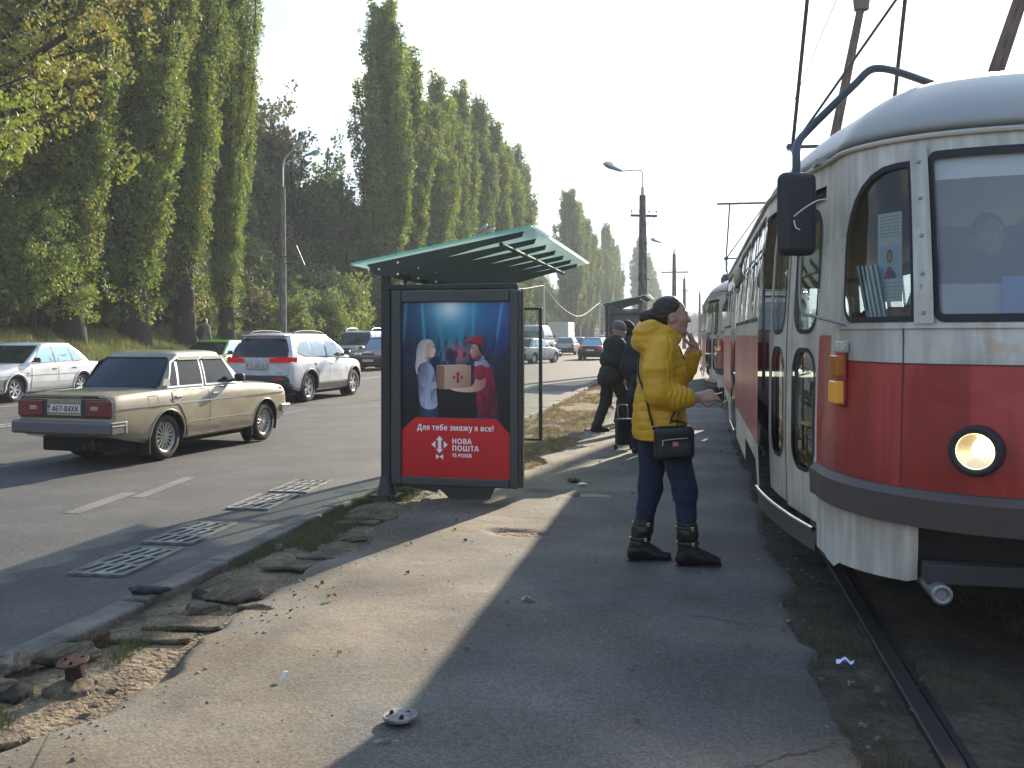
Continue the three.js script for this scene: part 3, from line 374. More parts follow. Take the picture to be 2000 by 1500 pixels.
function buildTram(label, pos, turn, group) {
  const t = thing('tram', label, 'tram', pos, turn, group);
  const lim = (u) => (u < U3 + 0.05 || u > U3 + STR - 0.05 ? 0.13 : 0.7), lim2 = (u, h) => lim(u);
  const P = (outer, holes, off, mirror) => { const g = patch(outer, holes, (u, h) => { const p = tramOff(u, h, off); if (mirror) p.x = -p.x; return p; }, lim2); return g; };
  const both = (outer, holes, off) => [P(outer, holes, off, false), P(outer, holes, off, true)];
  const total = 2 * U3 + STR;
  // openings on the left (door) side and the right side
  const wins = [], doors = [];
  const dU = (z) => U3 + (-2.7 - z); // local z -> u on the straight part
  doors.push([1.84, 3.28]); doors.push([dU(-6.75), dU(-8.15)]); doors.push([total - 3.28, total - 1.84]);
  for (let k = 0; k < 4; k++) wins.push([dU(-2.72 - k * 1.0) + 0.06, dU(-3.72 - k * 1.0) - 0.02]);
  for (let k = 0; k < 3; k++) wins.push([dU(-8.22 - k * 1.02) + 0.06, dU(-9.24 - k * 1.02) - 0.02]);
  const winsR = []; for (let k = 0; k < 8; k++) winsR.push([dU(-2.72 - k * 1.06) + 0.05, dU(-3.78 - k * 1.06) - 0.05]); winsR.push([1.95, 3.2], [total - 3.2, total - 1.95]);
  const WH0 = 1.61, WH1 = 2.36, band = (x) => rrect(x[0], WH0, x[1], WH1, 0.06, 4);
  const corner = []; { const u0 = 0.83, u1 = 1.42, b = 1.57, tp = 2.33; corner.push([u0, b], [u1 - 0.1, b]); for (let k = 1; k <= 5; k++) corner.push([u1 - 0.1 + 0.1 * Math.sin(k / 5 * Math.PI / 2), b + 0.1 * (1 - Math.cos(k / 5 * Math.PI / 2))]); corner.push([u1, 1.93]); for (let k = 1; k <= 7; k++) { const a = k / 7 * Math.PI / 2; corner.push([u1 - 0.5 * (1 - Math.cos(a)), 1.93 + 0.4 * Math.sin(a)]); } corner.push([u0, tp]); }
  const ws = rrect(-0.71, 1.57, 0.71, 2.36, 0.05, 4);
  const doorHole = ([a, b]) => [[a, 0.3], [b, 0.3], [b, 2.33], [a, 2.33]];
  // window band with holes: front half-screen, corner, sides
  const wl = doors.map(([a, b]) => [a, b]), segs = []; let at = 0.77; for (const [a, b] of wl) { segs.push([at, a]); at = b; } segs.push([at, total - 0.77]);
  const bandShape = [], red = [], skirt = [], bogie = [[dU(-2.9), dU(-4.7)], [dU(-9.3), dU(-11.1)]];
  segs.forEach(([a, b], i) => {
    const holes = wins.filter((w) => w[0] > a && w[1] < b).map(band); if (a < 0.8) holes.push(corner); if (b > total - 0.8) holes.push(corner.map(([u, h]) => [total - u, h]));
    bandShape.push(P([[a, 1.5], [b, 1.5], [b, 2.46], [a, 2.46]], holes));
    if (a < 0.8) { red.push(P([[a, 0.78], [b, 0.78], [b, 1.5], [1.62, 1.5], [1.62, 1.38], [a, 1.37]])); bandShape.push(P([[a, 1.37], [1.62, 1.38], [1.62, 1.5], [a, 1.5]])); skirt.push(P([[0.78, 0.37], [0.84, 0.352], [1.42, 0.335], [1.5, 0.3], [1.62, 0.31], [1.84, 0.33], [1.84, 0.7], [0.79, 0.68]])); }
    else { const rb = 0.72; red.push(P([[a, rb], [b, rb], [b, 1.5], [a, 1.5]])); const pts = [[a, 0.36]]; for (const [p, q] of bogie) if (p > a && q < b) pts.push([p, 0.36], [p + 0.12, 0.58], [q - 0.12, 0.58], [q, 0.36]); pts.push([b, 0.36], [b, rb], [a, rb]); skirt.push(P(pts)); }
  });
  const holesR = winsR.map(band); holesR.push(corner, corner.map(([u, h]) => [total - u, h]));
  bandShape.push(P([[0.77, 1.37], [total - 0.77, 1.37], [total - 0.77, 2.46], [0.77, 2.46]], holesR, 0, true)); red.push(P([[0.77, 0.72], [total - 0.77, 0.72], [total - 0.77, 1.37], [0.77, 1.37]], [], 0, true)); skirt.push(P([[0.86, 0.36], [total - 0.86, 0.36], [total - 0.86, 0.72], [0.86, 0.72]], [], 0, true));
  // over the doors, and the middle of the front and rear
  for (const [a, b] of doors) bandShape.push(P([[a, 2.33], [b, 2.33], [b, 2.46], [a, 2.46]]));
  const mid = (a0, a1, b0, b1) => [[a0, b0], [a1, b0], [a1, b1], [a0, b1]];
  const F = (pts, holes, off = 0, rear = false) => patch(pts, holes, (x, h) => { const p = tramOff(Math.abs(x), h, off); p.x = -Math.sign(x) * Math.abs(p.x); if (rear) p.z = -TL - p.z; return p; }, 0.12);
  for (const r of [false, true]) { bandShape.push(F(mid(-0.77, 0.77, 1.37, 2.46), [ws], 0, r)); red.push(F(mid(-0.77, 0.77, 0.78, 1.37), [], 0, r)); }
  part('body_panel', red, tramRed, t, 'faded red lower side panels'); part('window_band', bandShape, cream, t); part('skirt', skirt, cream, t);
  // roof dome
  const ring = (k) => { const q = k / 9, tt = Math.sin(q * Math.PI / 2), h = 2.45 + 0.5 * tt, s = Math.pow(Math.max(0, 1 - Math.pow(tt, 1.75)), 1 / 1.7), pts = []; const us = []; for (let i = 0; i <= 16; i++) us.push(NOSE * i / 16); for (let i = 1; i <= 6; i++) us.push(NOSE + TAPER * i / 6); for (let i = 1; i < 4; i++) us.push(U3 + STR * i / 8); const half = us.map((u) => { const p = tramAt(u, 2.45); return V(p.x * (0.12 + 0.88 * s), h, lerp(-1.7, p.z, p.z > -1.7 ? 0.15 + 0.85 * s : 1)); }); const left = [...half, ...half.slice().reverse().map((p) => V(p.x, p.y, -TL - p.z))]; return [...left, ...left.slice(1, -1).reverse().map((p) => V(-p.x, p.y, p.z))]; };
  const rings = []; for (let k = 0; k <= 9; k++) rings.push(ring(k)); part('roof', loft(rings), creamRoof, t);
  const gut = []; for (let u = 0; u <= total; u += (u < U3 || u > U3 + STR ? 0.15 : 0.7)) gut.push(tramOff(u, 2.45, -0.012)); part('rain_gutter', [tube(gut, 0.014, 140, 5), tube(gut.map((p) => V(-p.x, p.y, p.z)), 0.014, 140, 5)], cream, t);
  const brow = []; for (let x = -1.25; x <= 1.25; x += 0.1) { const p = tramOff(Math.abs(x), 2.43 - Math.pow(Math.abs(x) / 1.25, 3) * 0.1, 0.02); p.x = -Math.sign(x) * Math.abs(p.x); brow.push(p); } part('brow_moulding', tube(brow, 0.02, 50, 6), cream, t);
  // glass and rubber seals
  const ringOf = (pts, d) => [insetPoly(pts, -0.008), [insetPoly(pts, d * 0.65)]];
  for (const w of wins) { const pts = band(w), f = part('window', P(pts, [], 0.012), tramGlass, t); part('window_frame', [P(...ringOf(pts, 0.035), -0.004), P(mid(w[0], w[1], 2.1, 2.13), [], 0.0)], rubber, f); part('window_bar', P(mid((w[0] + w[1]) / 2 - 0.012, (w[0] + w[1]) / 2 + 0.012, 2.13, 2.34), [], -0.003), greyMetal, f); }
  for (const w of winsR) { const pts = band(w), f = part('window', P(pts, [], 0.012, true), tramGlass, t); part('window_frame', P(...ringOf(pts, 0.035), -0.004, true), rubber, f); }
  for (const mir of [false, true]) for (const r of [false, true]) { const pts = corner.map(([u, h]) => (r ? [total - u, h] : [u, h])), f = part('corner_window', P(pts, [], 0.012, mir), tramGlass, t); part('window_frame', P(...ringOf(pts, 0.03), -0.004, mir), rubber, f); }
  for (const r of [false, true]) { const f = part(r ? 'rear_window' : 'windscreen', F(ws, [], 0.012, r), r ? tramGlass : milkyGlass, t); part('window_frame', F(insetPoly(ws, -0.012), [insetPoly(ws, 0.025)], -0.004, r), rubber, f); }
  for (const s of [1, -1]) part('screen_post', F(mid(s * 0.765 - 0.055, s * 0.765 + 0.055, 1.55, 2.4), [], -0.02), cream, t);
  for (const s of [1, -1]) for (let k = 0; k < 5; k++) { const u = 0.765, h = 1.6 + k * 0.18, q = tramOff(u, h, -0.024), n = tramN(u, h).negate(); q.x *= s; n.x *= s; const m = part('rivet', rod(q.clone().addScaledVector(n, -0.006), q.clone().addScaledVector(n, 0.004), 0.011, 0.008, 8), greyMetal, t); }
  part('front_seam', [1, -1].map((s) => F(mid(s * 0.9 - 0.004, s * 0.9 + 0.004, 0.82, 1.55), [], -0.002)).concat([F(mid(-1.4, -0.001, 1.366, 1.373), [], -0.002), F(mid(0.001, 1.4, 1.366, 1.373), [], -0.002)]), M([0.12, 0.05, 0.045], 0.8), t);
  part('sun_visor', F(mid(-0.69, 0.69, 2.24, 2.35), [], 0.03), M([0.7, 0.72, 0.7], 0.6), t);
  part('sill_strip', [...[-1, 1].map((s) => F(mid(s > 0 ? 0 : -1.5, s > 0 ? 1.5 : 0, 1.53, 1.553), [], -0.012)), ], cream, t);
  // folding doors: four leaves, two windows each, set back in the opening
  for (const [a, b] of doors) {
    part('door_well', [P([[a, 0.3], [a + 0.02, 0.3], [a + 0.02, 2.33], [a, 2.33]], [], 0.03), P([[b - 0.02, 0.3], [b, 0.3], [b, 2.33], [b - 0.02, 2.33]], [], 0.03), P(mid(a - 0.02, b + 0.02, 2.28, 2.34), [], 0.03)], rubber, t);
    const n = 2, w = (b - a - 0.05) / n;
    for (let k = 0; k < n; k++) {
      const u0 = a + 0.025 + k * w + 0.006, u1 = u0 + w - 0.012, off = 0.055 + (k % 2 ? 0.02 : 0), lo = rrect(u0 + 0.14, 0.7, u1 - 0.14, 1.42, 0.15, 6), hi = rrect(u0 + 0.14, 1.52, u1 - 0.14, 2.24, 0.15, 6);
      const lf = part('door_leaf', P(mid(u0, u1, 0.43, 2.3), [lo, hi], off), cream, t);
      for (const q of [lo, hi]) { part('door_window', P(q, [], off + 0.012), tramGlass, lf); part('window_frame', P(...ringOf(q, 0.028), off - 0.005), rubber, lf); }
      part('door_edge', P(mid(u0 - 0.012, u0 + 0.03, 0.43, 2.3), [], off - 0.015), k % 2 ? rubber : greyMetal, lf);
    }
    part('door_step', [P(mid(a, b, 0.3, 0.42), [], -0.012)], M([0.1, 0.095, 0.09], 0.6), t); const e = []; for (let k = 0; k <= 6; k++) e.push(tramOff(lerp(a, b, k / 6), 0.425, -0.02)); part('step_edge', tube(e, 0.014, 20, 6), chrome, t);
  }
  // bumper band round the front and the skirts' joints
  for (const r of [false, true]) { const bb = [[-0.05, 0.58], [-0.06, 0.79], [-0.0, 0.81], [0.03, 0.79]]; const g = loft(Array.from({ length: 41 }, (_, k) => { const x = lerp(-1.82, 1.82, k / 40), h = (o, y) => { const p = tramOff(Math.min(Math.abs(x), 1.84), y, o); p.x = -Math.sign(x) * Math.abs(p.x); if (r) p.z = -TL - p.z; return p; }; return [h(0.03, 0.62), h(-0.045, 0.635), h(-0.05, 0.77), h(-0.02, 0.8), h(0.03, 0.8)]; }), true, true); part('bumper', crease(g, 0.6), bumperM, t); }
  const seam = []; for (let k = 0; k < 6; k++) seam.push(P(mid(dU(-3.2 - k * 1.7), dU(-3.2 - k * 1.7) + 0.012, 0.37, 0.72), [], -0.003)); part('panel_seam', seam, rubber, t);
  // corner box behind the skirt, pipe and frame under the nose
  part('underframe', [bx(2.0, 0.3, 9.6, 0, 0.7, -7, 0.02), bx(1.4, 0.28, 12.6, 0, 0.69, -7, 0.02), bx(1.5, 0.26, 0.1, 0.0, 0.5, -0.5, 0.01), bx(0.5, 0.09, 0.1, -0.42, 0.43, -0.22, 0.01), bx(1.3, 0.075, 0.12, 0.42, 0.4, -0.23, 0.012), bx(0.16, 0.34, 0.14, 0, 0.5, -0.1, 0.02), bx(1.8, 0.5, 0.06, 0, 0.55, -1.6)], M([0.05, 0.045, 0.042], 0.8), t);
  part('pipe', (() => { const g = new THREE.TorusGeometry(0.035, 0.012, 8, 18); g.translate(-0.62, 0.36, -0.1); return [g, rod([-0.62, 0.36, -0.5], [-0.62, 0.36, -0.1], 0.042, 0.042, 16)]; })(), greyMetal, t);
  for (const z of [-3.8, -10.2]) { const b = part('bogie', [bx(1.7, 0.18, 2.3, 0, 0.42, z, 0.03), bx(0.12, 0.22, 2.5, -0.98, 0.38, z, 0.02), bx(0.12, 0.22, 2.5, 0.98, 0.38, z, 0.02)], blackM, t); for (const dz of [-0.95, 0.95]) for (const s of [-1, 1]) part('wheel', rod([s * 0.72, 0.35, z + dz], [s * 0.84, 0.35, z + dz], 0.35, 0.35, 26), greyMetal, b); }
  // lamps
  const lens = M([0.95, 0.9, 0.8], 0.12, { emissive: rgb(1, 0.62, 0.25), emissiveIntensity: 0.5 });
  for (const x of [-0.5, 0.5]) {
    const c = tramOff(Math.abs(x), 1.0, -0.065); c.x = x; const n = tramN(Math.abs(x), 1.0).negate(); if (x > 0) n.x *= -1; n.y = 0; n.normalize(); const q = new THREE.Quaternion().setFromUnitVectors(V(0, 0, 1), n), mt = new THREE.Matrix4().compose(c, q, V(1, 1, 1));
    const ringG = new THREE.TorusGeometry(0.094, 0.016, 10, 36).applyMatrix4(mt), cup = new THREE.CylinderGeometry(0.104, 0.112, 0.1, 32, 1, true).rotateX(Math.PI / 2).translate(0, 0, -0.04).applyMatrix4(mt);
    const hl = part('headlight', [ringG, cup], rubber, t); part('headlight_rim', new THREE.TorusGeometry(0.082, 0.006, 8, 36).applyMatrix4(mt), chrome, hl);
    const bowl = new THREE.SphereGeometry(0.125, 24, 8, 0, Math.PI * 2, 0, 0.7).rotateX(-Math.PI / 2).translate(0, 0, 0.068).applyMatrix4(mt);
    part('reflector_bowl', bowl, M([0.95, 0.86, 0.66], 0.14, { metalness: 1, emissive: rgb(1, 0.7, 0.32), emissiveIntensity: 0.16 }), hl); part('headlight_bulb', new THREE.SphereGeometry(0.018, 12, 8).translate(0, 0, -0.03).applyMatrix4(mt), M([1, 0.9, 0.7], 0.4, { emissive: rgb(1, 0.85, 0.6), emissiveIntensity: 5 }), hl);
    part('headlight_lens', new THREE.CircleGeometry(0.08, 30).translate(0, 0, 0.004).applyMatrix4(mt), M([0.98, 0.95, 0.88], 0.05, { transmission: 0.95, thickness: 0, bumpMap: rep(tex(64, (u) => 0.5 + 0.5 * Math.sin(u * Math.PI * 16), false), 1), bumpScale: 0.003 }), hl);
    if (x < 0 && pos[2] > -6) lampSpots.push([t, c.clone().addScaledVector(n, 0.012), n.clone()]);
  }
  const amber = M([0.4, 0.13, 0.03], 0.25, { clearcoat: 0.6, emissive: rgb(1, 0.35, 0.02), emissiveIntensity: 0.01 }), amber2 = M([0.5, 0.3, 0.05], 0.25, { clearcoat: 0.6, emissive: rgb(1, 0.45, 0.03), emissiveIntensity: 0.06 });
  for (const mir of [1, -1]) { const put = (u, h0, h1, o, d) => { const c = tramOff(u, (h0 + h1) / 2, -o), n = tramN(u, 1.2); n.y = 0; n.normalize().negate(); const g = bx(0.1, h1 - h0, d, 0, 0, 0, 0.012); g.applyQuaternion(new THREE.Quaternion().setFromUnitVectors(V(0, 0, 1), n)); g.translate(c.x, c.y, c.z); if (mir < 0) g.scale(-1, 1, 1); return g; };
    const h = part('indicator_housing', [put(1.4, 1.14, 1.43, 0.012, 0.03)], tramRed, t); part('indicator_light', put(1.4, 1.29, 1.4, 0.035, 0.05), amber, h); part('indicator_light', put(1.4, 1.155, 1.27, 0.035, 0.05), amber2, h); part('indicator_cap', put(1.39, 1.41, 1.47, 0.02, 0.04), cream, h); }
  // inside: floor, ceiling, partition, seats
  part('floor', [bx(2.2, 0.05, 9.4, 0, 0.88, -7), bx(1.5, 0.05, 12.9, 0, 0.875, -7)], M([0.08, 0.07, 0.06], 0.8), t); part('ceiling', bx(2.05, 0.03, 12, 0, 2.47, -7.2), M([0.4, 0.4, 0.38], 0.8), t);
  part('cab_partition', [bx(1.1, 1.3, 0.04, 0.3, 1.5, -1.75), bx(0.5, 1.5, 0.03, 0.6, 1.6, -1.72)], M([0.1, 0.07, 0.05], 0.7), t); part('dashboard', [bx(1.5, 0.16, 0.4, 0, 1.5, -0.62, 0.04)], M([0.1, 0.12, 0.13], 0.6), t);
  const seatM = M([0.2, 0.03, 0.03], 0.6); for (let k = 0; k < 9; k++) part('seat', [bx(0.42, 0.06, 0.4, 0.85, 1.33, -3.2 - k * 0.95, 0.02), bx(0.42, 0.5, 0.05, 0.85, 1.6, -3.42 - k * 0.95, 0.02)], seatM, t);
  part('hand_rail', [rod([-0.8, 2.3, -2.8], [-0.8, 2.3, -11], 0.016), rod([0.6, 2.3, -2.8], [0.6, 2.3, -11], 0.016), rod([-0.95, 0.9, -3.0], [-0.95, 2.4, -3.0], 0.018), rod([-0.95, 0.9, -6.6], [-0.95, 2.4, -6.6], 0.018)], greyMetal, t);
  // current collector on the roof
  const pc = part('pantograph', [rod([-0.55, 3.06, -6.2], [-0.55, 3.75, -7.6], 0.032), rod([0.55, 3.06, -6.2], [0.55, 3.75, -7.6], 0.032), rod([-0.55, 3.75, -7.6], [-0.5, 5.2, -6.4], 0.022), rod([0.55, 3.75, -7.6], [0.5, 5.2, -6.4], 0.022), rod([-0.55, 3.75, -7.6], [0.5, 5.2, -6.4], 0.016), rod([-0.62, 3.75, -7.6], [0.62, 3.75, -7.6], 0.022), bx(0.12, 0.07, 0.12, -0.55, 3.75, -7.6, 0.01), bx(0.06, 0.2, 0.08, -0.55, 3.45, -7.3, 0.01), rod([-0.85, 5.2, -6.4], [0.85, 5.2, -6.4], 0.03), bx(1.4, 0.16, 1.8, 0, 3.12, -6.9, 0.03)], M([0.1, 0.12, 0.14], 0.5, { metalness: 0.3 }), t);
  return t;
}
const lampSpots = [];
const TRAM = [1.68, 0.0, -4.45];
const tram1 = buildTram('nearest red and cream tram with a lit headlight, doors shut, beside the pavement', TRAM, 0);
const tram2 = buildTram('second red and cream tram carriage behind the nearest tram', [1.5, 0.0, -21.6], 0.012);
for (const [t, c, n] of lampSpots) { const l = new THREE.SpotLight(rgb(1, 0.7, 0.35), 3, 0, 0.9, 0.6); l.name = 'headlight_beam'; l.castShadow = true; const p = c.clone().add(t.position); l.position.copy(p); l.target.position.copy(p.clone().add(n)); scene.add(l, l.target); }
// mirror, cab fittings and hangings of the near tram
{
  const t = tram1, L = (p) => [p[0] - TRAM[0], p[1], p[2] - TRAM[2]];
  part('mirror_arm', tube([[1.5, 2.9, -6.0], [1.36, 2.93, -5.93], [1.0, 2.97, -5.64], [0.93, 2.95, -5.6], [0.86, 2.88, -5.57], [0.6, 2.62, -5.52], [0.54, 2.54, -5.45], [0.52, 2.38, -5.34], [0.52, 1.95, -5.34]].map(L), 0.022, 60, 8), M([0.06, 0.07, 0.08], 0.5), t);
  const mir = part('wing_mirror', [bx(0.2, 0.44, 0.1, 0.52 - TRAM[0], 2.14, -5.33 - TRAM[2], 0.04, 0, 0.35)], M([0.03, 0.03, 0.035], 0.5), t);
  part('mirror_wire', [tube([[0.5, 2.12, -5.26], [0.55, 2.16, -5.25], [0.62, 2.2, -5.26], [0.68, 2.21, -5.3]].map(L), 0.004, 16, 5), tube([[0.5, 2.1, -5.26], [0.51, 2.06, -5.25], [0.53, 2.05, -5.25]].map(L), 0.004, 12, 5)], M([0.7, 0.72, 0.75], 0.4), mir);
  part('mirror_strut', [tube([[0.54, 1.95, -5.34], [0.55, 1.62, -5.32], [0.6, 1.6, -5.28], [0.86, 1.52, -5.02]].map(L), 0.009, 24, 6), bx(0.06, 0.06, 0.05, 0.86 - TRAM[0], 1.49, -5.0 - TRAM[2], 0.01), rod(L([0.86, 1.5, -4.98]), L([0.87, 1.41, -4.97]), 0.01)], greyMetal, t);
  part('side_lamp', [(() => { const g = new THREE.SphereGeometry(0.09, 16, 12); g.scale(0.5, 1, 1); return g.translate(...L([0.37, 2.03, -9.0])); })()], M([0.5, 0.42, 0.3], 0.5), t);
}
// ---------- rails ----------
{
  const m = M([0.05, 0.048, 0.048], 0.45, { metalness: 0.5 });
  const rail = (x, label) => { const r = tag(part('tram_rail', [bx(0.075, 0.12, 180, x, -0.045, -80, 0.008), bx(0.03, 0.1, 180, x + 0.075 * Math.sign(1.64 - x), -0.058, -80)], m, scene), label, 'rail'); return r; };
  rail(0.88, 'tram rail nearest the pavement, running along its broken edge'); rail(2.404, 'tram rail farther from the pavement, under the right of the tram');
}
// ---------- trees ----------
const leafMat = (c, tr = 0.42) => M(c, 0.8, { transmission: tr, thickness: 0 });
const barkT = tex(256, (u, v) => { const n = fbm(u * 14, v * 3, 301, 5, 14), m = fbm(u * 4, v * 4, 306, 4, 4); return 0.45 + (n - 0.5) * 0.9 + (m - 0.5) * 0.3; });
const bark = M([0.13, 0.115, 0.095], 0.95, { map: rep(barkT, 1), bumpMap: rep(barkT, 1), bumpScale: 0.03 });
// a tuft of small folded leaves, all sizes in metres
function tuft(n, r, size, seed, flat = 1) {
  const R = rng(seed), pos = [], nor = [], idx = [], v = V(0, 0, 0);
  for (let k = 0; k < n; k++) {
    const c = V(R() - 0.5, R() - 0.5, R() - 0.5); if (c.length() > 0.5) c.multiplyScalar(0.6); c.multiplyScalar(2 * r); c.y *= flat;
    const s = size * (0.65 + R() * 0.7), q = new THREE.Quaternion().setFromEuler(new THREE.Euler(R() * 6.3, R() * 6.3, R() * 6.3)), base = pos.length / 3;
    for (const p of [[0, -0.62, 0], [0.42, 0.0, 0.12], [0, 0.62, 0], [-0.42, 0.0, 0.12]]) { v.set(p[0] * s, p[1] * s, p[2] * s).applyQuaternion(q).add(c); pos.push(v.x, v.y, v.z); }
    idx.push(base, base + 1, base + 2, base, base + 2, base + 3);
  }
  const g = new THREE.BufferGeometry(); g.setAttribute('position', new THREE.Float32BufferAttribute(pos, 3)); g.setIndex(idx); const f = g.toNonIndexed(); f.computeVertexNormals(); return f;
}
function crown(name, geo, mat, spots, colors, parent) { // spots: [x, y, z, scale]
  const m = new THREE.InstancedMesh(geo, mat, spots.length), R = rng(spots.length), o = new THREE.Object3D(), c = new THREE.Color(); m.name = name;
  spots.forEach((p, i) => { o.position.set(p[0], p[1], p[2]); o.rotation.set(R() * 6.3, R() * 6.3, R() * 6.3); o.scale.setScalar(p[3]); o.updateMatrix(); m.setMatrixAt(i, o.matrix); const k = colors(p, R); m.setColorAt(i, c.setRGB(k[0], k[1], k[2])); });
  m.castShadow = m.receiveShadow = true; m.userData.kind = 'stuff'; parent.add(m); return m;
}
const mix3 = (a, b, t) => a.map((v, i) => lerp(v, b[i], t));
// Lombardy poplar: a fluted trunk, steep limbs that split into plumes, tufts along every limb
function poplarMaker(seed, H, W, opts = {}) {
  const R = rng(seed), limbs = [], spots = [], plume = [];
  const lean = (R() - 0.5) * 0.4;
  limbs.push(tube([[0, -0.6, 0], [0.02, H * 0.2, 0.03], [lean * 0.4, H * 0.5, 0.05], [lean, H * 0.93, 0]], 0.09, 16, 7));
  { const rr = []; for (let k = 0; k <= 12; k++) { const y = -0.6 + k / 12 * H * 0.72, rad = lerp(0.5, 0.12, Math.pow(k / 12, 0.7)) * (k === 0 ? 1.35 : k === 1 ? 1.12 : 1); rr.push(Array.from({ length: 12 }, (_, i) => { const a = i / 12 * Math.PI * 2, f = rad * (1 + 0.12 * Math.sin(a * 5 + k * 0.2) * (1 - k / 14)); return V(Math.cos(a) * f + lean * 0.4 * k / 12, y, Math.sin(a) * f); })); } limbs.push(loft(rr)); }
  const nl = opts.limbs || 46;
  for (let k = 0; k < nl; k++) {
    const t0 = (k + 0.5) / nl, y0 = lerp(opts.low ?? 0.07, 0.86, Math.pow(t0, 0.9)) * H, a = k * 2.4 + R() * 0.9;
    const env = (y) => { const q = y / H; return W * Math.pow(Math.sin(Math.min(1, Math.max(0.02, q * 1.02)) * Math.PI), 0.5) * (q < 0.55 ? 0.62 + q * 0.7 : 1 - (q - 0.55) * 0.45) * (q > 0.72 ? 1 - (q - 0.72) * 2.1 : 1); };
    const len = lerp(0.3, 0.16, t0) * H * (0.65 + R() * 0.6), y1 = Math.min(y0 + len, H * (1.0 - R() * R() * 0.2)), reach = env((y0 + y1) / 2) * (0.45 + R() * 0.75);
    const pts = []; for (let i = 0; i <= 5; i++) { const q = i / 5, r = reach * Math.pow(q, 0.62) * (q > 0.75 ? 1 - (q - 0.75) * 0.35 : 1); pts.push(V(Math.cos(a) * r + lean * y0 / H + (R() - 0.5) * 0.12, lerp(y0, y1, Math.pow(q, 1.25)), Math.sin(a) * r + (R() - 0.5) * 0.12)); }
    limbs.push(tube(pts, lerp(0.06, 0.025, t0), 8, 4));
    const cv = new THREE.CatmullRomCurve3(pts), dens = opts.dens || 1, m = Math.round(len * 9.5 * dens * (R() < 0.14 ? 0.35 : 1)), tone = R();
    for (let i = 0; i < m; i++) { const q = 0.14 + 0.88 * R(), p = cv.getPoint(Math.min(q, 1)), s = 0.34 * (1.25 - q * 0.55); if (R() < clamp((p.y / H - 0.55) * (opts.thin ?? 0.7), 0, 0.55)) continue; spots.push([p.x + (R() + R() - 1) * s * 1.25, p.y + (R() - 0.5) * 0.6, p.z + (R() + R() - 1) * s * 1.25, 0.75 + R() * 0.6, tone]); }
  }
  // shoots round the foot of the trunk
  if (opts.shoots) for (let k = 0; k < opts.shoots; k++) { const a = R() * 6.3, r = 0.35 + R() * 0.7, y = 0.8 + R() * H * 0.22; spots.push([Math.cos(a) * r, y, Math.sin(a) * r, 0.6 + R() * 0.6, R()]); }
  return { trunk: join(limbs), spots };
}
const tuftN = tuft(26, 0.3, 0.105, 5), tuftF = tuft(22, 0.36, 0.15, 6), tuftB = tuft(30, 0.55, 0.17, 8), tuftS = tuft(26, 0.4, 0.13, 12);
const leafP = leafMat([1, 1, 1], 0.5);
const GREEN = [0.1, 0.175, 0.02], GREEN2 = [0.27, 0.34, 0.035], YEL = [0.34, 0.29, 0.05], OR = [0.36, 0.2, 0.04], DARK = [0.085, 0.13, 0.035], BROWN = [0.17, 0.1, 0.04];
function addPoplar(kind, label, pos, turn, sc, geo, pal, group) {
  const o = thing('poplar_tree', label, 'poplar tree', pos, turn, group); o.scale.set(sc[0], sc[1], sc[0]);
  part('trunk', kind.trunk, bark, o); crown('crown', geo, leafP, kind.spots, pal, o); return o;
}
const pal = (a, b, warm = 0.12) => (p, R) => { let c = mix3(a, b, clamp(p[4] * 0.7 + R() * 0.5, 0, 1)); if (R() < warm) c = mix3(c, YEL, R()); const k = 0.75 + R() * 0.5; return c.map((v) => v * k); };
const popA = poplarMaker(11, 24, 2.15, { limbs: 84, dens: 1.3, low: 0.05, shoots: 130 }), popB = poplarMaker(12, 24, 1.9, { limbs: 78, dens: 1.25, low: 0.08, shoots: 90, thin: 0.95 }), popC = poplarMaker(13, 24, 2.1, { limbs: 84, dens: 1.3, low: 0.05, shoots: 120, thin: 0.8 });
const popF = poplarMaker(21, 24, 2.0, { limbs: 74, dens: 0.95, low: 0.04 }), popG = poplarMaker(22, 24, 1.8, { limbs: 70, dens: 0.9, low: 0.06 });
const gy = (x, z) => groundH(x, z) - 0.1;
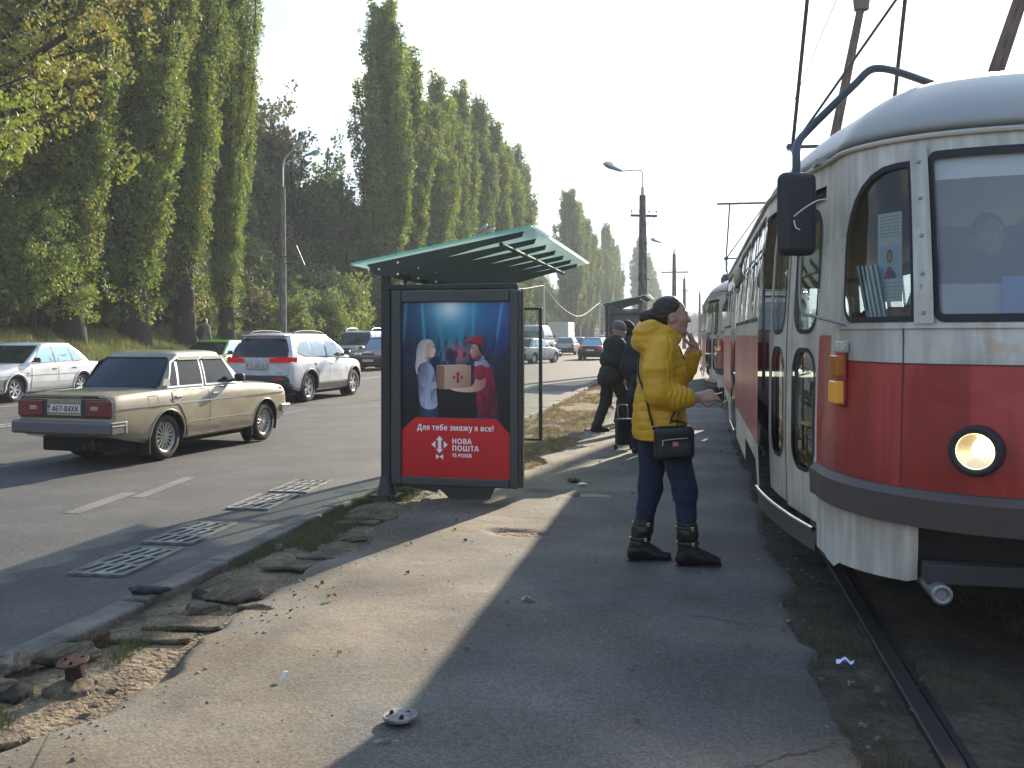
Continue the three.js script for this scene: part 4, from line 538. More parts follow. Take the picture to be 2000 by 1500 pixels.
{ // the near row on the left, each one told apart by its place and its bareness
  const near = [[popC, -21.3, -30.2, 0.6, 0.98, 1.0, 'poplar at far left whose trunk stands behind the low leafy branch'], [popA, -21.2, -33.9, 2.2, 1.08, 1.02, 'broad green poplar rising behind the white saloon car'], [popB, -21.0, -37.4, 4.1, 0.95, 1.03, 'poplar with bare upright limbs showing dark against the sky'], [popA, -20.9, -40.9, 5.3, 0.74, 0.9, 'poplar with a bright sunlit edge, right of the bare limbed one']];
  for (const [k, x, z, t, s, h, label] of near) addPoplar(k, label, [x, gy(x, z), z], t, [s, h], tuftN, pal(GREEN, GREEN2, 0.16), 'near poplars along the left bank');
  let i = 0;
  for (const [z, h, s, k] of [[-64.6, 1.02, 1.12, popF], [-68.8, 0.9, 1.1, popG], [-74, 0.82, 1.1, popF], [-78.5, 0.93, 1.0, popG], [-83.5, 0.92, 1.1, popF], [-88, 1.0, 1.1, popG], [-94, 1.03, 1.1, popF], [-100, 0.98, 1.1, popG], [-106, 0.94, 1.1, popF], [-113, 0.96, 1.15, popG], [-121, 0.95, 1.15, popF]]) {
    const x = -21.2 + Math.sin(i * 7.3) * 0.5; addPoplar(k, i === 0 ? 'tallest poplar, at the near end of the distant poplar row' : 'green poplar in the tall hazy row behind the bus shelter roof', [x, gy(x, z), z], i * 1.7, [s, h], tuftF, pal(GREEN, GREEN2, 0.1), 'hazy poplars in the distant row'); i++;
  }
  i = 0;
  for (const [x, z, h, s] of [[-20.6, -160, 1.08, 1.4], [-20.5, -170, 1.0, 1.3], [-20.5, -181, 0.98, 1.4], [-20.5, -193, 0.9, 1.4], [-20.5, -215, 0.86, 1.4], [-20.5, -226, 1.12, 1.3], [-20.5, -238, 1.05, 1.4], [-20.5, -252, 1.0, 1.4], [-16.5, -300, 1.38, 1.9], [-17.5, -312, 1.0, 1.7], [-15.5, -318, 1.1, 1.6], [-14.5, -345, 0.9, 1.8]]) { addPoplar(i % 2 ? popG : popF, i > 7 ? 'pale poplar beside the tall concrete pole, farthest in the haze' : 'pale hazy poplar in the clump between roof and concrete pole', [x, gy(Math.min(x, -20), z), z], i * 2.1, [s, h], tuftF, pal(GREEN, GREEN2, 0.1), i > 7 ? 'farthest poplars' : 'far poplar clump'); i++; }
}
// broad-leaved trees: forked limbs with tufts round their ends
function broadMaker(seed, H, W, nl, o = {}) {
  const R = rng(seed), limbs = [], spots = [], bole = H * (o.bole ?? 0.25);
  limbs.push(rod([0, -0.6, 0], [0.05, bole, 0], o.r || H * 0.022, (o.r || H * 0.022) * 0.7, 9));
  for (let k = 0; k < nl; k++) {
    const a = k * 2.4 + R(), e = lerp(0.15, 1.45, Math.pow((k + 0.5) / nl, 0.8)) + (R() - 0.5) * 0.3, L = (H - bole) * (0.55 + 0.45 * Math.sin(e)) * (0.7 + R() * 0.35), base = V(0.04, bole * (0.7 + 0.4 * (k / nl)), 0);
    const tip = V(Math.cos(a) * Math.cos(e) * W * (0.7 + R() * 0.5), base.y + Math.sin(e) * L, Math.sin(a) * Math.cos(e) * W * (0.7 + R() * 0.5)), m1 = base.clone().lerp(tip, 0.5).add(V((R() - 0.5) * 0.6, 0.3 + R() * 0.4, (R() - 0.5) * 0.6));
    limbs.push(tube([base, m1, tip], H * 0.006, 8, 5)); const tone = R();
    for (let i = 0; i < (o.per || 26); i++) { const q = 0.3 + 0.75 * R(), p = base.clone().lerp(tip, q).add(V((R() - 0.5) * 0.5, 0.2, (R() - 0.5) * 0.5)), s = W * (o.spread || 0.3); spots.push([p.x + (R() + R() - 1) * s, p.y + (R() + R() - 1) * s * 0.8, p.z + (R() + R() - 1) * s, 0.7 + R() * 0.7, tone]); }
    for (let j = 0; j < 3; j++) { const q = base.clone().lerp(tip, 0.45 + R() * 0.4), b = q.clone().add(V((R() - 0.5) * W * 0.7, (R() - 0.1) * W * 0.35, (R() - 0.5) * W * 0.7)); limbs.push(rod(q, b, H * 0.0035, H * 0.0012, 4)); }
  }
  return { trunk: join(limbs), spots };
}
function addTree(kind, name, label, cat, pos, turn, sc, geo, palette, group) { const o = thing(name, label, cat, pos, turn, group); o.scale.setScalar(sc); part('trunk', kind.trunk, bark, o); crown('crown', geo, leafP, kind.spots, palette, o); return o; }
{
  // the big autumn tree whose boughs hang in from the left
  const big = broadMaker(41, 17, 6.2, 44, { per: 46, spread: 0.2, bole: 0.4, r: 0.42 });
  addTree(big, 'autumn_tree', 'large orange green tree at the left edge with long dark boughs', 'tree', [-23.4, gy(-23.4, -26.5), -26.5], 0.4, 1, tuftS, (p, R) => { const t = clamp(p[4] * 0.8 + R() * 0.4 + (p[1] - 8) * 0.035, 0, 1); let c = mix3(GREEN2, R() < 0.4 ? OR : YEL, t * 0.75); const k = 0.75 + R() * 0.5; return c.map((v) => v * k); });
  const low = broadMaker(42, 5.5, 2.6, 18, { per: 40, spread: 0.3, bole: 0.1, r: 0.1 });
  addTree(low, 'leafy_bush', 'bright green bush at the left edge, hanging over the verge', 'bush', [-21.6, gy(-21.6, -28.8) + 0.7, -28.8], 1.2, 0.75, tuftS, pal(GREEN, GREEN2, 0.1));
  // the dark wood behind
  const w1 = broadMaker(51, 9, 3.0, 26, { per: 30, spread: 0.36, bole: 0.12 }), w2 = broadMaker(52, 8, 2.6, 24, { per: 30, spread: 0.4, bole: 0.08 }), w3 = broadMaker(53, 10, 2.4, 24, { per: 26, spread: 0.36, bole: 0.14 }), R = rng(61), kinds = [w1, w2, w3];
  const pals = [pal([0.05, 0.08, 0.02], GREEN, 0.04), pal(DARK, GREEN2, 0.08), pal([0.15, 0.11, 0.045], [0.13, 0.15, 0.035], 0.1)], names = ['dark green broad-leaved tree in the wood behind the poplars', 'mid green broad-leaved tree in the wood behind the poplars', 'brown autumn tree in the wood behind the poplars'];
  let n = 0;
  for (let row = 0; row < 4; row++) for (let z = -24 - row * 2; z > -235; z -= (z > -120 ? 3.7 : 7) + R() * 1.4 + row * 0.7) {
    const x = -25.5 - row * 4.3 - R() * 2.2, c = R() < 0.22 ? 2 : R() < 0.5 ? 0 : 1, rise = (row === 0 ? 0.75 : row === 1 ? 1.05 : 1.2) * (z < -40 && z > -80 ? 1.38 : 1); if (row > 1 && z > -30) continue;
    addTree(kinds[n++ % 3], 'wood_tree', names[c], 'tree', [x, gy(x, z) - 0.3, z], R() * 6, rise * (0.85 + R() * 0.3), tuftB, pals[c], ['dark wood trees', 'mid green wood trees', 'brown wood trees'][c]);
  }
  // thicket along the foot of the wood
  const s1 = broadMaker(71, 3.2, 1.7, 16, { per: 24, spread: 0.45, bole: 0.05, r: 0.05 }), s2 = broadMaker(72, 2.4, 1.9, 14, { per: 24, spread: 0.45, bole: 0.04, r: 0.05 });
  n = 0;
  for (let z = -25; z > -200; z -= (z > -110 ? 1.9 : 5) + R() * 0.8) { const x = -23.4 - R() * 1.6, c = R() < 0.3 ? 2 : R() < 0.5 ? 0 : 1; addTree(n++ % 2 ? s1 : s2, 'thicket_bush', ['dark green bush in the thicket at the foot of the wood', 'green bush in the thicket at the foot of the wood', 'brown bush in the thicket at the foot of the wood'][c], 'bush', [x, gy(x, z), z], R() * 6, 0.8 + R() * 0.5, tuftB, pals[c], ['dark thicket', 'green thicket', 'brown thicket'][c]); }
  // creeper-hung bushes by the lamp post
  for (const [x, z, s, l] of [[-20.6, -47.5, 0.8, 'bright creeper covered bush left of the lamp post'], [-20.6, -52.5, 0.95, 'bright creeper covered bush right of the lamp post'], [-21.5, -57, 1.25, 'tall creeper covered bush in front of the dark wood']]) addTree(s1, 'creeper_bush', l, 'bush', [x, gy(x, z), z], z, s, tuftS, pal(DARK, GREEN2, 0.15));
  // distant trees beyond the end of the road
  const far = broadMaker(81, 14, 7, 20, { per: 22, spread: 0.4, bole: 0.1 }), spots = []; for (let k = 0; k < 26; k++) { const x = -14 + k * 4.5 + R() * 3, z = -420 - R() * 60 - k * 6; for (const p of far.spots) if (R() < 0.5) spots.push([x + p[0], 2 + p[1] * (0.6 + 0.4 * Math.sin(k * 3.1)), z + p[2], p[3] * 3.4, p[4]]); }
  const f = crown('distant_wood', tuftB, leafP, spots, pal([0.06, 0.08, 0.03], GREEN, 0.05), scene); tag(f, 'pale distant wood at the end of the road', 'wood');
}
// grass and fallen leaves on the verge
{
  const R = rng(91), blade = (() => { const pos = [], idx = []; for (let k = 0; k < 14; k++) { const a = R() * 6.3, x = (R() - 0.5) * 0.2, z = (R() - 0.5) * 0.2, h = 0.09 + R() * 0.14, lx = (R() - 0.5) * 0.12, lz = (R() - 0.5) * 0.12, w = 0.006, b = pos.length / 3; pos.push(x - w * Math.cos(a), 0, z - w * Math.sin(a), x + w * Math.cos(a), 0, z + w * Math.sin(a), x + lx, h, z + lz); idx.push(b, b + 1, b + 2); } const g = new THREE.BufferGeometry(); g.setAttribute('position', new THREE.Float32BufferAttribute(pos, 3)); g.setIndex(idx); const f = g.toNonIndexed(); f.computeVertexNormals(); return f; })();
  const lay = (name, label, cat, geo, mat, n, place, color, up) => { const m = new THREE.InstancedMesh(geo, mat, n), o = new THREE.Object3D(), c = new THREE.Color(); m.name = numbered(name); for (let i = 0; i < n; i++) { const p = place(); o.position.set(p[0], p[1], p[2]); up ? o.rotation.set((R() - 0.5) * 0.3, R() * 6.3, (R() - 0.5) * 0.3) : o.rotation.set((R() - 0.5) * 0.9, R() * 6.3, (R() - 0.5) * 0.9); o.scale.setScalar(p[3] * (0.7 + R() * 0.6)); o.updateMatrix(); m.setMatrixAt(i, o.matrix); const k = color(); m.setColorAt(i, c.setRGB(k[0], k[1], k[2])); } m.castShadow = m.receiveShadow = true; m.userData.kind = 'stuff'; scene.add(m); return tag(m, label, cat); };
  const gm = M([1, 1, 1], 0.7, { transmission: 0.3, thickness: 0 }), leaf = new THREE.BufferGeometry(); leaf.setAttribute('position', new THREE.Float32BufferAttribute([0, 0, -0.06, 0.045, 0.015, 0, 0, 0, 0.06, 0, 0, -0.06, 0, 0, 0.06, -0.045, 0.02, 0], 3)); leaf.computeVertexNormals();
  const gcol = () => { const t = R(); return t < 0.25 ? [0.36, 0.31, 0.11] : mix3([0.16, 0.22, 0.035], [0.32, 0.35, 0.07], R()); };  // blade colours raised to put a sunlit tone into the grass
  lay('bank_grass', 'short grass on the bank beyond the road, coloured brighter to look sunlit', 'grass', blade, gm, 26000, () => { const z = -16 - Math.pow(R(), 1.5) * 120, x = -18.7 - R() * 4.2; return [x, groundH(x, z) - 0.01, z, 1.1 + (z < -50 ? 0.6 : 0)]; }, gcol, true);
  const lc = () => { const t = R(); return t < 0.3 ? [0.42, 0.34, 0.2] : t < 0.7 ? [0.3, 0.19, 0.06] : [0.16, 0.09, 0.04]; };
  lay('fallen_leaves', 'pale fallen leaves scattered over the bank beyond the road', 'leaves', leaf, M([1, 1, 1], 0.7), 16000, () => { const z = -16 - Math.pow(R(), 1.4) * 80, x = -19 - Math.pow(R(), 0.8) * 7; return [x, groundH(x, z) + 0.03, z, 1.2]; }, lc, false);
  const kz = () => { const z = 1.5 - Math.pow(R(), 0.75) * 13; return z; };
  lay('kerb_grass', 'dark green grass growing along the back of the kerb', 'grass', blade, gm, 2600, () => { let z, x, t; do { z = kz(); x = -3.05 + Math.pow(R(), 1.6) * 0.42; } while (fbm(x * 2.5, z * 1.6, 95, 3) < 0.5); return [x, dirtH(x, z) - 0.01, z, 0.34]; }, () => (R() < 0.25 ? [0.2, 0.17, 0.07] : mix3([0.05, 0.085, 0.02], [0.13, 0.15, 0.04], R())), true);
  lay('dry_grass', 'dry straw coloured grass beside the far pavement', 'grass', blade, gm, 5000, () => { let z, x; do { z = -10.5 - R() * 24; x = -3.0 + R() * 1.7; } while (fbm(x * 1.3, z * 0.9, 96, 3) < 0.48); return [x, dirtH(x, z) - 0.01, z, 0.3]; }, () => (R() < 0.3 ? [0.14, 0.14, 0.04] : mix3([0.3, 0.22, 0.09], [0.4, 0.31, 0.15], R())), true);
  lay('track_grass', 'sparse dark grass growing between the tram rails', 'grass', blade, gm, 1700, () => { let z, x; do { z = 0.5 - R() * 9; x = 0.5 + R() * 2.4; } while (fbm(x * 1.8, z * 1.8, 97, 3) < (x < 0.9 ? 0.5 : 0.52)); return [x, dirtH(x, z) - 0.01, z, 0.3]; }, () => mix3([0.05, 0.06, 0.02], [0.12, 0.11, 0.04], R()), true);
  lay('far_grass', 'green grass strip beyond the trams in the distance', 'grass', blade, gm, 4000, () => { const z = -45 - R() * 120, x = 3.6 + R() * 14; return [x, groundH(x, z) - 0.02, z, 2]; }, () => mix3([0.14, 0.19, 0.03], [0.22, 0.24, 0.06], R()), true);
}
// ---------- cars ----------
const tyreM = M([0.022, 0.021, 0.02], 0.85), alloy = M([0.55, 0.55, 0.54], 0.32, { metalness: 0.9 }), carGlass = M([0.014, 0.018, 0.02], 0.04, { specularIntensity: 1 }), skyGlass = M([0.3, 0.42, 0.52], 0.05, { metalness: 0.8 });  // sky glass carries the blue of the reflected sky in its colour
const plasticM = M([0.025, 0.025, 0.027], 0.6), gapM = M([0.012, 0.011, 0.01], 0.9), trimM = M([0.72, 0.72, 0.7], 0.22, { metalness: 1 });
const redLens = M([0.42, 0.012, 0.012], 0.15, { clearcoat: 0.8 }), redLit = M([0.4, 0.01, 0.014], 0.2, { emissive: rgb(1, 0.008, 0.02), emissiveIntensity: 0.07 }), clearLens = M([0.75, 0.77, 0.78], 0.1, { metalness: 0.6 }), amberLens = M([0.8, 0.26, 0.02], 0.2, { clearcoat: 0.6 });
const T_dust = tex(512, (u, v) => { const n = fbm(u * 7, v * 7, 401, 5, 7); return 0.88 + (n - 0.5) * 0.26; });
const paint = (c, rough = 0.3, cc = 0.8) => M(c, rough, { map: rep(T_dust, 0.6), clearcoat: cc, clearcoatRoughness: 0.08 });
const evaluator = new Evaluator(); evaluator.useGroups = false; evaluator.attributes = ['position', 'normal'];
const plateTex = (txt, flag) => canvasTex(512, 112, (c, w, h) => { c.fillStyle = '#d8d6cc'; c.fillRect(0, 0, w, h); c.strokeStyle = '#222'; c.lineWidth = 6; c.strokeRect(4, 4, w - 8, h - 8); if (flag) { c.fillStyle = '#3a5a9a'; c.fillRect(10, 14, 40, 40); c.fillStyle = '#c9b13a'; c.fillRect(10, 56, 40, 40); } c.fillStyle = '#1a1a1c'; c.textAlign = 'center'; c.textBaseline = 'middle'; c.font = 'bold 92px sans-serif'; const m = c.measureText(txt).width; c.save(); c.translate(w / 2 + (flag ? 22 : 0), h / 2 + 4); c.scale((w - (flag ? 110 : 60)) / m, 1); c.fillText(txt, 0, 0); c.restore(); });
const wheelGeo = {};
function wheelParts(r, w, style) {
  const key = [r, w, style].join(); if (wheelGeo[key]) return wheelGeo[key];
  const rr = r * 0.66, pr = [[rr, -w / 2 + 0.01], [rr + 0.02, -w / 2], [r - 0.03, -w / 2 + 0.004], [r - 0.006, -w / 2 + 0.03], [r, 0], [r - 0.006, w / 2 - 0.03], [r - 0.03, w / 2 - 0.004], [rr + 0.02, w / 2], [rr, w / 2 - 0.01], [rr - 0.015, w / 2 - 0.05], [rr - 0.02, -w / 2 + 0.04]].map((p) => new THREE.Vector2(p[0], p[1]));
  const tyre = new THREE.LatheGeometry([...pr, pr[0]], 36).rotateX(Math.PI / 2), rim = [], o = w / 2 - 0.035; // axle along z, outer face at +z
  rim.push(new THREE.LatheGeometry([[rr - 0.035, o - 0.02], [rr - 0.01, o + 0.012], [rr + 0.006, o + 0.022], [rr + 0.006, o - 0.01]].map((p) => new THREE.Vector2(...p)), 36).rotateX(Math.PI / 2));
  rim.push(rod([0, 0, o - 0.03], [0, 0, o + 0.006], r * 0.16, r * 0.13, 18));
  const n = style === 'many' ? 15 : style === 'seven' ? 7 : 5, sw = style === 'many' ? 0.02 : style === 'seven' ? 0.045 : 0.055;
  for (let k = 0; k < n; k++) { const a = k / n * Math.PI * 2; if (style === 'five') { for (const d of [-0.12, 0.12]) rim.push(ext([[0.05, -0.016], [rr - 0.015, -0.016 + d * 0.2], [rr - 0.015, 0.018 + d * 0.2], [0.05, 0.018]], 0.03, 0.004, o - 0.03).rotateZ(a + d)); } else rim.push(ext([[0.045, -sw * 0.42], [rr - 0.01, -sw / 2], [rr - 0.01, sw / 2], [0.045, sw * 0.42]], 0.028, 0.004, o - 0.03).rotateZ(a)); }
  return (wheelGeo[key] = { tyre, rim: join(rim), back: rod([0, 0, -w / 2 + 0.03], [0, 0, o - 0.05], rr - 0.005, rr - 0.005, 24) });
}
function makeCar(s) {
  const car = thing('car', s.label, s.cat || 'car', s.pos, s.turn, s.group), { L, W, xr, xf, r } = s, hw0 = W / 2, body = s.paint, far = s.far, yb = s.yb, ye = s.ye, ws = s.wheel || 'five';
  const belt = scurve(s.belt), deck = scurve(s.deck), wid = scurve(s.wid || [[0, 0.93], [0.12, 0.975], [L * 0.2, 1], [L * 0.75, 1], [L - 0.3, 0.95], [L, 0.86]]), bot = curve(s.bot || [[0, 0.36], [0.3, 0.26], [xr - 0.4, 0.22], [xf + 0.3, 0.2], [L, 0.28]]);
  const sec = (x) => { const w = hw0 * wid(x), y0 = bot(x), y1 = belt(x), yd = deck(x), h = y1 - y0, k = s.tumble ?? 0.03; return [[0, y0], [w * 0.6, y0], [w - 0.09, y0], [w - 0.035, y0 + 0.05], [w - 0.012, y0 + h * 0.2], [w, y0 + h * 0.45], [w - 0.004, y0 + h * 0.66], [w - k * 0.4, y0 + h * 0.84], [w - k, y1 - 0.035], [w - k - 0.02, y1 - 0.012], [w - k - 0.06, y1], [w * 0.72, lerp(y1, yd, 0.65)], [w * 0.4, lerp(y1, yd, 0.93)], [0, yd]]; };
  const sideZ = (x, y) => { const q = sec(x); for (let i = 3; i < 10; i++) if (y <= q[i + 1][1]) return lerp(q[i][0], q[i + 1][0], clamp((y - q[i][1]) / (q[i + 1][1] - q[i][1] + 1e-6), 0, 1)); return q[10][0]; };
  const xs = []; const nst = far ? 18 : 46; for (let i = 0; i <= nst; i++) xs.push(L * i / nst); for (const e of [0.02, 0.05, L - 0.02, L - 0.05]) xs.push(e); xs.sort((a, b) => a - b);
  const fx = s.faceX || (() => 0); // lean of the front and rear faces with height
  const rings = xs.map((x) => { const c = sec(x), e = Math.min(x, L - x), sh = e < 0.05 ? lerp(0.965, 1, Math.sqrt(e / 0.05)) : 1, cy = (bot(x) + belt(x)) / 2; const P = ([z, y]) => { const yy = cy + (y - cy) * (sh > 0.999 ? 1 : lerp(sh, 1, 0.3)); return V(x + fx(x, yy), yy, z * sh); }; return [...c.map(P), ...c.slice(1, -1).reverse().map(([z, y]) => { const p = P([z, y]); p.z = -p.z; return p; })]; });
  let bg = loft(rings); const ra = s.arch || r * 1.16;
  const archCut = [xr, xf];
  if (!far) { let br = new Brush(bg); br.updateMatrixWorld(); for (const x of archCut) for (const sd of [-1, 1]) { const cyl = new Brush(new THREE.CylinderGeometry(ra, ra, 0.5, 40).rotateX(Math.PI / 2)); cyl.position.set(x, r * 1.0, sd * (hw0 - 0.05)); cyl.updateMatrixWorld(); br = evaluator.evaluate(br, cyl, SUBTRACTION); br.updateMatrixWorld(); } bg = br.geometry; bg = mergeVertices(bg.clone(), 1e-4); bg.deleteAttribute('normal'); bg = crease(bg, 0.55); } else bg = crease(bg, 0.5);
  { const p = bg.attributes.position, uv = new Float32Array(p.count * 2); for (let i = 0; i < p.count; i++) { uv[i * 2] = p.getX(i); uv[i * 2 + 1] = p.getY(i) + p.getZ(i) * 0.5; } bg.setAttribute('uv', new THREE.BufferAttribute(uv, 2)); }
  part('body', bg, body, car);
  // greenhouse
  const { b0, b1, t0, t1, wb, wt, H } = s, bowF = s.bowF ?? 0.1, bowR = s.bowR ?? 0.05;
  const outline = (x0, x1, w, y, rc) => { const o = []; const nb = 6; const bow = (z, b) => b * (1 - (z / w) * (z / w)); for (let i = 0; i <= nb; i++) { const z = lerp(-w + rc, w - rc, i / nb); o.push(V(x0 - bow(z, bowR), y, z)); } for (let k = 1; k < 4; k++) { const a = k / 4 * Math.PI / 2; o.push(V(x0 + rc * (1 - Math.cos(a)), y, w - rc + rc * Math.sin(a))); } for (let i = 0; i <= nb; i++) o.push(V(lerp(x0 + rc, x1 - rc, i / nb), y, w)); for (let k = 1; k < 4; k++) { const a = k / 4 * Math.PI / 2; o.push(V(x1 - rc * (1 - Math.sin(a)), y, w - rc + rc * Math.cos(a))); } for (let i = 0; i <= nb; i++) { const z = lerp(w - rc, -w + rc, i / nb); o.push(V(x1 + bow(z, bowF), y, z)); } for (let k = 1; k < 4; k++) { const a = k / 4 * Math.PI / 2; o.push(V(x1 - rc * (1 - Math.cos(a)), y, -w + rc - rc * Math.sin(a))); } for (let i = 0; i <= nb; i++) o.push(V(lerp(x1 - rc, x0 + rc, i / nb), y, -w)); for (let k = 1; k < 4; k++) { const a = k / 4 * Math.PI / 2; o.push(V(x0 + rc * (1 - Math.sin(a)), y, -w + rc - rc * Math.cos(a))); } return o; };
  const bulge = s.bulge ?? 0.02, X0 = (v) => lerp(b0, t0, v) - bulge * Math.sin(v * Math.PI), X1 = (v) => lerp(b1, t1, v) + bulge * Math.sin(v * Math.PI), WW = (v) => lerp(wb, wt, v) + bulge * Math.sin(v * Math.PI), Y = (v) => lerp(yb - 0.03, ye, v);
  const gr = [0, 0.25, 0.5, 0.75, 1].map((v) => outline(X0(v), X1(v), WW(v), Y(v), 0.07)), cx = (t0 + t1) / 2, roofR = (k, y) => outline(lerp(cx, t0, k), lerp(cx, t1, k), wt * k, y, 0.07 * k);
  gr.push(roofR(0.965, ye + (H - ye) * 0.42), roofR(0.9, ye + (H - ye) * 0.68), roofR(0.72, ye + (H - ye) * 0.9), roofR(0.4, H)); const gg = crease(loft(gr), 0.45); { const p = gg.attributes.position, uv = new Float32Array(p.count * 2); for (let i = 0; i < p.count; i++) { uv[i * 2] = p.getX(i); uv[i * 2 + 1] = p.getZ(i); } gg.setAttribute('uv', new THREE.BufferAttribute(uv, 2)); }
  part('cabin', gg, s.roofPaint || body, car);
  const gl = s.glass || carGlass, vOf = (y) => (y - yb + 0.03) / (ye - yb + 0.03), SP = (sd, off) => (x, y) => V(x, y, sd * (WW(vOf(y)) + off));
  const FP = (front, off) => (q, v) => V(front ? X1(v) + bowF * (1 - q * q) + off : X0(v) - bowR * (1 - q * q) - off, Y(v) + off * 0.5, q * (WW(v) - 0.03));
  for (const sd of [-1, 1]) for (const w of s.windows) {
    const m = part('side_window', patch(w, [], SP(sd, 0.008), 0.25), s.sideGlass || gl, car); if (far) continue;
    part('window_trim', patch(insetPoly(w, -0.018), [insetPoly(w, 0.006)], SP(sd, 0.011), 0.3), s.trim || trimM, m);
  }
  const rq = s.rearGlass || rrect(-0.9, 0.12, 0.9, 0.93, 0.08, 3), fq = s.frontGlass || rrect(-0.95, 0.08, 0.95, 0.95, 0.06, 3);
  const rw = part('rear_window', patch(rq, [], FP(false, 0.009), 0.3), s.rearGlassMat || gl, car), fw = part('windscreen', patch(fq, [], FP(true, 0.009), 0.3), s.frontGlassMat || gl, car);
  if (!far) { part('window_seal', patch(insetPoly(rq, -0.03), [insetPoly(rq, 0.01)], FP(false, 0.013), 0.3), s.trim || gapM, rw); part('window_seal', patch(insetPoly(fq, -0.02), [insetPoly(fq, 0.01)], FP(true, 0.012), 0.3), gapM, fw); }
  // doors lie a few millimetres proud of dark gaps
  const BP = (sd, off) => (x, y) => V(x, y, sd * (sideZ(x, y) + off));
  if (!far) for (const sd of [-1, 1]) for (const d of s.doors || []) {
    const dd = part('door', patch(insetPoly(d, 0.006), [], BP(sd, 0.007), 0.1), body, car); part('door_gap', patch(insetPoly(d, -0.004), [], BP(sd, 0.003), 0.12), gapM, dd);
    const hx = Math.min(...d.map((p) => p[0])) + 0.14, hy = s.handleY || Math.max(...d.map((p) => p[1])) - 0.13; part('handle', bx(0.14, 0.03, 0.03, hx, hy, sd * (sideZ(hx, hy) + 0.014), 0.012), s.handle || body, dd);
  }
  if (s.mould) for (const sd of [-1, 1]) for (const [x0, x1, y, h, mat] of s.mould) part('side_trim', patch([[x0, y - h / 2], [x1, y - h / 2], [x1, y + h / 2], [x0, y + h / 2]], [], BP(sd, 0.013), 0.15), mat || trimM, car);
  // wheels
  const wp = wheelParts(r, s.tw || 0.18, ws);
  for (const x of [xr, xf]) for (const sd of [-1, 1]) {
    const w = new THREE.Group(); w.name = 'wheel'; w.position.set(x, r, sd * (hw0 - (s.tw || 0.18) / 2 - 0.035)); if (sd < 0) w.rotation.y = Math.PI; if (x === xf && s.steer) w.rotation.y += s.steer; w.rotation.z = x * 1.3; car.add(w);
    part('tyre', wp.tyre, tyreM, w); part('rim', wp.rim, s.rimM || alloy, w); part('brake_drum', wp.back, gapM, w);
    if (!far) { const g = new THREE.CylinderGeometry(ra - 0.004, ra - 0.004, 0.24, 28, 1, true, Math.PI / 2 - 0.4, Math.PI + 0.8).rotateX(Math.PI / 2).rotateZ(0); part('wheel_well', [g.translate(x, r, sd * (hw0 - 0.16)), rod([x, r, sd * (hw0 - 0.3)], [x, r, sd * (hw0 - 0.29)], ra, ra, 28)], gapM, car); }
    if (s.archTrim) { const t = []; for (let k = 0; k <= 18; k++) { const a = lerp(-0.12, Math.PI + 0.12, k / 18), px = x + Math.cos(a) * (ra + 0.025), py = r + Math.sin(a) * (ra + 0.025); t.push(V(px, py, sd * (sideZ(px, Math.max(py, bot(px) + 0.02)) - 0.005))); } part('arch_trim', tube(t, 0.032, 30, 6), s.archTrim, car); }
    if (far) part('wheel_well', rod([x, r, sd * (hw0 - 0.1)], [x, r, sd * (hw0 + 0.004)], ra, ra, 22), gapM, car);
  }
  part('underbody', bx(L - 0.5, 0.2, W - 0.35, L / 2, 0.27, 0, 0.03), gapM, car);
  for (const [n, g, m, lab] of s.extra ? s.extra(sideZ, belt, deck, BP, FP, SP) : []) { const q = part(n, g, m, car); if (lab) q.userData.label = lab; }
  if (s.mirror !== false) for (const sd of [-1, 1]) { const mx = s.mx ?? b1 - 0.28, my = s.my ?? yb + 0.09; part('wing_mirror', [bx(0.09, 0.12, 0.17, mx, my, sd * (wb + 0.14), 0.035), rod([mx + 0.02, my - 0.04, sd * wb], [mx, my - 0.03, sd * (wb + 0.1)], 0.02)], s.mirrorM || plasticM, car); }
  if (s.scale) car.scale.set(...s.scale);
  return car;
}
const ROADY = -0.062, AWAY = Math.PI / 2, ONC = -Math.PI / 2;
// position by the middle of the car between its axles
const mid = (s, x, z, turn) => { const m = (s.xr + s.xf) / 2, c = Math.cos(turn), n = Math.sin(turn); s.pos = [x - m * c, ROADY, z + m * n]; s.turn = turn; return s; };
const plateM = (t, f) => M([0.9, 0.9, 0.88], 0.4, { map: plateTex(t, f) });
const plateAt = (x, y, z, w, mat, turnY) => { const g = new THREE.PlaneGeometry(w, w * 0.215); g.rotateY(turnY); return g.translate(x, y, z); };
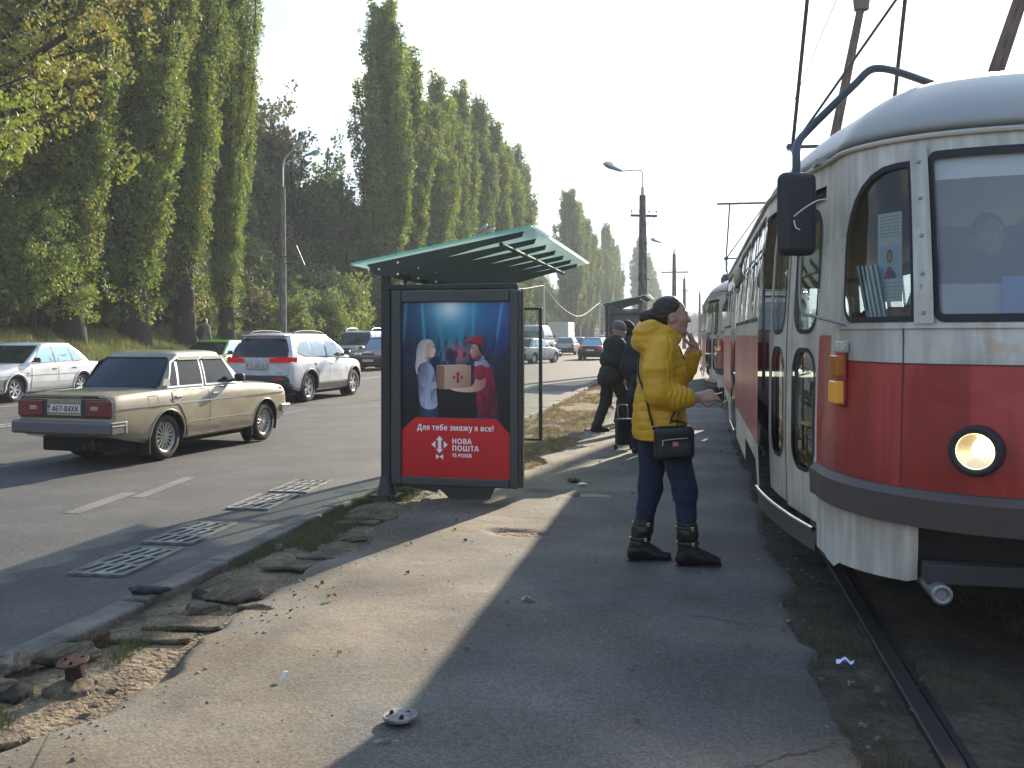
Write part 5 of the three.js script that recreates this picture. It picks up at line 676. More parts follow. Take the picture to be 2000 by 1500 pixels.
// --- beige saloon ---
{
  const beige = paint([0.4, 0.35, 0.235], 0.34, 0.7), grey = M([0.1, 0.1, 0.098], 0.55), s = {
    label: 'beige old saloon with number plate 467-84XK, nearest on the road', L: 4.14, W: 1.61, H: 1.43, xr: 1.06, xf: 3.48, r: 0.298, tw: 0.17, arch: 0.35, wheel: 'many', paint: beige, yb: 0.93, ye: 1.355, b0: 0.98, b1: 2.98, t0: 1.42, t1: 2.5, wb: 0.735, wt: 0.59, bowR: 0.07, bowF: 0.06, bulge: 0.015, tumble: 0.045,
    belt: [[0, 0.88], [0.1, 0.9], [1.0, 0.925], [3.0, 0.92], [3.7, 0.885], [4.05, 0.84], [4.14, 0.81]], deck: [[0, 0.895], [0.12, 0.925], [0.95, 0.95], [1.2, 0.95], [3.0, 0.955], [3.7, 0.915], [4.05, 0.865], [4.14, 0.82]], wid: [[0, 0.95], [0.06, 0.975], [0.6, 0.995], [1.5, 1], [3.2, 0.995], [3.9, 0.965], [4.14, 0.95]],
    bot: [[0, 0.4], [0.3, 0.33], [0.7, 0.25], [3.6, 0.23], [4.14, 0.32]], windows: [[[1.13, 0.955], [1.335, 0.955], [1.385, 1.3], [1.3, 1.27]], [[1.36, 0.955], [1.9, 0.955], [1.92, 1.325], [1.43, 1.325]], [[1.98, 0.955], [2.72, 0.955], [2.5, 1.325], [2.0, 1.325]]],
    doors: [[[1.16, 0.9], [1.97, 0.9], [1.97, 0.3], [1.46, 0.3], [1.42, 0.5], [1.3, 0.68], [1.14, 0.76]], [[1.97, 0.9], [2.82, 0.9], [2.84, 0.6], [2.84, 0.3], [1.97, 0.3]]], handle: trimM, handleY: 0.82, rearGlassMat: M([0.008, 0.009, 0.014], 0.06),
    mould: [[0.12, 4.05, 0.735, 0.018], [1.5, 3.1, 0.47, 0.012, M([0.5, 0.45, 0.33], 0.4)], [1.48, 3.1, 0.35, 0.16, M([0.2, 0.175, 0.125], 0.6)]],
    rearGlass: rrect(-0.94, 0.1, 0.94, 0.93, 0.1, 4),
    extra: (sz, belt, deck, BP, FP) => [
      ['rear_bumper', [bx(0.1, 0.16, 1.62, -0.05, 0.5, 0, 0.03), bx(0.3, 0.16, 0.06, 0.08, 0.5, 0.79, 0.02), bx(0.3, 0.16, 0.06, 0.08, 0.5, -0.79, 0.02)], M([0.13, 0.13, 0.14], 0.45, { metalness: 0.4 })],
      ['bumper_end', [bx(0.24, 0.012, 0.01, 0.06, 0.57, 0.822), bx(0.24, 0.012, 0.01, 0.06, 0.53, 0.822), bx(0.012, 0.13, 0.012, 0.2, 0.495, 0.82)], M([0.55, 0.52, 0.44], 0.4)], ['front_bumper', [bx(0.1, 0.13, 1.58, 4.17, 0.48, 0, 0.03), bx(0.25, 0.12, 0.05, 4.06, 0.48, 0.79, 0.015)], trimM],
      ['light_panel', bx(0.02, 0.23, 1.5, 0.0, 0.73, 0, 0.006), M([0.03, 0.03, 0.03], 0.6)], ['tail_light', bx(0.035, 0.2, 0.42, -0.006, 0.735, 0.56, 0.015), M([0.16, 0.022, 0.02], 0.25, { clearcoat: 0.6 })], ['tail_light', bx(0.035, 0.2, 0.42, -0.006, 0.735, -0.56, 0.015), M([0.16, 0.022, 0.02], 0.25, { clearcoat: 0.6 })],
      ['reversing_light', [bx(0.02, 0.05, 0.12, -0.022, 0.74, 0.5, 0.008), bx(0.02, 0.05, 0.12, -0.022, 0.74, -0.5, 0.008)], M([0.4, 0.3, 0.28], 0.3)], ['plate_surround', bx(0.018, 0.2, 0.56, -0.008, 0.745, 0, 0.006), beige],
      ['number_plate', plateAt(-0.02, 0.735, 0, 0.56, null, -Math.PI / 2), plateM('467-84ХК', true), 'white number plate 467-84XK'], ['boot_lid_seam', [patch([[0.1, -0.7], [0.96, -0.66], [0.96, -0.652], [0.11, -0.69], [0.11, 0.69], [0.96, 0.652], [0.96, 0.66], [0.1, 0.7]], [], (x, z) => { const w = 0.8, f = Math.abs(z) / w; return V(x, lerp(deck(x), belt(x), f > 0.72 ? 0.4 : f * 0.3) + 0.009, z); }, 0.2), bx(0.008, 0.01, 1.4, -0.004, 0.865, 0)], gapM],
      ['boot_badge', bx(0.008, 0.03, 0.26, -0.008, 0.875, 0.42), plasticM], ['boot_lock', rod([-0.014, 0.885, -0.02], [0, 0.885, -0.02], 0.014), trimM], ['pillar_grille', patch([[0.93, 0.97], [1.09, 0.97], [1.1, 1.06], [0.99, 1.06]], [], (x, y) => V(x + 0.08, y, 0.735 - (y - 0.93) * 0.33 + 0.015), 0.1), plasticM],
      ['side_repeater', bx(0.08, 0.05, 0.02, 3.98, 0.8, sz(3.98, 0.8) + 0.004, 0.01), amberLens], ['fuel_flap', patch(rrect(0.66, 0.7, 0.86, 0.86, 0.015, 2), [insetPoly(rrect(0.66, 0.7, 0.86, 0.86, 0.015, 2), 0.006)], BP(1, 0.006), 0.1), gapM],
      ['mud_flap', [bx(0.02, 0.26, 0.2, 0.7, 0.24, 0.68, 0.005), bx(0.02, 0.26, 0.2, 0.7, 0.24, -0.68, 0.005), bx(0.02, 0.2, 0.18, 3.1, 0.22, 0.69, 0.005)], plasticM], ['exhaust_box', [rod([0.1, 0.27, 0.35], [0.75, 0.3, 0.35], 0.055), rod([-0.03, 0.27, 0.35], [0.1, 0.27, 0.35], 0.022)], M([0.06, 0.05, 0.04], 0.8)],
      ['window_visor', [patch([[1.42, 1.3], [1.94, 1.3], [1.94, 1.35], [1.44, 1.35]], [], (x, y) => V(x, y, 0.735 - (y - 0.93) * 0.34 + 0.045), 0.2), patch([[1.99, 1.3], [2.53, 1.3], [2.5, 1.35], [1.99, 1.35]], [], (x, y) => V(x, y, 0.735 - (y - 0.93) * 0.34 + 0.045), 0.2)], plasticM],
      ...[1.06, 3.48].map((w) => ['arch_lip', tube(Array.from({ length: 17 }, (_, k) => { const a = lerp(0, Math.PI, k / 16), x = w + Math.cos(a) * 0.36, y = 0.3 + Math.sin(a) * 0.36; return V(x, y, sz(x, y) + 0.002); }), 0.011, 30, 5), beige]),
      ['headlight', [rod([4.1, 0.7, 0.6], [4.16, 0.7, 0.6], 0.09), rod([4.1, 0.7, -0.6], [4.16, 0.7, -0.6], 0.09)], clearLens], ['boot_lid_edge', bx(0.02, 0.016, 1.36, -0.006, 0.895, 0, 0.006), beige],
    ] };
  s.mx = 2.62; s.my = 1.02; s.rimM = M([0.42, 0.4, 0.36], 0.4, { metalness: 0.7 });
  s.scale = [0.95, 0.955, 0.87]; makeCar(mid(s, -7.07, -12.55, AWAY - 0.11));
}
// --- white crossover ---
{
  const white = paint([0.74, 0.75, 0.78], 0.25, 1), s = {
    label: 'white crossover car with lit red tail lights, ahead of the beige saloon', L: 4.57, W: 1.845, H: 1.68, xr: 0.96, xf: 3.62, r: 0.355, tw: 0.22, arch: 0.41, wheel: 'five', paint: white, yb: 1.06, ye: 1.57, b0: 0.14, b1: 3.5, t0: 0.42, t1: 2.55, wb: 0.83, wt: 0.63, bowR: 0.1, bowF: 0.14, bulge: 0.04, tumble: 0.05, trim: plasticM,
    belt: [[0, 1.06], [0.3, 1.09], [1.2, 1.07], [3.2, 1.0], [3.9, 0.96], [4.35, 0.84], [4.57, 0.7]], deck: [[0, 1.08], [0.3, 1.1], [3.4, 1.07], [3.9, 1.02], [4.35, 0.88], [4.57, 0.72]], wid: [[0, 0.9], [0.1, 0.95], [0.4, 0.985], [1.0, 1], [3.4, 0.995], [4.1, 0.94], [4.57, 0.74]], bot: [[0, 0.42], [0.35, 0.32], [0.6, 0.26], [3.9, 0.24], [4.57, 0.32]],
    windows: [[[0.55, 1.2], [0.98, 1.1], [1.12, 1.1], [1.2, 1.5], [0.72, 1.46], [0.58, 1.33]], [[1.17, 1.1], [2.0, 1.09], [2.02, 1.535], [1.26, 1.51]], [[2.07, 1.09], [3.12, 1.07], [2.62, 1.46], [2.4, 1.53], [2.09, 1.535]]], sideGlass: M([0.2, 0.27, 0.3], 0.05, { metalness: 0.75 }), rearGlassMat: M([0.012, 0.013, 0.014], 0.08),
    doors: [[[1.2, 1.06], [2.04, 1.04], [2.05, 0.46], [1.42, 0.46], [1.4, 0.7], [1.22, 0.9]], [[2.04, 1.04], [3.1, 1.0], [3.14, 0.7], [3.1, 0.46], [2.05, 0.46]]], handle: white, archTrim: plasticM, mould: [[1.42, 3.2, 0.36, 0.14, plasticM], [1.5, 3.15, 0.47, 0.018, trimM]], rearGlass: [[-0.9, 0.14], [0.9, 0.14], [0.94, 0.4], [0.9, 0.86], [0.8, 0.9], [-0.8, 0.9], [-0.9, 0.86], [-0.94, 0.4]],
    extra: (sz, belt, deck, BP, FP) => [
      ['rear_bumper', [bx(0.3, 0.32, 1.66, 0.06, 0.5, 0, 0.1), bx(0.42, 0.26, 0.07, 0.3, 0.5, 0.82, 0.03), bx(0.42, 0.26, 0.07, 0.3, 0.5, -0.82, 0.03)], plasticM], ['bumper_reflector', [bx(0.02, 0.06, 0.26, -0.095, 0.58, 0.6, 0.01), bx(0.02, 0.06, 0.26, -0.095, 0.58, -0.6, 0.01)], redLens],
      ...[1, -1].flatMap((d) => [['tail_light', (() => { const g = patch([[0.3, 1.06], [0.62, 1.12], [0.92, 1.085], [0.9, 0.97], [0.3, 0.97]], [], (q, y) => { const z = Math.min(q, 0.78), w = Math.max(0, q - 0.78); return V(-0.02 - (1 - q * q) * 0.01 + w * 2.6, y, d * (z + w * 0.6 + 0.035)); }, 0.05); return g; })(), redLit], ['chrome_strip', patch([[0.12, 1.06], [0.34, 1.06], [0.36, 1.0], [0.18, 1.0]], [], (q, y) => V(-0.028, y, d * q), 0.1), clearLens]]),
      ['brake_light', bx(0.03, 0.022, 0.3, 0.27, 1.6, 0, 0.006), redLit], ['rear_spoiler', bx(0.28, 0.035, 1.16, 0.4, 1.605, 0, 0.015), white], ['number_plate', plateAt(-0.042, 0.885, 0, 0.52, null, -Math.PI / 2), plateM('АХ 0502 ЕН', true), 'white number plate AX 0502 EH'], ['plate_recess', bx(0.02, 0.15, 0.58, -0.03, 0.885, 0, 0.008), M([0.4, 0.41, 0.42], 0.5)],
      ['tailgate_seam', patch([[-0.8, 0.66], [0.8, 0.66], [0.83, 0.7], [0.83, 0.97], [0.822, 0.97], [0.822, 0.705], [0.795, 0.67], [-0.795, 0.67], [-0.822, 0.705], [-0.822, 0.97], [-0.83, 0.97], [-0.83, 0.7]], [], (q, y) => V(-0.022, y, q), 0.2), gapM], ['badge', [new THREE.TorusGeometry(0.045, 0.007, 6, 20).scale(1.35, 1, 1).rotateY(Math.PI / 2).translate(-0.035, 1.02, 0), bx(0.006, 0.02, 0.14, -0.03, 0.75, -0.62), bx(0.006, 0.022, 0.16, -0.03, 0.74, 0.6)], trimM],
      ['roof_rail', [1, -1].map((d) => tube([[0.62, 1.62, d * 0.59], [0.8, 1.69, d * 0.59], [2.2, 1.69, d * 0.57], [2.4, 1.63, d * 0.57]], 0.016, 20, 6)), plasticM], ['aerial', rod([0.62, 1.66, -0.1], [0.48, 1.86, -0.1], 0.008, 0.003, 6), plasticM], ['rear_wiper', rod([0.1, 1.16, 0.0], [0.18, 1.3, -0.3], 0.01), plasticM],
      ['front_lamp', [1, -1].map((d) => bx(0.4, 0.12, 0.1, 4.2, 0.8, d * 0.74, 0.04, 0, d * 0.5)), clearLens], ['fuel_flap', patch(rrect(0.85, 0.88, 1.02, 1.02, 0.03, 3), [insetPoly(rrect(0.85, 0.88, 1.02, 1.02, 0.03, 3), 0.006)], BP(1, 0.005), 0.1), gapM],
    ] };
  s.my = 1.16; s.mx = 2.98; s.mirrorM = M([0.05, 0.05, 0.055], 0.3); s.scale = [1, 0.97, 0.94]; makeCar(mid(s, -9.72, -23.0, AWAY - 0.05));
}
// --- shared outlines for the other traffic ---
const saloon = (o) => ({ L: 4.2, W: 1.67, H: 1.42, xr: 0.9, xf: 3.38, r: 0.3, tw: 0.18, yb: 0.9, ye: 1.35, b0: 0.5, b1: 3.02, t0: 1.1, t1: 2.25, wb: 0.74, wt: 0.59, belt: [[0, 0.86], [0.2, 0.9], [1.0, 0.92], [3.0, 0.88], [3.6, 0.8], [4.05, 0.7], [4.2, 0.62]], deck: [[0, 0.9], [0.2, 0.94], [1.0, 0.95], [3.0, 0.93], [3.6, 0.85], [4.05, 0.73], [4.2, 0.64]], windows: [[[0.8, 0.96], [1.16, 0.94], [1.22, 1.28], [1.14, 1.28]], [[1.22, 0.94], [1.86, 0.93], [1.88, 1.31], [1.28, 1.31]], [[1.93, 0.93], [2.74, 0.92], [2.32, 1.28], [1.95, 1.31]]], doors: [[[1.12, 0.9], [1.9, 0.89], [1.9, 0.3], [1.36, 0.3], [1.3, 0.55]], [[1.9, 0.89], [2.86, 0.86], [2.9, 0.3], [1.9, 0.3]]], trim: plasticM, ...o });
const lampsOf = (L, W, y, ry, lit) => [['headlight', [1, -1].map((d) => bx(0.12, 0.13, 0.32, L - 0.1, y, d * (W / 2 - 0.27), 0.04, 0, d * 0.25)), clearLens], ['tail_light', bx(0.08, 0.16, 0.26, 0.02, ry, W / 2 - 0.22, 0.03), lit ? redLit : redLens], ['tail_light', bx(0.08, 0.16, 0.26, 0.02, ry, -W / 2 + 0.22, 0.03), lit ? redLit : redLens], ['front_bumper', bx(0.26, 0.26, W * 0.9, L - 0.06, 0.44, 0, 0.08), plasticM], ['rear_bumper', bx(0.22, 0.24, W * 0.93, 0.02, 0.46, 0, 0.08), plasticM], ['grille', bx(0.04, 0.09, 0.6, L - 0.01, y, 0, 0.02), plasticM], ['number_plate', [bx(0.012, 0.11, 0.5, L + 0.075, 0.44, 0), bx(0.012, 0.11, 0.5, -0.1, 0.62, 0)], M([0.6, 0.6, 0.57], 0.5)]];
{ // white old saloon coming the other way
  const white = paint([0.72, 0.74, 0.76], 0.28, 0.9), s = saloon({ label: 'white boxy old saloon coming the other way at the left edge', paint: white, sideGlass: M([0.3, 0.47, 0.6], 0.05, { metalness: 0.7 }), frontGlassMat: M([0.02, 0.025, 0.02], 0.1), wheel: 'seven', mould: [[1.36, 2.9, 0.38, 0.16, M([0.33, 0.34, 0.35], 0.6)], [0.3, 3.9, 0.62, 0.01, gapM]], handle: plasticM, archTrim: white,  // side glass coloured blue for the sky it would reflect
    extra: (sz) => [...lampsOf(4.2, 1.67, 0.66, 0.72).filter((e) => e[0] !== 'front_bumper'), ['front_bumper', [bx(0.4, 0.3, 1.6, 4.02, 0.42, 0, 0.07), bx(0.5, 0.28, 0.06, 3.92, 0.43, 0.78, 0.02), bx(0.5, 0.28, 0.06, 3.92, 0.43, -0.78, 0.02)], plasticM], ['side_repeater', [1, -1].map((d) => bx(0.08, 0.035, 0.02, 2.98, 0.68, d * (sz(2.98, 0.68) + 0.004), 0.008)), amberLens]] });
  s.t0 = 1.05; s.b0 = 0.42; s.my = 0.99; s.scale = [1, 0.98, 1]; makeCar(mid(s, -16.4, -21.4, ONC));
}
{ const g = paint([0.2, 0.5, 0.06], 0.25, 1), s = saloon({ label: 'bright green saloon coming the other way behind the beige saloon', paint: g, wid: [[0, 0.9], [0.4, 1], [3.4, 1], [4.2, 0.8]], sideGlass: skyGlass, extra: () => lampsOf(4.2, 1.67, 0.68, 0.76) }); makeCar(mid(s, -16.25, -30.9, ONC + 0.02)); }
{ const c = paint([0.42, 0.42, 0.41], 0.35, 0.8), s = { label: 'silver off-road estate with roof rails, coming the other way beyond the white crossover', L: 4.6, W: 1.78, H: 1.8, xr: 1.0, xf: 3.7, r: 0.37, tw: 0.22, yb: 1.08, ye: 1.7, b0: 0.08, b1: 3.2, t0: 0.3, t1: 2.7, wb: 0.82, wt: 0.72, belt: [[0, 1.06], [3.2, 1.06], [4.4, 1.0], [4.6, 0.8]], deck: [[0, 1.08], [3.2, 1.1], [4.4, 1.03], [4.6, 0.84]], bot: [[0, 0.45], [4.6, 0.42]], windows: [[[0.4, 1.14], [1.3, 1.14], [1.3, 1.62], [0.5, 1.62]], [[1.4, 1.14], [2.1, 1.14], [2.1, 1.62], [1.4, 1.62]], [[2.2, 1.14], [3.0, 1.14], [2.72, 1.6], [2.2, 1.62]]], doors: [], paint: c, sideGlass: skyGlass, trim: plasticM, extra: () => [...lampsOf(4.6, 1.78, 0.9, 0.9), ['roof_rail', [1, -1].map((d) => tube([[0.5, 1.76, d * 0.66], [0.6, 1.87, d * 0.66], [2.3, 1.87, d * 0.66], [2.45, 1.78, d * 0.66]], 0.025, 16, 6)), M([0.7, 0.7, 0.7], 0.4)]] }; s.my = 1.2; makeCar(mid(s, -16.6, -46.5, ONC + 0.03)); }
{ const c = paint([0.2, 0.075, 0.045], 0.4, 0.7), s = saloon({ label: 'brown red saloon coming the other way, half hidden by the shelter post', paint: c, wid: [[0, 0.9], [0.4, 1], [3.4, 1], [4.2, 0.82]], H: 1.5, ye: 1.42, frontGlassMat: M([0.16, 0.24, 0.3], 0.08, { metalness: 0.6 }), extra: () => lampsOf(4.2, 1.67, 0.72, 0.76) }); makeCar(mid(s, -14.3, -43.3, ONC)); }
const vanS = (o) => ({ L: 5.2, W: 1.95, H: 2.3, xr: 1.05, xf: 4.15, r: 0.34, tw: 0.2, yb: 1.25, ye: 2.12, b0: 0.04, b1: 4.5, t0: 0.18, t1: 3.5, wb: 0.95, wt: 0.82, bulge: 0.05, belt: [[0, 1.24], [4.4, 1.2], [4.9, 1.05], [5.2, 0.8]], deck: [[0, 1.28], [4.4, 1.28], [4.9, 1.1], [5.2, 0.84]], wid: [[0, 0.96], [0.2, 1], [4.6, 0.98], [5.2, 0.84]], bot: [[0, 0.42], [5.2, 0.34]], windows: [[[0.35, 1.32], [1.3, 1.32], [1.3, 1.9], [0.4, 1.9]], [[1.4, 1.32], [2.4, 1.32], [2.4, 1.9], [1.4, 1.9]], [[2.55, 1.32], [3.95, 1.28], [3.4, 1.88], [2.55, 1.9]]], doors: [], rearGlass: rrect(-0.85, 0.12, 0.85, 0.72, 0.06, 3), frontGlass: rrect(-0.92, 0.05, 0.92, 0.72, 0.06, 3), trim: plasticM, far: true, ...o });
{ const s = vanS({ label: 'pale blue high-roofed van coming the other way behind the shelter post', cat: 'van', paint: paint([0.42, 0.52, 0.68], 0.35, 0.7), frontGlassMat: M([0.1, 0.13, 0.15], 0.1, { metalness: 0.4 }), extra: () => lampsOf(5.2, 1.95, 0.85, 0.9) }); s.my = 1.5; makeCar(mid(s, -17.2, -57, ONC)); }
{ const s = saloon({ label: 'silver saloon seen through the shelter glass beside the poster box', paint: paint([0.45, 0.45, 0.43], 0.3, 0.9), sideGlass: M([0.35, 0.45, 0.5], 0.05, { metalness: 0.8 }), wid: [[0, 0.9], [0.4, 1], [3.4, 1], [4.2, 0.82]], wheel: 'seven', extra: () => lampsOf(4.2, 1.67, 0.68, 0.76) }); makeCar(mid(s, -9.1, -54.4, AWAY - 0.35)); }
{ const s = vanS({ label: 'silver minibus driving away, beyond the shelter side glass', cat: 'van', L: 4.9, paint: paint([0.4, 0.42, 0.45], 0.3, 0.8), sideGlass: M([0.4, 0.42, 0.4], 0.1, { metalness: 0.7 }), rearGlassMat: M([0.1, 0.14, 0.16], 0.1, { metalness: 0.4 }), extra: () => lampsOf(5.2, 1.95, 0.85, 0.95, true) }); s.my = 1.5; makeCar(mid(s, -11.2, -68.5, AWAY)); }
const farCar = (label, x, z, col, o = {}) => makeCar(mid(saloon({ label, far: true, paint: paint(col, 0.35, 0.7), sideGlass: M([0.3, 0.36, 0.4], 0.08, { metalness: 0.7 }), rearGlassMat: M([0.12, 0.17, 0.2], 0.1, { metalness: 0.5 }), wid: [[0, 0.92], [0.4, 1], [3.6, 1], [4.2, 0.85]], extra: () => lampsOf(4.2, 1.67, 0.68, 0.74, o.lit), ...o }), x, z, o.turn ?? AWAY));
farCar('white hatchback just ahead of the silver minibus', -10.3, -79, [0.62, 0.6, 0.55], { b0: 0.08, t0: 0.4 });
farCar('cream boxy old saloon driving away, right of the silver minibus', -10.9, -91, [0.6, 0.58, 0.52], { b0: 0.75 });
farCar('pale blue grey estate ahead of the cream saloon', -9.6, -104, [0.4, 0.46, 0.52], { b0: 0.06, t0: 0.25, H: 1.6, ye: 1.52 });
farCar('small light blue car between the truck and the cream saloon', -15.0, -112, [0.42, 0.5, 0.55]);
farCar('black saloon with lit tail lights beside the waiting men', -6.6, -63.6, [0.02, 0.022, 0.022], { lit: true, rearGlassMat: M([0.25, 0.4, 0.45], 0.08, { metalness: 0.6 }) });
farCar('silver car with lit brake light far ahead of the black saloon', -6.6, -118, [0.4, 0.42, 0.45], { lit: true });
makeCar(mid(vanS({ label: 'small white van far off between truck and grey estate', cat: 'van', L: 4.6, H: 1.95, ye: 1.8, paint: paint([0.66, 0.66, 0.62], 0.4, 0.5), extra: () => lampsOf(5.2, 1.95, 0.85, 0.9) }), -10.8, -126, AWAY));
farCar('grey car coming the other way, left of the white hatchback', -13.6, -88, [0.3, 0.32, 0.34], { turn: ONC });
farCar('dark blue saloon coming the other way behind the box poster', -13.4, -64, [0.04, 0.06, 0.1], { turn: ONC });
farCar('white saloon coming the other way beside the silver minibus', -14.0, -76, [0.62, 0.62, 0.6], { turn: ONC });
farCar('dark estate seen over the roof of the black saloon', -8.3, -84, [0.05, 0.055, 0.06], { b0: 0.06, t0: 0.25, lit: true });
farCar('pale car far ahead with sun glinting on its roof', -9.0, -140, [0.6, 0.6, 0.6]);
farCar('grey car far ahead in the right lane', -6.4, -150, [0.25, 0.26, 0.28], { lit: true });
farCar('white car far off on the right beyond the tram stop, nearer one', 2.6, -138, [0.7, 0.7, 0.7]); farCar('white car far off on the right beyond the tram stop, farther one', 5.2, -146, [0.62, 0.64, 0.66]);
{ // box truck
  const t = thing('box_truck', 'white box truck in the distance above the traffic', 'truck', [-15.2, ROADY, -108], AWAY);
  part('cargo_box', bx(5.4, 2.1, 2.3, 2.7, 2.0, 0, 0.04), M([0.66, 0.65, 0.62], 0.6), t); part('cab', [bx(1.5, 1.5, 2.0, 6.4, 1.35, 0, 0.18), bx(0.3, 0.7, 2.0, 7.2, 0.9, 0, 0.1)], M([0.6, 0.52, 0.3], 0.5), t); part('chassis', bx(7, 0.25, 1.2, 3.4, 0.75, 0, 0.02), plasticM, t); for (const x of [1.3, 6.2]) for (const d of [-1, 1]) part('wheel', rod([x, 0.45, d * 0.8], [x, 0.45, d * 1.1], 0.45, 0.45, 18), tyreM, t); part('windscreen', bx(0.04, 0.6, 1.7, 7.16, 1.62, 0, 0.02), carGlass, t);
}
// ---------- people ----------
const skinM = M([0.5, 0.3, 0.22], 0.5), hairM = M([0.028, 0.016, 0.011], 0.5), hairTex = tex(256, (u, v) => 0.5 + (fbm(u * 60, v * 4, 501, 3, 60) - 0.5), false);
hairM.bumpMap = rep(hairTex, 3); hairM.bumpScale = 0.004;
const clothT = tex(256, (u, v) => { const n = fbm(u * 20, v * 20, 511, 4, 20); return 0.85 + (n - 0.5) * 0.35; });
const cloth = (c, rough = 0.85) => M(c, rough, { map: rep(clothT, 2) });
// head of height hh (chin to crown) centred between the ears, facing +x
function headField(c, k = 1, female = true) {
  const q = (x, y, z) => [c[0] + x * k, c[1] + y * k, c[2] + z * k], L = [ell(q(-0.012, 0.028, 0), [0.098 * k, 0.098 * k, 0.077 * k]), ell(q(0.03, -0.035, 0), [0.062 * k, 0.082 * k, 0.06 * k]), ell(q(0.05, -0.093, 0), [0.026 * k, 0.022 * k, 0.027 * k]), cap(q(0.0, -0.075, 0.042), q(0.05, -0.09, 0.015), 0.022 * k, 0.02 * k), cap(q(0.0, -0.075, -0.042), q(0.05, -0.09, -0.015), 0.022 * k, 0.02 * k), ell(q(0.05, -0.02, 0.034), [0.03 * k, 0.028 * k, 0.026 * k]), ell(q(0.05, -0.02, -0.034), [0.03 * k, 0.028 * k, 0.026 * k])];
  const base = blend(L, 0.03 * k), nose = blend([cap(q(0.084, 0.012, 0), q(0.108, -0.026, 0), 0.008 * k, 0.0125 * k), cap(q(0.098, -0.03, -0.01), q(0.098, -0.03, 0.01), 0.008 * k, 0.008 * k)], 0.012 * k), lipU = cap(q(0.0865, -0.054, -0.016), q(0.0865, -0.054, 0.016), 0.0075 * k, 0.0075 * k), lipL = cap(q(0.084, -0.066, -0.014), q(0.084, -0.066, 0.014), 0.0085 * k, 0.0085 * k), brow = cap(q(0.083, 0.022, -0.03), q(0.083, 0.022, 0.03), 0.011 * k, 0.011 * k);
  const eyeL = ell(q(0.09, 0.004, 0.03), [0.014 * k, 0.009 * k, 0.017 * k]), eyeR = ell(q(0.09, 0.004, -0.03), [0.014 * k, 0.009 * k, 0.017 * k]);
  const ear = (s) => { const e = ell(q(-0.012, -0.008, 0.073 * s), [0.02 * k, 0.031 * k, 0.01 * k]), h = ell(q(-0.006, -0.006, 0.083 * s), [0.011 * k, 0.019 * k, 0.007 * k]); return (x, y, z) => Math.max(e(x, y, z), -h(x, y, z)); };
  const e1 = ear(1), e2 = ear(-1);
  return (x, y, z) => { let d = base(x, y, z); d = smin(d, nose(x, y, z), 0.014 * k); d = smin(d, brow(x, y, z), 0.016 * k); d = smin(d, lipU(x, y, z), 0.008 * k); d = smin(d, lipL(x, y, z), 0.008 * k); d = smin(d, e1(x, y, z), 0.008 * k); d = smin(d, e2(x, y, z), 0.008 * k); const g = Math.min(eyeL(x, y, z), eyeR(x, y, z)); return Math.max(d, -g * 0.6 - 0.001 + (g > 0 ? 0 : 0)) ; };
}
// chain of joints [x, y, z, r]
const chain = (J, k = 0.03) => blend(J.slice(1).map((p, i) => cap(J[i].slice(0, 3), p.slice(0, 3), J[i][3], p[3])), k);
const bbox = (J, m) => { const lo = [1e9, 1e9, 1e9], hi = [-1e9, -1e9, -1e9]; for (const p of J) for (let k = 0; k < 3; k++) { lo[k] = Math.min(lo[k], p[k] - p[3] - m); hi[k] = Math.max(hi[k], p[k] + p[3] + m); } return [lo, hi]; };
// a hand: palm and five jointed fingers; frame: origin at the wrist, d along the palm, n out of the back of the hand, curl in radians
function handField(o, d, n, curl, side, k = 1) {
  d = V(...d).normalize(); n = V(...n); n.addScaledVector(d, -n.dot(d)).normalize(); const s = d.clone().cross(n).multiplyScalar(side), W = V(...o), at = (a, b, c) => W.clone().addScaledVector(d, a * k).addScaledVector(s, b * k).addScaledVector(n, c * k), F = [], all = [];
  const add = (pts, r0, r1) => { for (let i = 0; i < pts.length - 1; i++) { const ra = lerp(r0, r1, i / (pts.length - 1)) * k, rb = lerp(r0, r1, (i + 1) / (pts.length - 1)) * k; F.push(cap(pts[i].toArray(), pts[i + 1].toArray(), ra, rb)); all.push([...pts[i].toArray(), ra], [...pts[i + 1].toArray(), rb]); } };
  const palm = []; for (const b of [-0.028, -0.01, 0.01, 0.028]) { const q = [at(0.0, b * 0.6, 0), at(0.082, b, 0)]; palm.push(cap(q[0].toArray(), q[1].toArray(), 0.015 * k, 0.013 * k)); all.push([...q[0].toArray(), 0.02], [...q[1].toArray(), 0.02]); }
  const pf = blend(palm, 0.015), fingers = [];
  [[0.03, 0.066, 1.0], [0.0105, 0.076, 0.95], [-0.0105, 0.07, 1.05], [-0.029, 0.054, 1.15]].forEach(([b, len, cf], i) => { const c0 = (Array.isArray(curl) ? curl[i] : curl) * cf, seg = [0.45, 0.3, 0.25]; let p = at(0.08, b, 0), ang = c0 * 0.55; const pts = [at(0.06, b * 0.9, 0), p.clone()]; for (const q of seg) { p = p.clone().addScaledVector(d, Math.cos(ang) * len * q * k).addScaledVector(n, -Math.sin(ang) * len * q * k); pts.push(p.clone()); ang += c0 * 0.75; } const b0 = F.length; add(pts, 0.0092, 0.0072); fingers.push(blend(F.slice(b0), 0.006)); });
  { const tc = Array.isArray(curl) ? curl[4] : 0.5; const pts = [at(0.012, 0.026, -0.004), at(0.04, 0.052, -0.012 - tc * 0.012), at(0.066, 0.06 - tc * 0.02, -0.02 - tc * 0.02), at(0.088, 0.058 - tc * 0.03, -0.026 - tc * 0.026)]; const b0 = F.length; add(pts, 0.0125, 0.0085); fingers.push(blend(F.slice(b0), 0.008)); }
  const f = (x, y, z) => { let v = pf(x, y, z); for (const g of fingers) v = smin(v, g(x, y, z), 0.007); return v; };
  return { f, box: bbox(all, 0.01) };
}
const world3 = (g, m) => g;
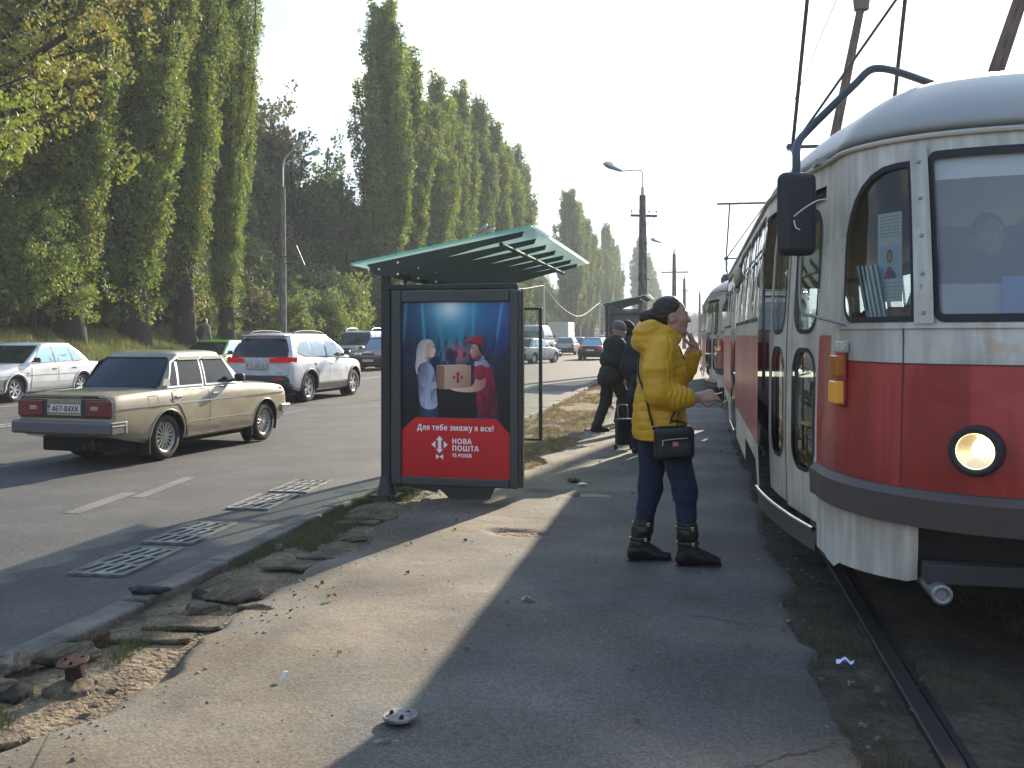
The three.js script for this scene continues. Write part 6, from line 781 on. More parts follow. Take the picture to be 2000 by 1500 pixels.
// ---- the woman in the yellow jacket; built facing +x, feet on y = 0 ----
{
  const w = thing('person', 'woman in a yellow hooded jacket, jeans and black boots, facing the tram', 'person', [-0.195, 0.012, -6.4], YAW + 0.02);
  // left side of her body is -z (away from the camera is -z), right side +z; camera sees her right side
  w.scale.setScalar(1.04); w.rotation.z = 0.03;
  // joints: rear leg = right (nearer the camera: +z?) image: left boot is farther back, right boot ahead
  const legA = [[0.03, 0.88, 0.075, 0.1], [0.12, 0.47, 0.08, 0.064], [0.125, 0.1, 0.09, 0.04], [0.125, 0.07, 0.09, 0.04]], legB = [[-0.03, 0.88, -0.075, 0.1], [-0.07, 0.47, -0.08, 0.064], [-0.15, 0.1, -0.09, 0.04], [-0.15, 0.07, -0.09, 0.04]];
  const torso = [[0, 0.95, 0, 0.1], [-0.01, 1.05, 0, 0.1], [0.0, 1.2, 0, 0.125], [0.0, 1.34, 0, 0.115]];
  // arms: near arm (right, +z) forearm level pointing forward; far arm raised to the chin
  const nearArm = [[-0.015, 1.36, 0.165, 0.055], [-0.055, 1.1, 0.215, 0.045], [0.135, 1.045, 0.2, 0.036], [0.19, 1.05, 0.19, 0.03]], farArm = [[0.0, 1.36, -0.165, 0.055], [0.12, 1.13, -0.21, 0.045], [0.235, 1.31, -0.14, 0.036], [0.245, 1.355, -0.125, 0.03]];
  const hN = handField([0.2, 1.05, 0.19], [0.98, 0.12, -0.1], [0.1, 0.45, 0.9], [0.5, 0.75, 0.95, 1.1, 0.6], 1), hF = handField([0.247, 1.352, -0.125], [-0.35, 0.93, 0.06], [0.9, 0.25, 0.25], [0.75, 0.95, 1.1, 1.2, 0.7], -1);
  const HC = [0.085, 1.545, 0], hf = headField(HC, 1.0), neck = cap([0.02, 1.38, 0], [0.055, 1.5, 0], 0.055, 0.05);
  const parts = [legA, legB, torso, nearArm, farArm].map((c) => chain(c, 0.04)), sh = cap([0, 1.345, -0.14], [0, 1.345, 0.14], 0.075, 0.075), hips = cap([0, 0.92, -0.05], [0, 0.92, 0.05], 0.095, 0.095);
  const body = blend([...parts, sh, hips, neck], 0.05);
  const gBody = nets(body, [-0.35, 0.03, -0.36], [0.36, 1.46, 0.36], 0.016), gHead = nets((x, y, z) => smin(hf(x, y, z), neck(x, y, z), 0.03), [HC[0] - 0.14, 1.43, -0.12], [HC[0] + 0.15, HC[1] + 0.15, 0.12], 0.0038), gN = nets((x, y, z) => smin(hN.f(x, y, z), parts[3](x, y, z), 0.01), hN.box[0], hN.box[1], 0.0038), gF = nets((x, y, z) => smin(hF.f(x, y, z), parts[4](x, y, z), 0.01), hF.box[0], hF.box[1], 0.0038);
  const blush = tint(gHead, (x, y, z) => { const X = x - HC[0], Y = y - HC[1]; if (X > 0.078 && Y > -0.073 && Y < -0.047 && Math.abs(z) < 0.026) return [0.38, 0.13, 0.12]; if (Math.abs(z) > 0.02 && X > 0.06 && Y < 0.0 && Y > -0.05) return [0.55, 0.3, 0.23]; return [0.5, 0.3, 0.22]; });
  for (const g of [gBody, gN, gF]) tint(g, () => [0.5, 0.3, 0.22]);
  const sm = M([1, 1, 1], 0.5, { vertexColors: true }); part('body', [gBody, blush, gN, gF], sm, w);
  part('eye', [ell, 0].slice(0, 0).concat([1, -1].map((s) => new THREE.SphereGeometry(0.0115, 12, 10).translate(HC[0] + 0.077, HC[1] + 0.004, 0.03 * s))), M([0.35, 0.32, 0.3], 0.2), w); part('iris', [1, -1].map((s) => new THREE.SphereGeometry(0.0055, 10, 8).translate(HC[0] + 0.085, HC[1] + 0.004, 0.031 * s)), M([0.02, 0.014, 0.01], 0.1), w);
  part('eyebrow', [1, -1].map((s) => tube([[HC[0] + 0.092, HC[1] + 0.024, 0.012 * s], [HC[0] + 0.091, HC[1] + 0.03, 0.028 * s], [HC[0] + 0.075, HC[1] + 0.026, 0.048 * s]], 0.0032, 10, 5)), hairM, w); part('eyelash', [1, -1].map((s) => tube([[HC[0] + 0.09, HC[1] + 0.012, 0.018 * s], [HC[0] + 0.093, HC[1] + 0.013, 0.03 * s], [HC[0] + 0.082, HC[1] + 0.01, 0.045 * s]], 0.002, 8, 4)), hairM, w);
  // hair drawn back into a bun
  const scalp = ell([HC[0] - 0.024, HC[1] + 0.034, 0], [0.103, 0.099, 0.083]), nape = ell([HC[0] - 0.05, HC[1] - 0.02, 0], [0.065, 0.07, 0.068]), bun = ell([HC[0] - 0.15, HC[1] + 0.0, 0], [0.055, 0.05, 0.05]), tie = cap([HC[0] - 0.08, HC[1] + 0.0, 0], [HC[0] - 0.13, HC[1] + 0.0, 0], 0.05, 0.03);
  const hair = (x, y, z) => { const X = x - HC[0], Y = y - HC[1]; let d = smin(scalp(x, y, z), nape(x, y, z), 0.03); const face = (X - 0.035) * 0.75 - (Y - 0.055) * 0.66; d = Math.max(d, face - 0.03, -(Math.hypot(X + 0.01, Y + 0.012) - 0.034) + (Math.abs(z) < 0.05 ? 0.05 : 0) - (Math.abs(z) < 0.05 ? 0.2 : 0)); d = smin(d, smin(bun(x, y, z), tie(x, y, z), 0.02), 0.02); return d + 0.008 * smoothstep(face, -0.02, 0.03) + (noise3(x * 26, y * 150, z * 26, 7) - 0.5) * 0.006; };
  part('hair', nets(hair, [HC[0] - 0.24, HC[1] - 0.11, -0.12], [HC[0] + 0.12, HC[1] + 0.15, 0.12], 0.0048), hairM, w);
  // jeans
  const grow = (J, r) => J.map((p) => [p[0], p[1], p[2], p[3] + r]), wr = (x, y, z, a) => (noise3(x * 14, y * 26, z * 14, 3) - 0.5) * a;
  const jA = chain(grow(legA, 0.008), 0.04), jB = chain(grow(legB, 0.008), 0.04), jh = cap([-0.01, 0.9, -0.06], [-0.01, 0.9, 0.06], 0.112, 0.112);
  part('jeans', nets((x, y, z) => Math.max(smin(smin(jA(x, y, z), jh(x, y, z), 0.05), smin(jB(x, y, z), jh(x, y, z), 0.05), 0.01) + wr(x, y, z, 0.009), 0.2 - y), [-0.3, 0.18, -0.24], [0.27, 1.0, 0.24], 0.011), M([0.022, 0.034, 0.075], 0.85, { map: rep(clothT, 4) }), w);
  // boots with straps and buckles
  for (const [J, tz, lab] of [[legA, 0.09, 0], [legB, -0.09, 1]]) {
    const ax = J[3][0], lx = (y) => J[1][0] + (J[2][0] - J[1][0]) * (0.47 - y) / 0.37, turn = lab ? 0.1 : 0.05, leg = chain([[lx(0.29), 0.29, tz, 0.064], [lx(0.2), 0.2, tz, 0.061], [ax - 0.003, 0.1, tz, 0.057]], 0.03), foot = blend([cap([ax - 0.035, 0.05, tz], [ax + 0.06, 0.052, tz], 0.045, 0.044), cap([ax + 0.06, 0.05, tz], [ax + 0.17, 0.036, tz + turn * 0.2], 0.044, 0.03), cap([ax, 0.1, tz], [ax + 0.09, 0.06, tz], 0.05, 0.04)], 0.03), top = 0.275;
    const bf = (x, y, z) => { let d = smin(leg(x, y, z), foot(x, y, z), 0.03) + (noise3(x * 22, y * 40, z * 22, 9) - 0.5) * 0.008; return Math.max(d, y - top, 0.012 - y); };
    const b = part('boot', nets(bf, [ax - 0.12, -0.01, tz - 0.1], [ax + 0.24, 0.31, tz + 0.12], 0.0075), M([0.012, 0.011, 0.011], 0.38), w);
    part('sole', ext(Array.from({ length: 24 }, (_, i) => { const a = i / 24 * Math.PI * 2, c = Math.cos(a), s = Math.sin(a); return [ax + 0.062 + 0.142 * c, tz + s * (c > 0 ? 0.042 - 0.012 * c : 0.045 - 0.005 * -c)]; }), 0.018, 0.002).rotateX(Math.PI / 2).translate(0, 0.016, 0), M([0.02, 0.018, 0.017], 0.8), b);
    for (const y of [0.15, 0.245]) { part('strap', new THREE.TorusGeometry(0.06, 0.008, 8, 26).scale(1.0, 0.98, 1.8).rotateX(Math.PI / 2).translate(lx(y), y, tz), M([0.018, 0.016, 0.015], 0.45), b); part('buckle', [bx(0.02, 0.026, 0.008, lx(y) + 0.02, y, tz + 0.066, 0.003), bx(0.008, 0.026, 0.02, lx(y) - 0.068, y, tz, 0.003)], M([0.6, 0.55, 0.42], 0.25, { metalness: 1 }), b); }
  }
  // jacket: quilted body, sleeves gathered towards the cuffs, thick hood lying on the back
  const jt = blend([cap([-0.012, 0.83, -0.045], [-0.012, 0.83, 0.045], 0.166, 0.166), cap([-0.015, 0.95, -0.045], [-0.015, 0.95, 0.045], 0.15, 0.15), cap([-0.01, 1.06, -0.045], [-0.01, 1.06, 0.045], 0.135, 0.135), cap([0.015, 1.2, -0.05], [0.015, 1.2, 0.05], 0.148, 0.148), cap([-0.005, 1.33, -0.1], [-0.005, 1.33, 0.1], 0.105, 0.105)], 0.07);
  const sN = chain([[-0.015, 1.345, 0.155, 0.088], [-0.05, 1.22, 0.2, 0.083], [-0.05, 1.09, 0.215, 0.079], [0.05, 1.055, 0.21, 0.07], [0.16, 1.045, 0.197, 0.052]], 0.05), sF = chain([[0.0, 1.345, -0.155, 0.088], [0.06, 1.22, -0.19, 0.08], [0.125, 1.12, -0.205, 0.072], [0.19, 1.21, -0.175, 0.064], [0.238, 1.31, -0.14, 0.056]], 0.05);
  const collar = blend([cap([0.045, 1.4, -0.06], [0.045, 1.4, 0.06], 0.062, 0.062), cap([0.075, 1.42, -0.03], [0.075, 1.42, 0.03], 0.05, 0.05), cap([-0.03, 1.41, -0.07], [-0.03, 1.41, 0.07], 0.062, 0.062)], 0.03), hood = blend([cap([-0.09, 1.46, -0.07], [-0.09, 1.46, 0.07], 0.06, 0.06), cap([-0.105, 1.39, -0.07], [-0.105, 1.39, 0.07], 0.062, 0.062), cap([-0.05, 1.49, -0.085], [0.03, 1.45, -0.085], 0.04, 0.032), cap([-0.05, 1.49, 0.085], [0.03, 1.45, 0.085], 0.04, 0.032), cap([0.03, 1.45, 0.085], [0.1, 1.405, 0.055], 0.032, 0.026), cap([0.03, 1.45, -0.085], [0.1, 1.405, -0.055], 0.032, 0.026)], 0.05);
  const innerNeck = blend([cap([0.03, 1.42, 0], [0.07, 1.62, 0], 0.072, 0.085), cap([-0.02, 1.48, 0], [-0.02, 1.62, 0], 0.075, 0.09)], 0.02);
  const jacket = (x, y, z) => {
    const b = jt(x, y, z), s = Math.min(sN(x, y, z), sF(x, y, z)); let d = smin(b, s, 0.035);
    const c = Math.max(smin(collar(x, y, z), hood(x, y, z), 0.03), -innerNeck(x, y, z)); d = smin(d, c, 0.03);
    // horizontal quilting and gathers
    const onSleeve = s < b - 0.01 ? 1 : 0, q = Math.abs(Math.sin(y * Math.PI / 0.052 + noise3(x * 8, y * 8, z * 8, 5) * 2.2)); d += onSleeve ? (x > 0.0 ? (Math.abs(Math.sin(x * 95 + noise3(x * 10, y * 20, z * 10, 6) * 3)) - 0.5) * -0.009 : (noise3(x * 12, y * 34, z * 12, 8) - 0.5) * 0.009) : (Math.pow(1 - q, 4) * 0.007 + (noise3(x * 13, y * 28, z * 13, 4) - 0.5) * 0.009);
    const hem = 0.785 + (x + 0.03) * -0.06; if (y < 1.0 && s > 0.02) d = Math.max(d, hem - y); 
    const cutN = (x - 0.163), cutF = (x - 0.24) * -0.35 + (y - 1.318) * 0.93; if (z > 0.1 && x > 0.1) d = Math.max(d, cutN); if (z < -0.06 && y > 1.25 && x > 0.17) d = Math.max(d, cutF);
    return d;
  };
  const yel = M([0.66, 0.355, 0.012], 0.52, { sheen: 0.25, sheenColor: rgb(1, 0.85, 0.3), sheenRoughness: 0.5 });
  const jk = part('jacket', nets(jacket, [-0.27, 0.71, -0.33], [0.32, 1.56, 0.33], 0.0085), yel, w);
  part('zip', [tube([[0.128, 0.76, 0.02], [0.13, 0.95, 0.02], [0.128, 1.05, 0.02], [0.166, 1.2, 0.02], [0.12, 1.36, 0.02]], 0.006, 20, 6)], blackM, jk); part('pocket_zip', [tube([[0.05, 0.86, 0.206], [0.08, 0.99, 0.19]], 0.004, 8, 5), rod([0.05, 0.86, 0.21], [0.045, 0.835, 0.212], 0.006)], M([0.06, 0.055, 0.05], 0.4, { metalness: 0.6 }), jk); part('hood_toggle', [rod([0.075, 1.415, 0.1], [0.09, 1.4, 0.105], 0.007), rod([0.03, 1.43, 0.118], [0.034, 1.418, 0.12], 0.009)], M([0.1, 0.08, 0.06], 0.5), jk);
  // her bag hangs at the hip: strap over the far shoulder
  const bag = thing('handbag', 'black handbag on a thin strap, hanging at the hip of the woman in yellow', 'handbag', [-0.195, 0.05, -6.4], YAW + 0.02); bag.scale.setScalar(1.04); bag.rotation.z = 0.03;
  const bagF = (x, y, z) => { const X = Math.abs(x - 0.035) - 0.086, Y = Math.abs(y - 0.745) - 0.07, Z = Math.abs(z - 0.195) - 0.024; return Math.hypot(Math.max(X, 0), Math.max(Y, 0), Math.max(Z, 0)) + Math.min(Math.max(X, Y, Z), 0) - 0.034 + (noise3(x * 20, y * 20, z * 20, 12) - 0.5) * 0.008; };
  const bm = M([0.012, 0.012, 0.013], 0.42); part('bag_body', nets(bagF, [-0.12, 0.61, 0.11], [0.19, 0.88, 0.29], 0.0075), bm, bag);
  part('bag_zip', [tube([[-0.045, 0.765, 0.254], [0.035, 0.772, 0.256], [0.11, 0.775, 0.252]], 0.0035, 12, 5), rod([-0.04, 0.765, 0.256], [-0.042, 0.735, 0.258], 0.004)], M([0.5, 0.45, 0.35], 0.3, { metalness: 1 }), bag); part('bag_label', bx(0.034, 0.026, 0.004, 0.035, 0.742, 0.256, 0.001), M([0.5, 0.25, 0.18], 0.4, { metalness: 0.5 }), bag);
  part('strap', [tube([[-0.085, 0.83, 0.2], [-0.105, 0.92, 0.2], [-0.125, 1.03, 0.188], [-0.152, 1.16, 0.1], [-0.13, 1.3, 0.0]], 0.008, 30, 6), tube([[0.015, 0.86, 0.215], [0.03, 0.91, 0.212], [0.07, 0.96, 0.195], [0.06, 1.0, 0.188], [0.055, 1.03, 0.185]], 0.006, 24, 6), tube([[-0.03, 0.835, 0.2], [-0.02, 0.865, 0.2], [0.1, 0.865, 0.2], [0.115, 0.835, 0.2]], 0.008, 20, 6)], bm, bag);
  part('strap_ring', new THREE.TorusGeometry(0.014, 0.003, 6, 16).translate(-0.086, 0.835, 0.212), M([0.6, 0.55, 0.42], 0.25, { metalness: 1 }), bag);
  const cig = tag(part('cigarette', rod([0, 0, 0], [0.075, 0.02, 0.01], 0.004), M([0.8, 0.78, 0.72], 0.7), scene), 'white cigarette held in the lower hand of the woman in yellow', 'cigarette'); cig.position.set(-0.23 + 0.285 * Math.cos(YAW) + 0.19 * Math.sin(YAW), 1.12, -6.4 - 0.285 * Math.sin(YAW) + 0.19 * Math.cos(YAW)); cig.rotation.y = YAW;
}
// ---- simpler figures; facing +x ----
function figure(o) {
  const p = thing('person', o.label, 'person', o.pos, o.turn), s = (o.h || 1.72) / 1.72, cell = o.cell || 0.016;
  const b = o.bend || 0, tx = (y) => Math.max(0, y - 0.95) * b, st = o.stride || [0.12, -0.1];
  const legs = [[[0.0, 0.92, 0.08, 0.1], [st[0] * 0.75, 0.5, 0.085, 0.07], [st[0], 0.1, 0.09, 0.05], [st[0], 0.07, 0.09, 0.05]], [[0.0, 0.92, -0.08, 0.1], [st[1] * 0.35 + 0.03, 0.5, -0.085, 0.07], [st[1], 0.1, -0.09, 0.05], [st[1], 0.07, -0.09, 0.05]]];
  const armsDef = o.arms || [[[0.0, 1.4, 0.2, 0.06], [-0.02, 1.13, 0.26, 0.05], [0.1, 0.9, 0.25, 0.04], [0.14, 0.84, 0.245, 0.035]], [[0.0, 1.4, -0.2, 0.06], [-0.02, 1.13, -0.26, 0.05], [0.1, 0.9, -0.25, 0.04], [0.14, 0.84, -0.245, 0.035]]];
  const arms = armsDef.map((a) => a.map((q) => [q[0] + tx(q[1]), q[1], q[2], q[3]])), torso = [[0, 0.95, 0, 0.11], [tx(1.15), 1.15, 0, 0.1], [tx(1.38), 1.38, 0, 0.09]], HC = [tx(1.6) + 0.05, 1.6, 0], hf = headField(HC, 1.04), neck = cap([tx(1.42), 1.42, 0], [HC[0] - 0.02, 1.54, 0], 0.06, 0.055), sh = cap([tx(1.4), 1.4, -0.17], [tx(1.4), 1.4, 0.17], 0.08, 0.08);
  const hands = arms.map((a, i) => handField(a[3].slice(0, 3), [a[3][0] - a[2][0], a[3][1] - a[2][1], a[3][2] - a[2][2]], [0.2, 0, i ? -1 : 1], o.curl || 0.8, i ? -1 : 1));
  const all = blend([...legs.map((c) => chain(c, 0.04)), ...arms.map((c) => chain(c, 0.04)), chain(torso, 0.06), neck, sh], 0.05);
  const geos = [nets(all, [-0.55, 0.03, -0.42], [0.6, 1.5, 0.42], 0.022), nets((x, y, z) => smin(hf(x, y, z), neck(x, y, z), 0.03), [HC[0] - 0.15, 1.45, -0.13], [HC[0] + 0.16, 1.76, 0.13], 0.0065), ...hands.map((h, i) => nets((x, y, z) => smin(h.f(x, y, z), chain(arms[i])(x, y, z), 0.012), h.box[0], h.box[1], 0.006))];
  p.scale.setScalar(s); part('body', geos, skinM, p);
  const grow = (J, r) => J.map((q) => [q[0], q[1], q[2], q[3] + r]), wr = (x, y, z) => (noise3(x * 9, y * 16, z * 9, 3) - 0.5) * 0.02;
  const tl = legs.map((c) => chain(grow(c, 0.022), 0.04)), hip = cap([0, 0.95, -0.07], [0, 0.95, 0.07], 0.15, 0.15);
  part('trousers', nets((x, y, z) => Math.max(smin(smin(tl[0](x, y, z), hip(x, y, z), 0.05), smin(tl[1](x, y, z), hip(x, y, z), 0.05), 0.02) + wr(x, y, z), 0.06 - y), [-0.55, 0.04, -0.3], [0.6, 1.1, 0.3], cell), cloth(o.trousers), p);
  const hem = o.hem ?? 0.72, jt = blend([cap([0, hem + 0.1, -0.07], [0, hem + 0.1, 0.07], 0.185, 0.185), cap([tx(1.15), 1.15, -0.08], [tx(1.15), 1.15, 0.08], 0.17, 0.17), cap([tx(1.36), 1.36, -0.13], [tx(1.36), 1.36, 0.13], 0.13, 0.13), cap([tx(1.47), 1.46, -0.03], [tx(1.47), 1.46, 0.03], 0.085, 0.085)], 0.08), sl = arms.map((a) => chain(grow(a.slice(0, 3), 0.036), 0.05));
  part('jacket', nets((x, y, z) => { let d = jt(x, y, z); d = Math.max(d, hem - y); for (const f of sl) d = smin(d, f(x, y, z), 0.04); const hole = Math.hypot(x - HC[0] + 0.01, z) - 0.07; if (y > 1.46) d = Math.max(d, -hole); return d + wr(x, y, z); }, [-0.4, hem - 0.05, -0.42], [0.6, 1.6, 0.42], cell), cloth(o.jacket, o.gloss || 0.8), p);
  for (const [i, l] of legs.entries()) { const ax = l[3][0], z = l[3][2]; part('shoe', nets((x, y, z2) => Math.max(blend([cap([ax - 0.05, 0.05, z], [ax + 0.08, 0.05, z], 0.05, 0.048), cap([ax + 0.08, 0.045, z], [ax + 0.19, 0.035, z], 0.048, 0.034), cap([ax, 0.1, z], [ax + 0.06, 0.06, z], 0.055, 0.045)], 0.03)(x, y, z2), -y, y - 0.13), [ax - 0.14, -0.02, z - 0.09], [ax + 0.26, 0.16, z + 0.09], 0.012), M([0.012, 0.011, 0.01], 0.5), p); }
  if (o.hat) { const c = ell([HC[0] - 0.015, 1.655, 0], [0.12, 0.115, 0.102]); part('knitted_hat', nets((x, y, z) => Math.max(c(x, y, z), 1.615 - y + (x - HC[0]) * -0.25) + Math.sin(Math.atan2(z, x - HC[0]) * 34) * 0.0015, [HC[0] - 0.16, 1.56, -0.13], [HC[0] + 0.14, 1.8, 0.13], 0.008), cloth(o.hat, 0.95), p); }
  else if (o.hood) { const h1 = ell([HC[0] - 0.03, 1.62, 0], [0.15, 0.165, 0.13]), h2 = ell([HC[0] + 0.08, 1.58, 0], [0.12, 0.12, 0.085]); part('hood', nets((x, y, z) => Math.max(Math.max(h1(x, y, z), -h2(x, y, z)), (x - HC[0] - 0.075), 1.45 - y), [HC[0] - 0.22, 1.43, -0.17], [HC[0] + 0.16, 1.82, 0.17], 0.01), cloth(o.hood), p); part('hood_trim', new THREE.TorusGeometry(0.098, 0.018, 8, 26).scale(0.85, 1.12, 1).rotateY(Math.PI / 2).translate(HC[0] + 0.075, 1.61, 0), cloth(o.trim || [0.35, 0.34, 0.33], 0.95), p); }
  else { const c = ell([HC[0] - 0.018, 1.635, 0], [0.106, 0.104, 0.09]); part('hair', nets((x, y, z) => Math.max(c(x, y, z), (x - HC[0] - 0.03) * 0.75 - (y - 1.655) * 0.66 - 0.01, 1.55 - y), [HC[0] - 0.15, 1.5, -0.12], [HC[0] + 0.12, 1.77, 0.12], 0.008), hairM, p); }
  return p;
}
const F2 = (dx, dz) => Math.atan2(-dz, dx); // facing +x turned to (dx, dz)
figure({ label: 'man in grey knitted hat and black jacket, stepping towards the trams', pos: [-1.3, 0.0, -15.0], turn: F2(0.9, -0.45), h: 1.68, bend: 0.16, stride: [0.3, -0.2], jacket: [0.016, 0.017, 0.016], trousers: [0.03, 0.027, 0.024], hat: [0.2, 0.2, 0.18], hem: 0.76, arms: [[[0.0, 1.4, 0.2, 0.06], [0.04, 1.13, 0.25, 0.05], [0.14, 0.92, 0.24, 0.04], [0.17, 0.86, 0.235, 0.035]], [[0.0, 1.4, -0.2, 0.06], [0.1, 1.15, -0.24, 0.05], [0.3, 1.08, -0.17, 0.04], [0.35, 1.09, -0.14, 0.035]]] });
figure({ label: 'person in a dark hooded coat with pale trim, just beyond the man in the hat', pos: [-1.18, 0.0, -16.6], turn: F2(0.75, -0.65), h: 1.7, stride: [0.1, -0.08], jacket: [0.02, 0.024, 0.032], trousers: [0.02, 0.02, 0.022], hood: [0.014, 0.015, 0.018], hem: 0.62 });
figure({ label: 'person in a navy blue coat, mostly hidden behind the woman in yellow', pos: [-0.64, 0.0, -12.4], turn: F2(0.5, -0.87), h: 1.66, stride: [0.06, -0.04], jacket: [0.012, 0.016, 0.035], trousers: [0.014, 0.015, 0.02], hem: 0.66 });
figure({ label: 'man in grey jacket with a dark rucksack, walking along the bank under the poplars', pos: [-19.75, groundH(-19.75, -36.7) - 0.02, -36.7], turn: F2(0.35, -0.94), h: 1.74, stride: [0.22, -0.2], jacket: [0.2, 0.2, 0.22], trousers: [0.1, 0.09, 0.08], hem: 0.84, cell: 0.022 });
{
  const r = thing('rucksack', 'dark rucksack on the back of the man walking along the bank', 'rucksack', [-19.75, groundH(-19.75, -36.7) - 0.02, -36.7], F2(0.35, -0.94)); part('bag_body', nets((x, y, z) => ell([-0.22, 1.18, 0], [0.13, 0.24, 0.17])(x, y, z), [-0.4, 0.9, -0.22], [-0.05, 1.48, 0.22], 0.03), cloth([0.02, 0.02, 0.024]), r); part('strap', [1, -1].map((s) => tube([[-0.14, 1.4, 0.11 * s], [0.0, 1.52, 0.13 * s], [0.13, 1.38, 0.13 * s], [0.1, 1.1, 0.15 * s], [-0.12, 1.0, 0.14 * s]], 0.02, 20, 6)), cloth([0.02, 0.02, 0.02]), r);
  const c = thing('wheeled_bag', 'black wheeled bag standing between the man in the hat and the navy coat', 'bag', [-0.92, 0.012, -12.7], 0.4); c.scale.setScalar(0.66); part('bag_body', bx(0.34, 0.52, 0.22, 0, 0.36, 0, 0.05), M([0.012, 0.012, 0.012], 0.55), c); part('front_pocket', bx(0.26, 0.26, 0.05, 0, 0.28, 0.12, 0.02), M([0.016, 0.016, 0.016], 0.6), c); part('handle', tube([[-0.09, 0.6, -0.08], [-0.09, 0.86, -0.1], [0.09, 0.86, -0.1], [0.09, 0.6, -0.08]], 0.01, 30, 6), greyMetal, c); for (const s of [-1, 1]) part('wheel', rod([s * 0.14, 0.05, -0.06], [s * 0.18, 0.05, -0.06], 0.05, 0.05, 16), blackM, c);
  const h = thing('shoulder_bag', 'small black bag held in front of the man in the knitted hat', 'bag', [-1.3, 0, -15.0], F2(0.9, -0.45)); part('bag_body', bx(0.26, 0.24, 0.1, 0.36, 0.98, 0.02, 0.04), M([0.012, 0.012, 0.013], 0.35), h); part('strap', tube([[0.28, 1.08, 0.02], [0.24, 1.3, 0.1], [0.12, 1.5, 0.12]], 0.01, 14, 5), M([0.012, 0.012, 0.013], 0.35), h);
}
// the driver behind the windscreen
{
  const d = figure({ label: 'tram driver in dark clothes sitting behind the windscreen', pos: [1.62, 0.52, -5.95], turn: F2(0, 1), h: 1.66, stride: [0.1, 0.1], jacket: [0.02, 0.02, 0.025], trousers: [0.02, 0.02, 0.02], hem: 0.8, cell: 0.02, arms: [[[0.0, 1.4, 0.2, 0.06], [0.08, 1.16, 0.25, 0.05], [0.32, 1.12, 0.2, 0.04], [0.38, 1.13, 0.18, 0.035]], [[0.0, 1.4, -0.2, 0.06], [0.08, 1.16, -0.25, 0.05], [0.32, 1.12, -0.2, 0.04], [0.38, 1.13, -0.18, 0.035]]] });
}
// ---------- poles, lamps and wires ----------
const concrete = M([0.3, 0.28, 0.25], 0.9, { map: rep(T_conc, 0.7), bumpMap: rep(T_rough, 3), bumpScale: 0.004 }), zinc = M([0.42, 0.46, 0.48], 0.45, { metalness: 0.6 }), cableM = M([0.03, 0.03, 0.032], 0.6);
const tower = (h, r0, r1) => { const g = new THREE.CylinderGeometry(r1, r0, h, 16, 6); const uv = g.attributes.uv; for (let i = 0; i < uv.count; i++) uv.setXY(i, uv.getX(i) * 2, uv.getY(i) * h); return g.translate(0, h / 2, 0); };
function lampHead(parent, tip, dir, s = 1) { // cobra head pointing along dir from the end of its arm
  const d = V(...dir).normalize(), q = new THREE.Quaternion().setFromUnitVectors(V(1, 0, 0), d), put = (g) => g.scale(s, s, s).applyQuaternion(q).translate(...tip);
  const shell = (() => { const g = new THREE.SphereGeometry(1, 18, 10, 0, Math.PI * 2, 0, Math.PI / 2 + 0.25); g.scale(0.27, 0.11, 0.14); return g.translate(0.5, 0, 0); })();
  const h = part('lamp_head', [put(shell), put(rod([0, 0, 0], [0.32, 0.01, 0], 0.05, 0.085, 12))], M([0.3, 0.42, 0.44], 0.4, { metalness: 0.4 }), parent); part('lamp_bowl', put(new THREE.SphereGeometry(1, 16, 8, 0, Math.PI * 2, Math.PI / 2, Math.PI / 2).scale(0.22, 0.13, 0.12).translate(0.52, -0.025, 0)), M([0.75, 0.72, 0.66], 0.2, { transmission: 0.4, thickness: 0 }), h);
}
{ // tall lamp post on the far side
  const p = thing('lamp_post', 'tall concrete lamp post with two heads in front of the dark wood', 'street lamp', [-18.6, 0.0, -41.8]);
  part('pole', tower(8.3, 0.19, 0.12), concrete, p); part('arm', [rod([0, 8.2, 0], [0, 9.35, 0], 0.045), tube([[0, 9.2, 0], [0.1, 9.6, -0.02], [0.45, 9.95, -0.04]], 0.032, 14, 6), tube([[0, 9.2, 0], [0.3, 9.45, 0.0], [1.1, 9.72, -0.1]], 0.032, 14, 6)], zinc, p);
  lampHead(p, [0.42, 9.93, -0.04], [0.62, 0.62, -0.1], 0.95); lampHead(p, [1.05, 9.71, -0.1], [1, 0.3, -0.1], 0.95);
  part('bracket', [bx(0.95, 0.05, 0.06, 0.3, 5.08, 0, 0.01), bx(0.7, 0.05, 0.06, 0.42, 4.78, 0, 0.01), new THREE.CylinderGeometry(0.16, 0.16, 0.08, 14).translate(0, 5.08, 0), bx(0.04, 1.0, 0.05, 0.86, 5.15, 0, 0, 0, 0, 0.42)], M([0.06, 0.065, 0.06], 0.6), p);
}
{
  const p = thing('lamp_post', 'distant double-headed lamp post, its heads showing just above the shelter roof', 'street lamp', [-18.2, 0, -79]); part('pole', tower(8.4, 0.19, 0.12), concrete, p); part('arm', [rod([0, 8.3, 0], [0, 9.6, 0], 0.05), tube([[0, 9.5, 0], [0.1, 9.9, 0], [0.4, 10.2, 0]], 0.035, 10, 6), tube([[0, 9.5, 0], [0.3, 9.8, 0], [0.9, 10.05, 0]], 0.035, 10, 6)], zinc, p); lampHead(p, [0.4, 10.2, 0], [0.7, 0.5, 0], 1.2); lampHead(p, [0.9, 10.05, 0], [1, 0.4, 0], 1.2);
}
